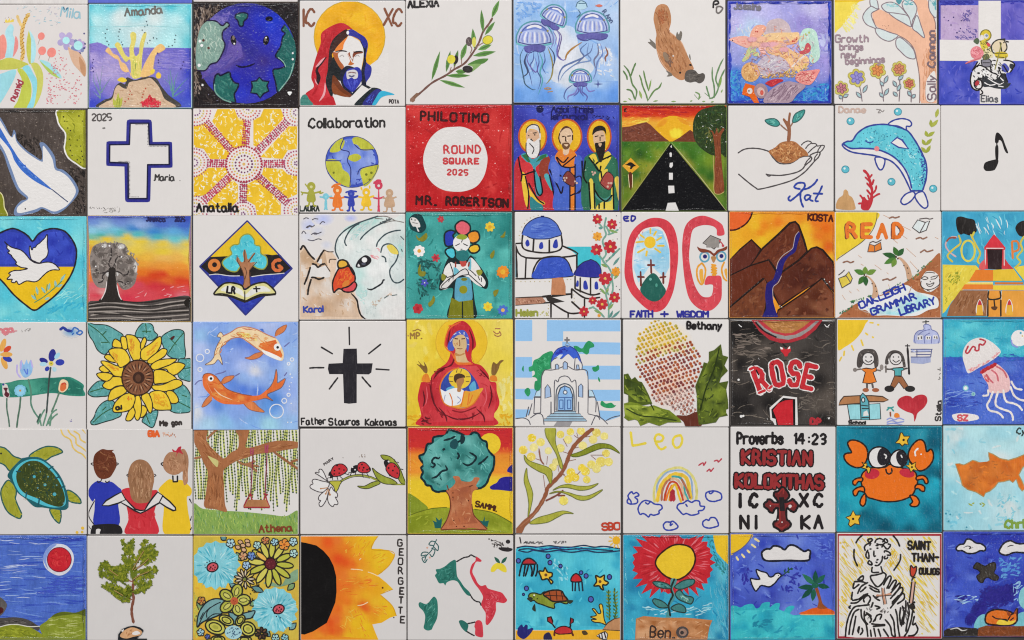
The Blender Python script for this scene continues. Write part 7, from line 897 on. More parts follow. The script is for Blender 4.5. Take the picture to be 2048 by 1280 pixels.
T(595, 850, 3, 4.2, 126.4, 127.4, 'white tile of three ladybirds walking along a curved flower stem', 'd3c9c6')
P('stem'); L('8f943c', 2, '49 66 56 62 64 59 72 58.5 82 60 92 64 100 67 112 69 126 69'); L('3c3c28', .6, '49 67.4 58 62.6 66 60.2 74 60 84 62;50 64.4 60 59.4 72 57.4 84 59.4 94 63.4 106 67.6'); FO('8c9434', '3c3c28', .8, '87 50 93 55 102 60 110 63 116 68 108 69 100 68 94 64 90 58;94 65 86 67 78 71 70 71 74 73.4 82 74 90 71 96 68;97 35 106 36 113 41 119 50 123 60 125.6 68 121 68 117 62 112 50 106 42 100 40', 1, .35); FO('b4b040', '3c3c28', .8, '37 66 44 65 51 65.6 49 70 47 75 44 78 42 72')
P('flower'); FO('dad4d2', '4a4446', .9, '36 66 30 62 24 58 20.6 56 22 55 25 55.6 25 52 28 51.6 31 56 34 63;37 68 28 65 20 63 17 65 18 68.4 15 70 15 73 20 76 26 78 32 77;36 74 30 78 25 83 24.6 87 27 88 25 91 26 94.6 29 94 33 88 35 82;36 80 35 86 37 92 41 95 43 92.4 46 92.6 47 90 44 84 46 84 46.4 80 42 76 39 72', 1, .04); L('b08058', .9, '26.6 74 35 73;33 80 35 75;37.6 81 36 75'); D('a87850', 1.2, '27 74 32.8 80 37.6 81')
def bug(body, head, spots, legs, rot=0):
    P('ladybird'); L('3a3838', .8, legs); FO('b82f36', '2a2224', .9, body, 1, .25); D('1f1a1c', 1.1, spots); Q('head'); F('221f22', head, 1, .15)
bug('38.6 55 42 48 47 45.6 52 45.4 56 48 58 52 55 56 49 59 43 60 40 58', '36.6 61 36 57 38 54 40 57 42 60 39 62', '43 53 48.5 51 54 52.4 48.5 56 42.6 57 46 47', '36 61 34 64;40.6 60 41 64;46 60 47 64;49 59.4 53 63;55 56.4 60 58'); bug('69.6 50 71 45 75 43 79 44 83 48 85 52 82 55 76 55.6 71 54', '62 54 63 49 69 46.4 70 50 69 54 65 56', '75 46 72 50 77 49.6 76 52.4 81 52 83.6 51', '68 55 67 58;75 55 76 59 77 61;80 55 83 60;62 55 59 56;63 55 61 59'); bug('104 47 108 44 113 45 118 51 119 56 117 62 112 61 107 58 103 52', '100.6 45 101 41.6 105 40 107 42 104 47 103 50', '106 50 111 53 107.6 58.6 113 48 116 56', '113 40 113.6 43;116 43 118 44;120 51 123 52'); D('dcd6d4', 1, '64 49 67 52 106 42.4 37 60')
P('lettering'); Wt('MARY', 31.6, 47, 2.6, '4a4444', .7, -34, 1.5, .2, 0, 2); H('8a7c74', '74 34 80 34 78 40 75 39', 8, 2, .8, 60, 40); D('7a7270', .5, '53 38 72 37')

T(808, 850, 4, 2.6, 127.2, 127, 'sunset tile of a big teal tree on green hills with dark blue clouds', 'dcb428', .2, M_THICK, 'd8b890')
P('sunset_sky'); BAND('3:bc2a30 25:c0302c 30:d0582c 35:d8822e 46:dc9030 55:dc8a30 61:dcb034 66:dcbc2e 127:dcb828'); H('c4343a b4242c', '5 4 126 4 126 26 5 29', 40, 12, 2, 0, 20); H('d8642c d05028', '5 27 126 22 126 32 5 32', 24, 7, 1.6, 60, 30); H('dc9a38 d88028', '5 36 126 36 126 58 5 56', 30, 9, 2, 20, 40)
P('sun'); O('dcbc30', 100, 22, 12.6, 12.6, 0, .12)
P('cloud'); F('2a2484', '100 72 104 69 108 67 112 62 120 60 128 62 130 76 110 75.4 102 75', 1, .2)
P('cloud'); F('2a2484', '120 53 122 49 126 46 132 40 132 56 122 55', 1, .2)
P('hill'); F('7c8a28', '4 81 12 83 20 89 28 97 18 103 4 106', 1, .3)
P('hill'); F('8a9428', '4 106 18 101 34 97 50 96 82 98 100 101 114 107 127 115 127 128 4 128', 1, .35); H('98a234 78841f 8a922c', '5 108 50 99 100 104 124 116 124 125 6 125', 60, 8, 2.6, 10, 40); L('5c641c', .8, '4 106 18 101 34 97 50 96;82 98 100 101 114 107 127 115')
P('crown'); FO('3f8a86', '162a30', 2.6, '46 77 40 78 34 76 31 71 26 70 24 66 20 61 22 55 20 50 23 46 19 40 18 36 24 33 26 25 28 22 33 21 34 15 40 13 48 12 52 5.6 58 7 66 10 74 14 80 9 86 10 90 17 96 20 97 28 102 34 105 38 104 50 100 58 96 68 90 73 84 74', 1, .35); H('55a09a 2f7672 4a948e 6ab0aa 266460', '24 62 22 38 30 24 50 10 66 12 84 12 94 22 102 40 98 58 86 70 58 60 42 74', 170, 9, 2.2, 50, 40); L('16282e', 2.4, '31 48 34 49 36 46 33 44 33 41 36 38 40 39 42 37;46 30 46 28 48 29;62 32 64 36 62 40;68 44 74 47 80 44 84 38 80 34 76 32;86 46 92 42 98 36;32 62 38 60 44 54 50 52 48 47;44 64 42 62;46 18 54 16 60 13;62 20 66 18 70 12', 1, 3); F('1f4a50', '54 20 60 16 63 22 60 28 54 26'); F('1a3036', '66 12 71 14 70 20 66 22')
P('trunk'); F('b06a48', '49 77 56 72 60 66 57 60 64 60 67 65 76 66 80 64 82 61 88 62 84 70 86 74 80 78 79 92 81 104 88 112 97 121.6 80 120 66 121 56 121.6 43 121.6 50 110 54 96 53 84', 1, .3); H('c0845e 98543a a8603e', '54 76 78 70 78 100 86 114 52 117 56 96', 60, 9, 2, 70, 40); L('6a3626', 1, '49 77 53 84 54 96 50 110 43 121;79 92 81 104 88 112 97 121;80 70 76 72;50 70 52 76;43 122 66 121 96 122'); D('4a2418', .9, '57 79 57 84 58 111 61 118 70 118 75 88')
P('grass_tuft'); F('1f5a58', '36 120 35 114 33 111 38 113 37 107 41 111 44 108 44 114 43 120', 0)
P('grass_tuft'); F('1f5a58', '88 111 92 112 94 106 94 112 99 111 97 119 92 116', 0)
P('lettering'); Wt('SAMMI.', 83, 94.6, 6, '4a2a1c', 1.3, 13, 1.05)

T(1023, 850, 4.4, 2.6, 127.2, 126.6, 'white tile of a wattle branch with fluffy yellow blossoms', 'd4cac6')
P('blossom')
for x, y, r, c in ((23.6, 15, 5, 'dcc034'), (34, 20, 5, 'd8c868'), (26, 26, 5, 'dcd08a'), (13.6, 29, 5.2, 'dcc24a'), (23, 37, 5.2, 'd8c25a'), (43, 30, 4.4, 'dcd290'), (57, 11, 4.6, 'd8c660'), (68.6, 8, 4.4, 'dcc850'), (66, 17, 5, 'd8cc80'), (81, 7, 4.8, 'd8c664'), (83, 24, 5, 'd8cc80'), (57, 27, 5, 'd8cc70'), (99, 9, 5, 'd8c460'), (108, 13, 4.6, 'd8ca78'), (95, 17, 5, 'd8ca78'), (110, 33, 4.6, 'd8c45a'), (104, 43, 6, 'd8c660'), (113, 43, 5, 'd8c868'), (93, 46, 5, 'd8c864'), (99, 51, 5, 'd8ca78'), (82, 50, 4.8, 'dcc23c'), (86, 54, 5.2, 'dcc444'), (69, 55, 5, 'dcc23a'), (66, 63, 5, 'dcc044'), (74, 61, 5, 'dcc03a'), (87.6, 63.6, 4.4, 'dcc858'), (52, 43, 4.6, 'd8cc80'), (48, 49, 4.6, 'd8ca70'), (60.6, 88, 5.4, 'dccc60')):
    P('blossom'); O(c, x, y, r, r * .96, 0, .3); H(c + ' e4d88c', ell(x, y, r, r), 16, 3, .8, 60, 60)
P('branch'); L('8a5238', 4.4, '6 123 14 114 26 103 34 92 40 80 42 73 50 65 58 56 64 44 68 33 74 23 84 13 95 4'); F('8f5a3e', '4 126 6 120 10 115 16 109 20 108 22 112 16 118 13 124 11 126'); L('a06a4c', 1, '10 118 26 104 38 86'); L('8a5a48', 1.4, '38 46 34 40 32 27;34 41 28 39;41 46 42 36;39 73 37 58;55 54 54 47;62 58 58 55;58 56 63 60;65 25 60 16;66 33 60 31;72 27 78 26;78 16 76 9;77 15 73 12;86 14 92 13;92 35 108 35;93 36 98 40;76 58 80 54;66 42 75 40', 1, 3); L('7a4438', 2, '40 88 52 82 60 76;54 82 62 82')
P('leaf'); FO('a0a03c', '6a7030', .7, '40 3 51 3 51 18 54 30 59 44 59 51 56 48 52 34 44 20 40 12;15 35 20 41 30 45 42 49 47 54 47 64 45 68 40 58 32 54 22 48 16 42;17.6 50 19 62 24 76 24.6 84 22 98 19 107 20 92 18 78 14.6 64;21 114 30 108 44 104 54 101 62 100 72 103 62 103 52 108 42 113 28 115;48 76 56 71 66 69 78 71 90 71 101 68 92 74 80 76 66 73 56 73;44 80 52 77 64 78 78 82 90 82 106 75 98 82 88 87 78 87 68 82 56 78', 1, .35); FO('7c8424', '55601c', .7, '69 35 80 31 90 26 100 22 110 22 118 25 126 33 116 28 106 27 96 30 84 35 74 37', 1, .45)
P('lettering'); Wt('SBO', 105.4, 122, 7.6, 'b8402c', 1.9, -2, x1=126)

T(1239, 850, 4, 2.6, 127.2, 126.4, 'white tile of a crayon rainbow resting on blue outlined clouds', 'd3cac6')
P('rainbow')
for c, wd, s in (('ccc478', 3, '41 90 40 78 44 64 52 55 62 50.5 72 50 82 56 88 66 90 78 89 88'), ('8aa4c0', 2, '44 80 44 70 50 60 58 54 72 53 80 58 84 66 85 86'), ('dcb83c', 4.4, '44 89 46 78 50 68 58 60 66 57 76 60 80 68 83 86'), ('3f9a98', 2.6, '61 60 70 61 75 68 76 78 80 87'), ('a86a50', 2.6, '49 88 50 76 55 66 62 62;72 63 78 74 82 85'), ('c8a888', 3, '60 63 66 63 72 70 74 80 78 88'), ('b8442c', 2.4, '52 88 54 78 58 68 63 66 68 70 72 80 74 88'), ('d8762c', 2.4, '54 88 57 78 61 70'), ('dcb030', 2.6, '58 88 60 76 64 69 67 74 69 82 72 90'), ('a82c38', 4.6, '60 88 61 80 62 77 63 88')): L(c, wd, s, 1, 0, .4)
for s in ('10 86 9 90 13 92 20 91 21 87 18 84 22.6 82 20 78.6 16 80 14 77.6 10 82 11 86', '24 104 21.6 98 24 92 29 88 36 89 41 92 48 93 49.6 97 46 100 46 103 40 105 36 104 34 107 30 104 27 103', '70 100 67 96 69 92 74 91 79 88 84 90 88 88 93 89 94 94 99 95 97 99 92 100 92 103 84 105 78 103 74 104', '104 88 100.6 84 101 79 106 77 112 77 118 80 118.6 86 114 88 110 89', '98 118 97 113 101 110 104 111 106 108 111 108 114 112 115 117 110 119 104 120', '54 122 51 117 54 113 59 113 62 112 66 115 68 119 62 122'): P('cloud'); L('34429c', 1.9, s, 1, 0, .2, True)
L('34429c', 1.8, '30 90 33 92 36 89;14 92 13 88 11 86;77 92 79 95;104 78 106 80 110 77;60 113 59 117 62 115')
for s in ('92 47 97 44 98 47 100.6 42.6', '110 42 114 41 115 43 119 39', '101.6 54 105 51.4 106 54 109.6 50'): P('bird'); L('b0424e', 1.7, s)
P('lettering'); L('d8c444', 2.8, '13 8 15 24 22 23 31 21', 0); L('d8c444', 2.8, '41 19 48 19 51 15 49 12 44 11 41 16 44 24 48 28 52 27 54 25;70 12 64 14 62 20 65 26 70 25 73 18 71 12 66 13')

T(1453, 850, 4.6, 1.8, 127, 125.4, 'white tile lettered in black and red block capitals round a small red cross', 'd3cac6')
P('lettering', None, 'black proverb reference'); Wt('Proverbs', 13, 21.4, 12, K, 2.7, 0, .78, .2, 0, 1.15); Wt('14', 79, 21.4, 11, K, 2.6, 1, .92, .2, 0, 1.3); D(K, 1.5, '96 14.6 96 19.4'); Wt('23', 100.4, 21.8, 11, K, 2.6, 1, .98, .2, 0, 1.9)
P('lettering', None, 'red name outlined in black')
for c, wd, h_ in (('1c1a1d', 6.2, 0), ('8f2c2e', 3.3, 0)):
    for tx, tx0, ty, tx1, k_ in (('KRISTIAN', 18.5, 44.6, 107, 1.1), ('KOLOKITHAS', 11, 72, 117.5, 1)):
        Wt(tx, tx0, ty, 14.4, c, wd, 1, (.86 if k_ > 1 else .8), 0, 0, 1.78 if k_ > 1 else 1.45)
P('lettering', None, 'black letters left of the cross'); Wt('IC', 16, 95, 14.5, K, 3.6, 0, .85, .1, 0, 4.6); Wt('NI', 16.6, 120, 14, K, 3.2, 0, .95, .1, 0, 3.8); P('lettering', None, 'black letters right of the cross'); Wt('XC', 85.6, 94.6, 14, K, 3.2, 0, .95, .1, 0, 3.4); Wt('KA', 87.6, 120, 14, K, 3.2, 0, .95, .1, 0, 2.6)
P('cross'); s = '60 90 58 86 55 82 56 78 60 77 62 74 65 72 69 75 72 79 73 83 70 87 68 88 69 90 74 88 77 86 80 89 83 93 82 97 79 101 75 100 70 97 70 109 73 112 75 116 72 120 68 122 64 124.6 60 121 55 118 55 113 59 110 60 97 56 98 54 102 50 101 48 98 44 95 44 91 47 89 48 86.6 52 87 55 90'
FO('6a2426', '1c1a1d', 2.6, s, 1, .3); L('8a2e2c', 1.4, '50 92 60 92.4;66 80 66 74 60 80;62 98 62 112 58 116 64 120 70 116;70 92 76 90 79 94 74 96'); F('201c1e', '61 84 67 84 68 100 62 100', 0); F('cdc4c0', '72 94 74 92.6 76 94 75 96 73 96.6'); D('cdc4c0', .8, '60 110 64.6 113 51 94')

T(1667, 850, 3.8, 1.2, 126.4, 124.8, 'teal tile of a smiling orange crab with big eyes and yellow starfish', '1c7c94', .3, M_THICK, '78c0cc')
P('sea'); GF('10 8 1a8098; 40 6 16748c; 64 10 0f5f78; 90 8 187c94; 120 10 0f6078; 116 20 0c5268; 10 24 167890; 54 16 10667e; 66 22 0e6078; 100 12 2a8ca0; 12 48 1f94aa; 10 66 1c8ca4; 14 80 24a0b4; 10 96 1a86a0; 30 94 269cb0; 36 104 0c5a70; 50 110 0e6078; 60 98 1f90a8; 30 120 12708a; 60 118 0a4e64; 80 108 1886a0; 92 100 2498ae; 100 112 1a8aa2; 90 122 0c566c; 118 122 0e5a70; 110 100 0f6680; 122 90 168098; 112 78 2498b0; 118 66 22a0b8; 122 58 0c5468; 112 54 0e6078; 120 40 1a8aa4; 14 112 24a0b4', None, 0, .2); pass
P('crab'); BO = 'db6b1e'; FO(BO, '26201c', 1.5, '35 55 44 50 60 49 66 46 80 50 94 54 97 60 98 66 96 73 92 81 84 86 72 89 58 89 46 86 40 84 36 78 33 70 32 62', 1, .12)
for s in '33 49 26 49.6 18 46 13 40 12.6 35 16 33 21 32 18 26 16.6 21 20 18 26 18 33 21 38 26 40 33 39 40 36 46;88 40 87 34 90 26 96 19 101 17 105 19 107 24 108.6 31 113 28 116 32 116 40 112 47 106 52 99 53 92 46'.split(';'): Q('claw'); FO(BO, '26201c', 1.6, s, 1, .12)
L('e4dcd4', 1.6, '98.6 27 95 31 95.6 36'); D('e4dcd4', 1, '102 34')
for s in '34 62 28 62 23 65 23 69 26 70 29 66 33 66;35 72 28 73 23 77 24 82 27 82 30 77 36 78;37 80 33 84 31 91 34 94.6 37 92 38 86;97 60 104 58.6 109 62 110 67 107 68 104 63 97 64;96 70 101 69 106 72 105.6 77 102 76.6 99 74 95 74;89 82 96 83 100 89 98 94 93 95 89 93 92 89'.split(';'): Q('leg'); FO(BO, '26201c', 1.5, s, 1, .12)
Q('eye'); FO('d8d2cf', '1c1a1c', 1.5, '41 40 42 32 47 27 54 25.6 61 28 66 34 65 42 60 48 52 50 45 48;66 38 70 32 76 29 82 31 85.6 38 84 45 78 49 70 48 66 44', 1, .03); F('26242a', '51 40 52 32 56 27 62 29 66.6 36 64 43 59 47 54 46;73 38 74 32 78 30 83 33 85.6 39 84 45 79 47.6 75 44', 1, .1); L('d8d2cf', 1.3, '59 34 61.6 36 60.6 39;78.6 35 80 38')
Q('cheek'); O('b82c3c', 45, 57, 8.8, 6, -8); O('b82c3c', 85.6, 56, 9, 5, 12); L('26201c', 1.5, '61 51 62 55.4 65 57 68 54.6 67.6 50.6')
def star(p, x, y): P('starfish'); FO('dcb038', '3a2e1c', 1.1, p, 0, .15); D('2a2018', 1.5, f'{x} {y}')
star('78 9 80 9 82 13 89 13 86 18 87 23 83 22 80 24.6 77 21.6 72 21 76 16.6', 81.6, 17.4); star('33 43 36 45 39 44.6 39 48 43.6 50 42 56 40 56 38.6 51.6 33 50 36 47.6', 39, 48.8); star('84 47 88 46.6 88 43 91 46 96 43 95 48 98 53 93 52 90 55 88 50', 91.4, 49); star('23 99.6 26 105 32 105 29.6 110 30.6 116 25 115 20 118.6 17.6 116 19 111 14.6 107.6 20 105.6', 23, 109.4)

T(1828, 850, 34, .6, 154, 123, 'pale aqua tile of an orange island map', 'a3cfd6', .25, M_PAINT, 'b8d0d4')
P('sea'); H('94c6d2 acd4da 88c2d0 b8d8dc', '', 150, 12, 4, 30, 60); H('6cb4c8 80bccc', '34 98 50 100 70 118 40 122', 24, 6, 3, 30, 60); H('78bccc 8cc4d0', '96 78 124 84 124 116 96 112', 34, 7, 3, 30, 60); D('3a8ca4', 1.2, '40 112 37 103 61 119 42 104')
P('island'); FO('cc6a20', 'a08a5a', 1, '48 45 53 45 58 46.6 63 44 68 41 72 42 78 45 84 44 88 41 87 36 86.6 32 92 34 100 39 110 41 120 38 134 32 134 42 126 50 122 58 126 66 129 74 126 77 122 72 119 63 115 67 111 64 104 66 98 66.6 94 72 88 77 83 79 81 83.6 77 81 72 78 62 75 56 70 54 62 51 54', 0, .35); H('b85c1c d87828 a8602c c8702a', '52 48 70 44 90 42 120 44 118 60 96 66 80 78 58 72', 110, 7, 2, 10, 30)
P('leaf'); LEAF('7c8e34 96a040', '63 91 67 94;67 91.6 70.6 90.4;76 91 78.6 93;78 90 83 93;79 95 82 93;68 94 65 92', 1.8)
P('lettering'); Wt('Cyprus', 119.4, 10, 6.6, '33403e', 1.5, 5, 1.05, .1)
P('lettering'); Wt('Chris', 106, 120, 8.5, '77963e', 2.5, -3, 1.1)
# ================= bottom row: red sun, sapling, flowers ...
T(0, 1060, -22, 6.2, 100.6, 128.6, 'blue brushed tile of a red sun ringed in white above lime hills', '4a68bc', .35, M_THICK, '8a98c8')
P('sky'); H('3c54b4 5678c4 6e8cce 3048ac', '', 150, 34, 1.6, 2, 4, .2, .04); H('98aedc b4c0e0', '-8 10 60 10 50 84 0 90', 30, 22, .7, 3, 5, .2, .04); H('2c3ca8', '40 8 98 8 98 14 60 14', 14, 24, 1.4, 0, 2); H('3c50b8', '60 56 99 52 99 74 40 74', 40, 24, 2, 2, 5)
P('sun'); F('c8cce0', '50 34 53 24 60 17 68 16 77 18 84 25 86 34 83 44 76 51 68 53 60 50 53 44', 1, .2); F('7f96d0', '50 34 53 24 60 17 66 17 60 22 55 30 54 38 56 46', 1, .3); O('bf2430', 69, 34.4, 14, 14.2, 0, .2); H('a81c24 cc3a3c', [tuple(a) for a in ell(69, 34.4, 12, 12)], 30, 8, 1.6, 40, 60); RING('6a2038', .8, 69, 34.4, 14, 14.2)
P('rock'); F('5a5654', '-6 76 0 78 6 83 8 88 5 95 0 100 -6 101', 1, .4); F('4a1c1c', '0 90 4 92 3 96 -2 98')
P('hill'); F('4a4644', '-8 104 8 102 18 101.6 28 103 36 106 42 110 46 113 44 117 34 114 0 114', 1, .35); H('6a6462 2c2826', '-6 106 18 103 36 108 44 114 20 112 -6 112', 26, 10, 1.2, 8, 8)
P('hill'); F('7e8a2a', '46 114 54 106 64 98 74 95 88 96 100 92 106 92 106 130 60 130', 1, .35); F('55601c', '60 101 70 95.5 88 96 100 92 100 100 90 98 76 99'); H('a8b060 b8bc78 8c9838', '58 102 98 100 98 126 56 124 50 114', 60, 14, 1.1, -3, 6)
P('hill'); F('828a24', '-8 116 8 111 20 110.6 34 113 44 118 52 124 56 130 -8 130', 1, .3); H('98a02e 6a741c', '-6 118 20 112 44 120 50 126 -6 126', 40, 10, 2, 5, 20); L('dcd8b8', .8, '-8 115.4 8 110.6 20 110 34 112.4 46 112')

T(171, 1060, 1.8, 6.6, 124.6, 128.6, 'white tile of a small green sapling in a black pot', 'cfc6c3')
P('sapling'); L('7a4a3a', 3.2, '55.6 62 55 72 56 80 54 90 54 98 56 108'); L('7a4a3a', 1.6, '55.4 62 55 52 52 40 50.6 30'); L('8a5a44', 1.3, '55 46 62 34 68 24;57 46 66 40 74 33;56 57 64 52 74 48;56.6 71 64 68 70 65.6;54 60 46 57 38 53 28 46;54 81 44 76 34 70')
Q('foliage'); SW('5f6c1c', '52 20 7 9 0;50 40 7 12 10;68 26 8 14 35;76 28 7 10 35;72 50 12 7 -10;66 64 10 8 -20;34 50 14 8 30;44 54 8 8 0;38 72 14 6 35;50 72 6 10 0;56 48 6 14 0'); g_ = [('50 28 46 22 43.6 12', '52 28 50 20 54 12', '52 22 56 16'), ('50 44 46 36 45 30', '53 40 56 34 54 27', '48 48 42 44'), ('60 36 64 28 66 18 70 13', '67 30 72 22 79 18', '68 36 76 28 82 24', '66 40 78 34 82 28'), ('62 50 70 46 80 44 82 48', '62 56 72 54 77 54', '60 60 68 60', '58 62 66 60'), ('58 72 66 70 74 64 74 60', '60 74 68 70'), ('48 58 40 56 34 60', '38 54 28 48 20 40 18 48', '44 52 36 44 28 44 24 38', '46 50 44 44 40 42', '30 56 22 50 19 52', '44 62 40 58'), ('50 82 42 80 34 74 28 68 22 65', '52 76 44 70 36 66 26 62', '53 70 50 66', '48 74 46 68')]
for grp in g_:
    for s in grp:
        p = spline(pts(s), False)
        for i, (x, y) in enumerate(p):
            for k in range(5):
                a = rnd.uniform(0, 6.28); LEAF('727c20 626e1c 868a28 55621a', f'{x} {y} {x + math.cos(a) * rnd.uniform(2.5, 4.6)} {y + math.sin(a) * rnd.uniform(2.5, 4.6)}', rnd.uniform(1.6, 2.8))
L('a08050', .7, '55 46 62 34 68 24;57 46 66 40 74 33;56 57 64 52 74 48;38 53 28 46;44 76 34 70')
P('pot'); F('1d2126', '38 128.6 38.6 121 43 115 50 112 57 111 64 113 68 116 67 118 60 126 72 126 72 128.6', 0, .2); F('c89a70', '41 124 42 120 48 115 55 113 62 115 66 118 64 122 56 124 48 126', 1, .3); F('e0d4cc', '54 120 60 117 64 120 58 122;42 117 45 115 44 118'); H('a8744c', '44 120 54 114 56 120 48 124', 10, 5, 1.2, -40, 30)

T(383, 1060, 1.8, 6.8, 125, 128.6, 'yellow tile crowded with blue and lime outlined flowers', 'd8b83c', .2, M_PAINT)
P('yellow_ground'); H('d4b038 c4ac44 b8ac4c d0a038', '', 80, 12, 3, 60, 60); LEAF('6f9a9c 7a9a6a 5f8a8c', '60 50 72 58;70 66 84 72;44 62 56 70;6 84 16 96;68 88 78 82;74 102 66 94;84 116 92 124;120 62 112 70;4 106 12 100;114 116 122 108;58 36 52 26;40 12 34 6;88 24 80 20', 7, '3a5a4a', .8, '22242a', 1.2); H('b4b04c b8b850', '2 68 14 80 10 126 3 126', 30, 10, 3, 80, 20)
def blue(x, y, r, cx, cy):
    P('blue_flower'); F('7cc0cc', ' '.join(f'{x + r * (1 - .16 * (i % 2) + .05 * math.sin(i * 3.1)) * math.cos(6.283 * i / 32):.1f} {y + r * (1 - .16 * (i % 2) + .05 * math.sin(i * 3.1)) * math.sin(6.283 * i / 32):.1f}' for i in range(32)), 0, .3)
    for i in range(120):
        a = rnd.uniform(0, 6.283); r0 = rnd.uniform(.2, .7) * r; r1 = min(r * .95, r0 + rnd.uniform(.15, .5) * r)
        ribbon(rnd.choice('5cb0c0 98d0d8 b4d8dc 48a4b8 86c4d0'.split()), rnd.uniform(.6, 2), [(x + math.cos(a) * r0, y + math.sin(a) * r0), (x + math.cos(a) * (r0 + r1) / 2, y + math.sin(a) * (r0 + r1) / 2), (x + math.cos(a) * r1, y + math.sin(a) * r1)], .2, lift(.25), 1)
    O('c0525c', cx, cy, 6.6, 5.2, -20, .2, '2a1c22', 1.3); D('3a141c', 1, f'{cx - 2} {cy} {cx + 1} {cy - 2} {cx + 3} {cy} {cx} {cy + 2} {cx - 3} {cy + 2} {cx + 2} {cy + 2.4}')
blue(28, 41, 29.5, 24.4, 43.4); D('2a2c34', .8, '16 44 15.6 41 18 38 21 36.4 24.6 36 28 36.4'); blue(97, 93, 28, 101.6, 92); D('2a2c34', .8, '93 90 94 93 96.6 97 99 100.4 103.4 102')
P('leaf'); F('7a9a7c', '84 62 92 60 104 64 110 56 118 48 125 46 125 56 116 62 100 66', 1, .3)
P('leaf'); FO('6f9a9c', '22242a', 1.3, '7 113 7 104 10 94 18 84 28 80 38 82 40 90 34 98 20 104 12 108', 1, .3); L('22242a', 1, '8 112 16 96 26 88 34 84;18 102 18 96 22 90;18 104 26 98 36 98;10 104 14 96'); FO('6f9a9c', '22242a', 1.2, '44 96 54 98 64 96 74 94 70 102 62 104 52 110 46 104', 1, .3)
P('big_daisy'); FLW('bcb84c b0b044 c4bc58', 92, 39, 12, 27, 7.4, 6, '2a2620', 1.7, .24); FLW('d8a850', 92, 39, 1, 22, 6, 218, '2a2620', 1); O('5c1f28', 92, 39.4, 6.6, 6.8, 0, .3, '2a1418', 1); D('8a3a40', .6, '90 38 93 37 95 41 91 42 88 40')
P('small_daisy'); FLW('d0c0a0 c8b458', 62, 57, 13, 12, 3, 0, '2a2220', 1.1, .2); D('6a7a3a', 1.6, '62 57')
P('lime_flower'); FLW('a9aa42 b4b450', 50, 82, 5, 19, 13, -75, '2a2822', 1.8, .15); FLW('c0bc60', 50, 82, 5, 15, 5, -75, '3a3828', .8, .4); O('b85a38', 50, 82.6, 4.6, 4.6, 0, .3); D('8a3a28', .6, '49 82 51 83 50 85')
P('leafy_spiral')
for x, y, rx, ry, r in ((28, 113, 12, 8, 20), (66, 115, 9, 8, 30), (41, 105, 9, 5.4, 25), (57, 105, 7, 4.6, -55), (31, 127, 8, 4, 0), (62, 127, 8, 3.4, 0)): O('bcb852', x, y, rx, ry, r, .25, '25251f', 1.8); RING('25251f', 1.2, x, y, rx * .62, ry * .6, r); O('a4a446', x, y, rx * .3, ry * .28, r)
O('9cc4cc', 49, 119, 10, 8, 0, .2); H('2a4a6a', [tuple(a) for a in ell(49, 119, 9, 7)], 30, 2, .9, -50, 20)
for x, y, r, c, cc in ((45.6, 15.4, 5.4, 'a8ccd4', '3a4a6a'), (76.4, 17.6, 4.6, 'a8ccc8', '2a4a6a'), (96.6, 14, 4.4, '9cc4d0', '2a3a5a'), (108, 16.8, 6.8, 'd88a3c', 'a85020'), (118.4, 13.4, 5, 'a8ccd4', '3a4a5a'), (119, 27, 5, 'a8ccc8', '3a4a5a'), (60, 30.4, 5, 'c89a70', 'a04030'), (70, 30, 5, '6a8ac0', '2a3a8a'), (64, 41, 5, '98b8d0', '3a4a7a'), (86, 12, 4.6, 'c08050', 'a04028'), (11.6, 82.4, 5, 'b88040', '8a3a20'), (11, 119, 4.4, '9cc0c8', '2a4a6a'), (98, 125, 4.6, '9cc8c8', '2a3a4a'), (109, 125, 4.4, '8ac0c8', '2a3a4a'), (19, 124, 3, '5a6ab0', '3a4a8a')):
    P('small_flower'); FLW(c, x, y, 5, r, r * .95, rnd.uniform(0, 70), '2a2824', .9, .1); O(c, x, y, r * .4); D(cc, r * .22, f'{x} {y}')
P('seed_pods'); 
for x, y in ((57, 14), (65, 13), (60, 18), (54, 20), (61, 23), (66, 17)): O('c8a07c', x, y, 3, 2.4, 20, .2, '3a2c24', .9)
P('dark_flower'); FLW('6a4a34 4a3428', 82, 120, 7, 7.4, 3.6, 10, '22201c', 1.2)
P('dots'); D('2a2824', .8, '70 67 71 70 73 72 69 74 75 72 69 82 71 80 73 82 67 82'); L('2a2824', 1.1, '76 62 77 65 79 63')

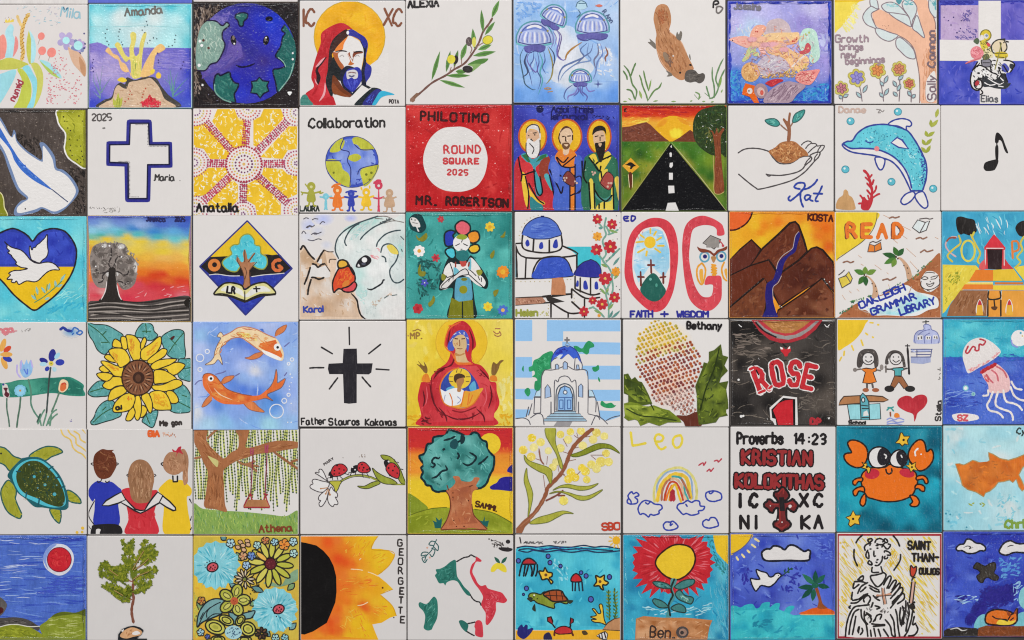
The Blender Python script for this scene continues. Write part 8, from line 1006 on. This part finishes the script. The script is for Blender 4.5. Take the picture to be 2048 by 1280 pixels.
T(595, 1060, 3.2, 6.4, 126.8, 128.6, 'white tile of half an orange sunflower with a black centre and vertical letters', 'd0c7c4')
P('petals'); GF('6 9 dc8a2c; 20 12 d8782a; 36 14 d8541c; 46 12 d8702a; 60 10 dc9c24; 76 12 dcac20; 90 9 dcb420; 56 22 d87420; 70 24 dca020; 78 22 dcb020; 48 34 d4481a; 56 38 d4501a; 64 40 d8641e; 72 36 dc8c22; 84 30 dca820; 96 30 dcb828; 108 30 dcae20; 96 42 dcb422; 100 48 d8a41e; 46 50 d86a24; 54 54 d8742a; 64 52 dc8e2a; 76 52 dca028; 88 56 dca424; 106 68 dcb024; 48 66 d86822; 60 64 d86e22; 72 62 d87e22; 82 66 dc941e; 92 70 dc9e1e; 70 78 dc9824; 80 76 dca422; 50 80 d8701e; 58 84 d8701e; 48 92 d86220; 56 92 dc9028; 66 92 dc9e22; 76 88 d0541e; 80 92 d4601e; 90 84 dcac28; 100 84 dcb022; 106 96 dcb01c; 92 96 dc8c24; 88 104 d8941e; 98 102 dcaa1e; 74 100 dcb41e; 80 112 dcb41c; 66 108 dcb020; 56 108 dc9426; 46 104 d8642a; 38 108 d4501c; 30 116 d86424; 40 118 d8541e; 48 116 d46020; 12 124 dc7c28; 26 124 dc8a28; 40 126 dc8c22; 60 124 dcac20; 80 124 dcb01c', '3.4 6.6 94 6.6 90 13 86 22 96 22 106 24 113 29 112 34 106 42 98 50 93 53 104 62 111 69 104 71 96 75 104 82 110 88 114 96 115 100 108 102 98 108 87 110 90 118 94 128.6 3.4 128.6', 0, .1)
H('dcb848 d8a030 d87a28', '52 92 70 90 82 100 90 124 56 124 44 112', 24, 12, 1.1, 50, 30); H('dcb440 d88a28 d86a20', '50 12 86 10 78 30 66 34 54 26', 24, 10, 1.1, -50, 20); H('dc9c38 d86420', '48 52 74 50 100 64 80 72 52 84', 26, 12, 1.1, -5, 15); H('dcb840 d89020', '78 36 96 26 108 30 96 46', 14, 10, 1.1, -25, 15); H('dcb840 d87828', '82 88 98 82 110 98 92 104', 14, 10, 1.1, 25, 15)
L('e8c8a0', .8, '62 45.6 70 46 76 47;82 49 88 51 94 54;70 88 76 87 82 84;72 35 74 33'); L('c8941c', .7, '94 6.6 86 22 106 24 113 29 106 42 94 52;111 69 96 75;97 76 110 88 115 100'); D('5a3018', 1.2, '99 67.4')
P('seed_head'); F('0e0c0d', '3.4 14 10 15 22 18 30 24 37 32 42 42 45 54 45.4 72 44 84 40 94 34 108 26 113 18 118 8 121.6 3.4 121', 0, .06)
P('lettering')
for ch, x, y, w_ in (('G', 116.4, 18.4, 1.7), ('E', 118.4, 29.4, 1.8), ('O', 117.4, 40.4, 1.6), ('R', 117.4, 51, 2.1), ('G', 117.6, 63.4, 1.7), ('E', 119, 75, 1.9), ('T', 117.6, 85.6, 1.9), ('T', 117.4, 97.6, 1.7), ('E', 120, 108, 1.7)): Wt(ch, x, y, 7.4, '35302f', w_ * .72, 2, .98)
D('4a4444', .8, '112 102')

T(808, 1060, 4, 6, 127.2, 128.4, 'white tile of a boot shaped map in green, white and red', 'd0c7c4')
P('map'); F('2a6f63', '60 35 54 37 48 42 42 45 37 46 38 50 36 53 38 57 41 62 46 62 48 64.6 50 61 56 58.6 62 60 66 66 70 72 74 76 78 76.4 76 72 70 66 66 60 62 54 61 46', 1, .35); H('1f5a50 3f8478', '40 48 58 38 60 56 48 60 40 58', 34, 7, 2, -30, 40); L('2c2a2c', 1.3, '61 37 66 34 70 32 75 31 78 29 82 31 85 32;77 75 80 80 84 83 88 84 90 88'); F('c23644', '84 31 90 35 89 37 84 37 81 43 79.6 49 83 56 86 62 90 65 95 64 98 68 108 71 114 73 118 78 120 82 116 85 108 84 107 88 107 94 104 102 100 108 97 110.6 95 108 95 97 91 90 90 85 92 78 88 70 82 62 78 54 76.6 48 79 40 83 36', 1, .25); H('d05a64 b02a38 d4707a', '92 70 108 73 116 82 106 84 104 98 97 106 94 90 94 78', 50, 6, 1.4, 50, 50)
P('island'); F('2a6f63', '34 78 37 79 39 84 39.4 96 38 104 34 112 32 116 27 117 23 114 24 108 24.6 100 22 94 18 90 17 86 19 84 24 86 28 85', 1, .35); H('1f5a50 3f8478 5a9a8c', '22 88 34 82 38 96 32 112 26 112 26 98', 34, 8, 1.6, -60, 20)
P('island'); F('2a6a60', '64 106 68 105 73 108 75 111 74 116 73 119 69 116 66 112', 1, .3); F('c43a48', '84 106 88 105 91 108 92 116 92 124 88 124.6 83 122 83 115 82 112', 1, .25); L('2c2a2c', 1.3, '74 109 79 108 83 107;73 118 78 121 82 123')
P('olive_sprig'); L('2a5a5a', .9, '38 11 36 15 33 22 30 26 26 30 24 36'); L('2a5a5a', 1, '37 14 32 13 29 17 34 18;37 15 40 19 39 24 35 20;32 21 36 24 33 31 30 28;28 26 22 26 20 30 26 29;25 31 21 33 24 38 27 34'); D('c89a88', 1.1, '27 20.6 30 32')
P('lemon'); F('d8c43a', '101 48 102 43 106 39 111 38 116 40 119 44 119 49 114 48 109 45 105 48.4', 1, .15); LEAF('2a5a4a', '112 39 105 31;113 39 120 31', 4)
P('smudged_writing'); H('3a3636 6a6462 8a8482', '100 10 112 12 126 22 120 25 104 20', 40, 4, 1, 10, 40); O('2a2628', 121, 13.4, 2.6, 2.4, 0, .3); F('2a2628', '110 21 118 20 127 22 122 25 114 24'); D('4a4646', 1, '99 10.4')

T(1023, 1060, 4, 5.4, 127.2, 128.4, 'tile of an underwater scene with a turtle, jellyfish and red crab', 'd3cac6', .05)
P('sea'); F('3fb0c6', '4.4 22 12 20 60 19 127 21 127 116 60 117 4.4 116', 0, .25); H('34a0bc 58c0d0 4cb8cc 2c96b4', '5 26 126 26 126 114 5 114', 150, 10, 3, 40, 50); H('8cccd8', '48 34 68 30 66 60 50 60', 14, 9, 3, 60, 20); L('223450', 1.3, '6 21 16 19 30 20 44 18.4 58 20 70 20 84 18 96 20 108 19 127 22;9 23 20 22 34 24 48 21.6 62 23 76 22 90 22 104 23 118 24;8 24 18 26 26 24 40 25.6 54 24 70 26 86 24 100 26 118 25 127 24'); H('2c4a90', '16 20 70 20 120 22 120 24 20 24', 26, 8, 1.2, 2, 6)
P('sand'); F('dca428', '4.4 117 24 117 60 117 96 116 127 115 127 128.4 4.4 128.4', 0, .2)
P('rock'); FO('b0805a', '4a3424', 1, '106 116 112 108 120 103 128 102 128 117', 0, .25)
P('jellyfish'); L('1e2026', 2, '12 40 10 48 9 54;16 40 15 48 14 54;20 40 18 48 16 54;22 40 24 48 23 54;27 40 26 48 24 54;30 40 30 48 28 54'); FO('a82c30', '1e2026', 1.5, '12.6 39.6 15 35 20 33 25 35 28.6 39.4 20 40', 1, .2)
P('jellyfish'); L('1e2a3a', 1.8, '71 60 71 71;74.6 60 74 71;78 60 79 71;82 60 83 71'); FO('b8282c', '1e2026', 1.3, '70 60 70 55 74 51 78 52 81 56 81 60', 1, .2)
for p, x, y in (('39 44 42 49 47 50 47 54 44 56 48 60 46 62.6 42 57 36 58 34 54 32 48 37 48', 40, 52.4), ('98 53 103 55 108 52.6 108 58 112.6 61 110 64 106 64 107 69.6 104 68 102 65 96 65 99 60', 103, 60)): P('starfish'); FO('dcb238', '26241e', 1.5, p, 1, .15); O('6a4420', x, y, 1.8)
P('turtle'); FO('7d8a2e', '24281e', 1.2, '20 77 22 74 27 73.4 34 75 40 72 60 76 66 82 64 86 56 84 50 86 50 91 44 90 36 87 30 85 26 82 22 83', 1, .35); FO('9c4c28', '24201c', 1.5, '37 75 42 71.6 50 70 58 71 62 77 65 82 58 83 48 83 42 79', 1, .2); L('3a2018', .8, '44 72 46 82;52 71 53 82;58 72 60 82;40 76 62 77'); F('2c3226', '27 86 24 92 28 95 28 90;64 82 72 82 68 86;18 80 22 78 25 80 22 83'); D('e0dcd0', 1, '26.4 76'); D('24221c', .8, '26 78 30 80')
P('crab'); FO('b52c30', '26181a', 1, '50 118 54 114 60 112 66 113 70 116 70 120 62 121 54 121', 1, .25); FO('98282c', '1e1a1e', 1.4, '42 106 42 102 46 101 48 106 48 110;68 110 69 102 72 104 72 107', 0, .2); L('1e1a1e', 1.5, '48 110 51 114;69 110 68 114'); L('5a2420', 2.2, '50 119 50 123;70 119 72 123')
P('yellow_coral'); FO('d8b238', '2a281e', 1, '110 110 104 108 96 107 93 104 99 104 92 101 99 99 94 92 97 92 101 97 104 96 102 88 104 86 106 88 107 96 108 104', 1, .2)
P('seaweed'); L('3a5a34', 1.8, '113 70 113 80 114 92 114 104;120 68 120 80 122 92 120 102'); LEAF('5a7a34 3a5a2a 7a8a3a', ';'.join(f'{x} {y} {x + d} {y - 3}' for x in (113, 121) for y in range(74, 104, 4) for d in (-3, 3)), 1.8)
P('blue_coral'); F('23246a', '7 122 8 114 12 110 14 113 17 110 19 113 18 116 24 114 25 116 21 122 14 127', 1, .3); L('23246a', 1.8, '9 120 8 114;18 118 18 111;20 120 25 115'); F('28244a', '38 128 38 122 43 119 46 122 47 128')
P('bubbles'); 
for x, y, r in ((42.6, 30.6, 2.4), (44.8, 38, 2.4), (8, 36, 2.4), (57, 42, 2), (81, 49.6, 2), (86.8, 53.4, 2.4), (114, 54.6, 2.6), (17.4, 68, 2.4), (14, 75, 1.2), (92.4, 80.6, 3)): O('4a5aa8', x, y, r, r * 1.1, 0, .2, '22244a', 1)
P('shell'); FO('d8d0cc', '26242a', .9, '99 123 104 120 109 118 112 121 111 127 106 127', 0, .05); L('26242a', 1.2, '102 122 103 126;105 120 106 127;108 119 110 126'); F('4a3a24', '82 118 86 117 89 121 84 122')
P('sun'); O('dca828', 122, 12, 4.6, 4.8); RAY('dcb444', 1.2, 122, 12, 11, 5.4, 9, 10)
P('lettering'); L('3a3638', 1.3, '9.6 8.6 11 15.6'); H('4a4648 6a6668', '14 13 36 13 37 16.6 14 16', 34, 2.6, 1, 50, 50); H('5a5658 7a7678', '48 12.4 65 13 64 16 50 16', 22, 2.4, .9, 50, 50)

T(1239, 1060, 4, 5.4, 127.2, 128.4, 'tile of a big red petalled flower with a yellow centre in a brown pot', '2f92b4', .3, M_THICK, 'c0c8cc')
P('blue_ground'); H('2a88ac 3ca4c0 2f9cbc 56b0c4 2078a0', '', 220, 12, 3, 75, 30); H('8cc4d0 a8d0d8', '26 88 60 94 110 84 108 100 30 98', 30, 12, 1, -5, 15); H('2a7a80 1f6a78 3a8a88', '100 6 108 8 112 28 126 44 122 54 112 44 106 20', 50, 6, 1.8, 60, 30); H('58a8c0', '106 60 126 50 126 126 104 126', 50, 14, 1.8, 75, 12)
P('sun'); F('dcb62a', '109 6 127 6 127 40 120 34 113 26 110 14', 0, .15)
P('flower'); p = []
for i in range(64):
    a = 6.283 * i / 64; ca, sa = math.cos(a), math.sin(a); R = (48 if ca > 0 else 52) if abs(ca) > .5 else 42; R *= 1 - .16 * (i % 2) + .06 * math.sin(i * 2.7)
    x, y = 64 + R * ca, 38 + R * sa * .94; p.append((x, max(y, 6.2)))
fillpoly('b92630', p, .25)
for i in range(150):
    a = rnd.uniform(0, 6.283); r0 = rnd.uniform(22, 30); r1 = r0 + rnd.uniform(6, 16)
    ribbon(rnd.choice('c83a42 a81e28 d4606a bf2a34 d07078'.split()), rnd.uniform(.5, 1.8), [(64 + math.cos(a) * r, max(38 + math.sin(a) * r * .9, 6.6)) for r in (r0, (r0 + r1) / 2, r1)], .2, lift(.25), 1)
F('2c8cb0', '70 6 86 6 82 9 74 10;48 74 52 72 50 84 46 82', 1); Q('seed_head'); FO('dcb82e', '3a1c1c', 2, '42 40 44 32 52 24 62 18 72 17 82 20 87 27 88 36 84 46 76 54 66 58 56 55 48 49', 1, .15)
P('stem'); F('4a8a8c', '60 57 66 57 66 62 62 68 64 74 64 80 60 86 58 92 60 100 54 102 56 92 58 82 60 74 59 66', 1, .3); L('202a26', 2.2, '64 57 61 64 60 70 62 76 59 82 57 88 58 94 59 100')
Q('leaf'); FO('3f7a78', '2a3c38', 1.1, '60 68 52 68 44 66 39 62 40 60 46 60 54 62 59 65;64 66 72 60 80 57.6 87 58 86 63 78 67 70 69;56 90 46 90 39 84 40 80 48 82 54 86;60 90 68 86 74 88 77 92 76 96 68 95 62 93;65 74 70 70 76 76 84 78 86 81 83 86 76 84 68 80', 1, .35); H('6aa098 2a5a58 4a8a84', '42 61 58 64 56 68 46 66', 10, 5, 1, 15, 20); H('8abab0 2a5a58', '68 75 84 80 80 84 70 80', 12, 5, .9, 60, 20)
P('pot'); F('b5784a', '19 103 28 100 50 102 78 102 108 105 104 114 102 128.4 18 128.4', 0, .2); H('9c6034 c48c60 a86c40 cc9c74', '20 104 106 106 102 126 19 126', 90, 10, 2, 20, 50); O('4a4444', 73, 119, 7.4, 7, 0, .3); O('9a7a6a', 73.6, 119, 4.6, 4.4, 0, .3); O('3a3434', 72.6, 119.4, 2.2)
P('lettering'); Wt('Ben.', 35.6, 124.6, 12, '3a2c28', 1.7, 2, .95, .2, .2)

T(1453, 1060, 4, 4, 126.6, 128.4, 'blue tile of a white dove below a cloud beside a palm island', '3a4cb4', .3, M_THICK, '8a94c8')
P('sky'); H('3040a8 4a60c4 5870ca 2a349c 6a80cc', '', 240, 9, 2.6, 60, 60); H('2a2a90 302e98', '18 44 28 44 26 64 18 64', 14, 9, 3, 80, 15); H('2c3098', '60 44 90 40 84 70 60 74', 24, 8, 3, 60, 60); H('5c74cc', '92 8 124 8 124 36 104 30', 30, 12, 2, 20, 20)
P('sun'); F('dcb428', '4.4 4.4 30 4.4 26 13 18 21 10 26 4.4 28', 1, .12); L('5a5a70', .8, '30 5 26 13 18 21 10 26 5 28'); L('dccc90', 2.4, '33 10 38 13.4;29 16.6 34 20.4;24 23.4 27 26.4;17.6 28 21 32;11.4 31 13.6 35', 1, 0)
P('cloud'); FO('d6cecb', '1e2030', 2.4, '41 28 43 24 47 22 51 22 54 19 58 18.6 63 20 67.6 23 72 18.6 76 17.6 81 19 87 23 91 25 95 23.4 97.6 25 97 30 94 35.6 70 35.6 46 35.6', 1, .04)
P('dove'); FO('dad3cf', '1e1f30', 1.4, '34.6 46 40 48 46.6 50 50 54.4 54 54 57 51 61 50.4 63.6 53 60 57 56 62 50 66 44 65 40 64.6 37 68 34 71 31 67 29 62 28 56.4 32 57 38.6 57.2 36 52', 1, .04); D('26262c', .7, '60.4 53')
P('olive_sprig'); L('24402e', .9, '64 54 70 49 76 44'); LEAF('24503a', '68 50 67 46;70 49 74 49;72 47 72 43;74 46 78 45', 2.2)
P('sea'); F('2fa4b0', '4.4 92 10 88 16 90 22 87 30 86 34 91 38 90 42 85 50 84 50 90 54 87 58 85 62 86 61 93 66 95 70 90 76 88 79 90 74 97 80 99 127 98.6 127 128.4 4.4 128.4', 1, .25); H('259ab0 3cb4bc 1f88a0 44b8c0', '5 94 60 92 80 100 126 100 126 126 5 126', 120, 10, 3, -25, 20); H('1a7a94', '28 108 50 102 56 106 34 116', 20, 10, 3, -25, 12)
P('island'); F('cf5a1e', '86 97.6 92 94 100 91 110 90 120 92 127 96 127 98', 1, .2); L('d8a868', .8, '86 98.4 106 98.6 126 98.4')
P('palm_tree'); F('8a4a26', '102.6 67 106 67 109 76 112 86 117 91 106 91 107 82', 1, .25)
Q('fronds'); LEAF('1f5a48 2a6a50 184a3c', '103 64 88 51;103 63 103.6 47;104 63 115 52;105 64 120 67;102 66 83 67;101 67 87 80;102 68 100 83', 6.4); O('1f5a48', 103, 64.6, 4, 3.4)

T(1667, 1060, 4, 3.4, 126.4, 127, 'red bordered tile of a haloed saint drawn in black line holding a candle', 'd8cfca', .05)
P('yellow_hatching'); H('d8bc3c dcc654 d0b43c', '7 8 122 8 122 122 7 122', 440, 15, .8, 52, 5, .15, .02); H('d4b440 d8b838', '7 14 24 10 20 30 10 40', 10, 8, 2, 52, 6); H('d4b440 d8b838', '8 76 17 78 16 86 10 82', 5, 6, 2.4, 48, 6); H('d8b838 d4b030', '28 26 40 20 34 42 28 40', 10, 8, 2.2, 70, 10); H('d8b838 d4b030', '58 40 74 16 76 34 62 46', 14, 8, 2.2, 100, 14); H('d4b440', '100 80 116 66 120 96 108 110', 8, 9, 1.8, 50, 8)
P('red_border'); L('9c2a34', 2.8, '5 5 125 5 125 125 5 125', 0, 0, .3, True)
P('saint'); F('d8cfca', '45 12 56 9 65 14 66 30 58 42 60 48 72 58 82 76 90 90 98 112 96 122 14 124 15 104 20 86 22 66 34 50 44 46 44 40 38 32 37 20', 1, .04)
L('24201f', 2, '26 15 29 10 34 5.4;24 22 24 32 28 42;69 6 74 12 77 19;78 28 77 36 70 47')
L('24201f', 1.6, '41 14 40 11 44 10 45 12 42 14;48 15 50 11 55 10 60 14 56 17 50 16;57 14 60 10 63 13 61 15;37 24 36 20 38 17 43 15 42 18;40 23 38 27 38 31 41 33 41 28 40 25;56 20 58 18 62 22 65 20 66 17 63 16;59 26 60 24 65 26 66 29 62 29;60 30 59 33 62 33 63 31;47 24 47 30 49 30;49 18 52 18;50 21 52 21;42 22 44 22;50 35 52 34;49 37 51 38;48 41 52 41 56 36 57 30;42 35 40 38 42 40 45 40 43 36;45 43 45 49 53 49;55 42 57 49')
L('24201f', 2.1, '43 53 44 58 51 66 58 60 61 52 57 49;43 53 50 52 57 50;28 58 34 53 34 58 28 58;24 60 33 60 38 62;24 61 23 68 30 63;22 72 21 80 22 80;28 74 32 66 38 62 40 61;31 72 34 70 38 66;20 85 28 84 36 76 40 74;22 82 30 80 36 75;20 88 18 90 20 91;41 64 47 67 53 70;42 67 48 71 54 72;58 64 64 54 67 56 62 68;64 68 70 59 73 60 68 70;66 74 76 62 77 66 70 76;66 80 78 67 80 72 68 86;66 91 80 74 82 80 74 86;68 84 76 76')
L('24201f', 2.1, '14 124 15 112 18 100 24 90 32 88 42 87;18 122 20 108 24 96 30 92;22 122 24 112 26 100;32 92 33 102 38 110 40 124;36 94 36 104 40 110;28 118 30 112 29 120;33 114 34 118 31 122;40 86 43 80 40 76 35 80 36 84;44 90 46 84;46 76 50 80 54 82;48 78 52 78;48 88 54 90 50 92;36 100 40 98 44 104 42 108;38 96 44 100;48 106 50 100 54 98 56 99 54 104;44 109 52 110 60 110;48 104 46 107;46 112 60 111;43 116 44 124;47 114 49 124;52 115 55 124;58 115 64 124;60 104 66 112 68 122 72 124;66 98 70 106 71 116 72 124;72 92 74 100 75 112 77 124;78 90 77 100 78 110;80 88 82 96 80 104 79 112;84 82 84 92 82 100 81 110;86 84 88 96 86 106 84 118;92 94 90 106 86 118 82 124;94 100 92 110 96 108;96 110 98 116 94 122 87 123;90 90 94 96')
H('24201f', '76 90 88 86 90 98 82 112 76 108', 14, 8, 1.6, 75, 12); H('24201f', '36 90 46 88 46 106 40 106', 12, 5, 1.5, 60, 30); H('4a4442 8a8482', '54 90 64 90 64 97 54 97', 12, 4, .9, 40, 60)
Q('cross'); L('b8866c', 2.4, '57 68 58 76 60 86;50 76 58 76 67 74'); L('3a2c28', .7, '56 67 56.6 76 58.6 87;59 67 60 75 62 86;50 77.4 68 75.6')
P('candle'); FO('c8a090', '2a2422', 1.3, '91 60 95 60 92 85 88 85', 0, .1); L('2a2422', 1.4, '91 59 92 56 95 55'); FO('b5402c', '2a1c1a', 1.2, '90 41 93 44 96 42 96 48 93 54 90 53 89 47', 1, .25); F('2a2624', '87 88 93 85 95 91 90 92'); D('2a2624', 1.4, '94 84')
P('lettering'); Wt('SAINT', 87, 22, 9, '24201f', 2.1, 1, x1=112); Wt('THAN-', 91.6, 36, 8.6, '24201f', 2.1, 0, x1=122); Wt('OULIOS', 99.6, 50.6, 6.6, '24201f', 1.9, 2, x1=122.6)

T(1828, 1060, 34, 1.8, 154, 124.8, 'deep blue tile of a sleeping orange fox under a black bird', '3448b0', .3, M_THICK, '8a98c0')
P('sky'); H('2c3ca4 4258bc 3a50b8 5a70c8 2a329c', '', 260, 11, 3, -5, 25); H('4a84c4 5c94cc', '98 32 126 30 126 54 100 56', 30, 9, 3, -10, 25); SW('241f78', '98 76 24 13 -8;76 92 16 11 -50;66 104 10 8 -60;110 70 14 8 0'); H('24207c 2a2484', '76 66 116 62 118 84 84 96 66 108 58 104 74 88', 120, 11, 3.4, -20, 30, wet=False); H('24207c', '49 75 62 74 60 86 49 84', 14, 8, 3, 0, 20); H('8cb4d8 a8c4e0', '40 72 78 78 70 86 44 86', 14, 9, .8, -12, 12); H('8cb4d8', '114 60 127 58 124 84 116 82', 14, 8, .9, -40, 20)
P('aqua_patch'); F('7fbcc4', '124 70 134 64 140 80 130 92 122 84', 1, .3); F('6fb0bc', '70 114 74 102 82 98 86 106 84 112;118 102 124 96 134 96 134 112 116 111', 1, .3)
for s in ('49 21 53 17 58 16 61 11 66 11 72 15 78 16 83 20 82 24 77 24 70 27 62 27 56 24 51 24', '99 25 101 20 105 15 112 12.4 118 15 124 16 134 16 134 26 124 26 116 26 108 29 102 28'): P('cloud'); FO('d8d0ce', '20202c', 1.6, s, 1, .06); L('3a3638', 1, '57 21 62 18.6 66 20 64 22 69 20' if s[0] == '4' else '108 20 112 18 116 18;108 27 114 25', 1, 1)
P('bird'); FO('38332e', '241f1c', 1, '69 44 73 38 78 40 83 42 88 39 94 38 95 44 93 50 98 54 97 58 92 58 86 55 82 57 80 61 76 60 73 54 77 50 74 46', 1, .4)
P('fox'); FO('d06a24', '261e1c', 1.6, '84 108 83 102 86 96 94 92.6 104 93 112 95 116 97 120 91 120 98 119.6 106 114 110 100 110.6 90 110', 1, .2); F('dcc040', '96 109 100 104 108 104 112 106 118 105 114 109.4 104 110.4'); L('261e1c', 1.2, '91 100 96 103 104 104 109 106;108 94 110 98 114 98 116 96;109 105 112 100 114 97;112 105 116 102;104 104 108 104'); F('8a4020', '108 94 112 97 112 100 109 99;116 97 119.6 92 119 97')
P('rock'); F('2c2724', '34.6 118 42 114 54 113 66 114 74 115 75 124 34.6 124', 1, .35); L('c8c0bc', 1.2, '42 116 50 114 56 117 62 116;60 121 62 119;38 114 46 115', 1, 1)
P('log'); F('7a4020', '75 114 84 111 100 112 134 111.6 134 124 74 124', 0, .35); H('6a3418 8c5030', '76 114 127 112 127 123 76 123', 34, 7, 2, 0, 30)
# ================= strip under the tiles
finish()
me = bpy.data.meshes.new('edge_trim'); z0, z1 = (640 - 1340) * S, (640 - 1281.5) * S; x = 1300 * S
me.from_pydata([(-x, -.006, z0), (x, -.006, z0), (x, -.006, z1), (-x, -.006, z1), (-x, .001, z0), (x, .001, z0), (x, .001, z1), (-x, .001, z1)], [], [(0, 1, 2, 3), (5, 4, 7, 6), (4, 0, 3, 7), (1, 5, 6, 2), (3, 2, 6, 7), (4, 5, 1, 0)])
mt = bpy.data.materials.new('slate_trim'); mt.use_nodes = True; mt.node_tree.nodes['Principled BSDF'].inputs['Base Color'].default_value = (.05, .08, .1, 1); me.materials.append(mt)
o = bpy.data.objects.new('edge_trim', me); C.objects.link(o); o['label'] = 'slate grey strip along the bottom edge of the tiles'; o['category'] = 'trim'
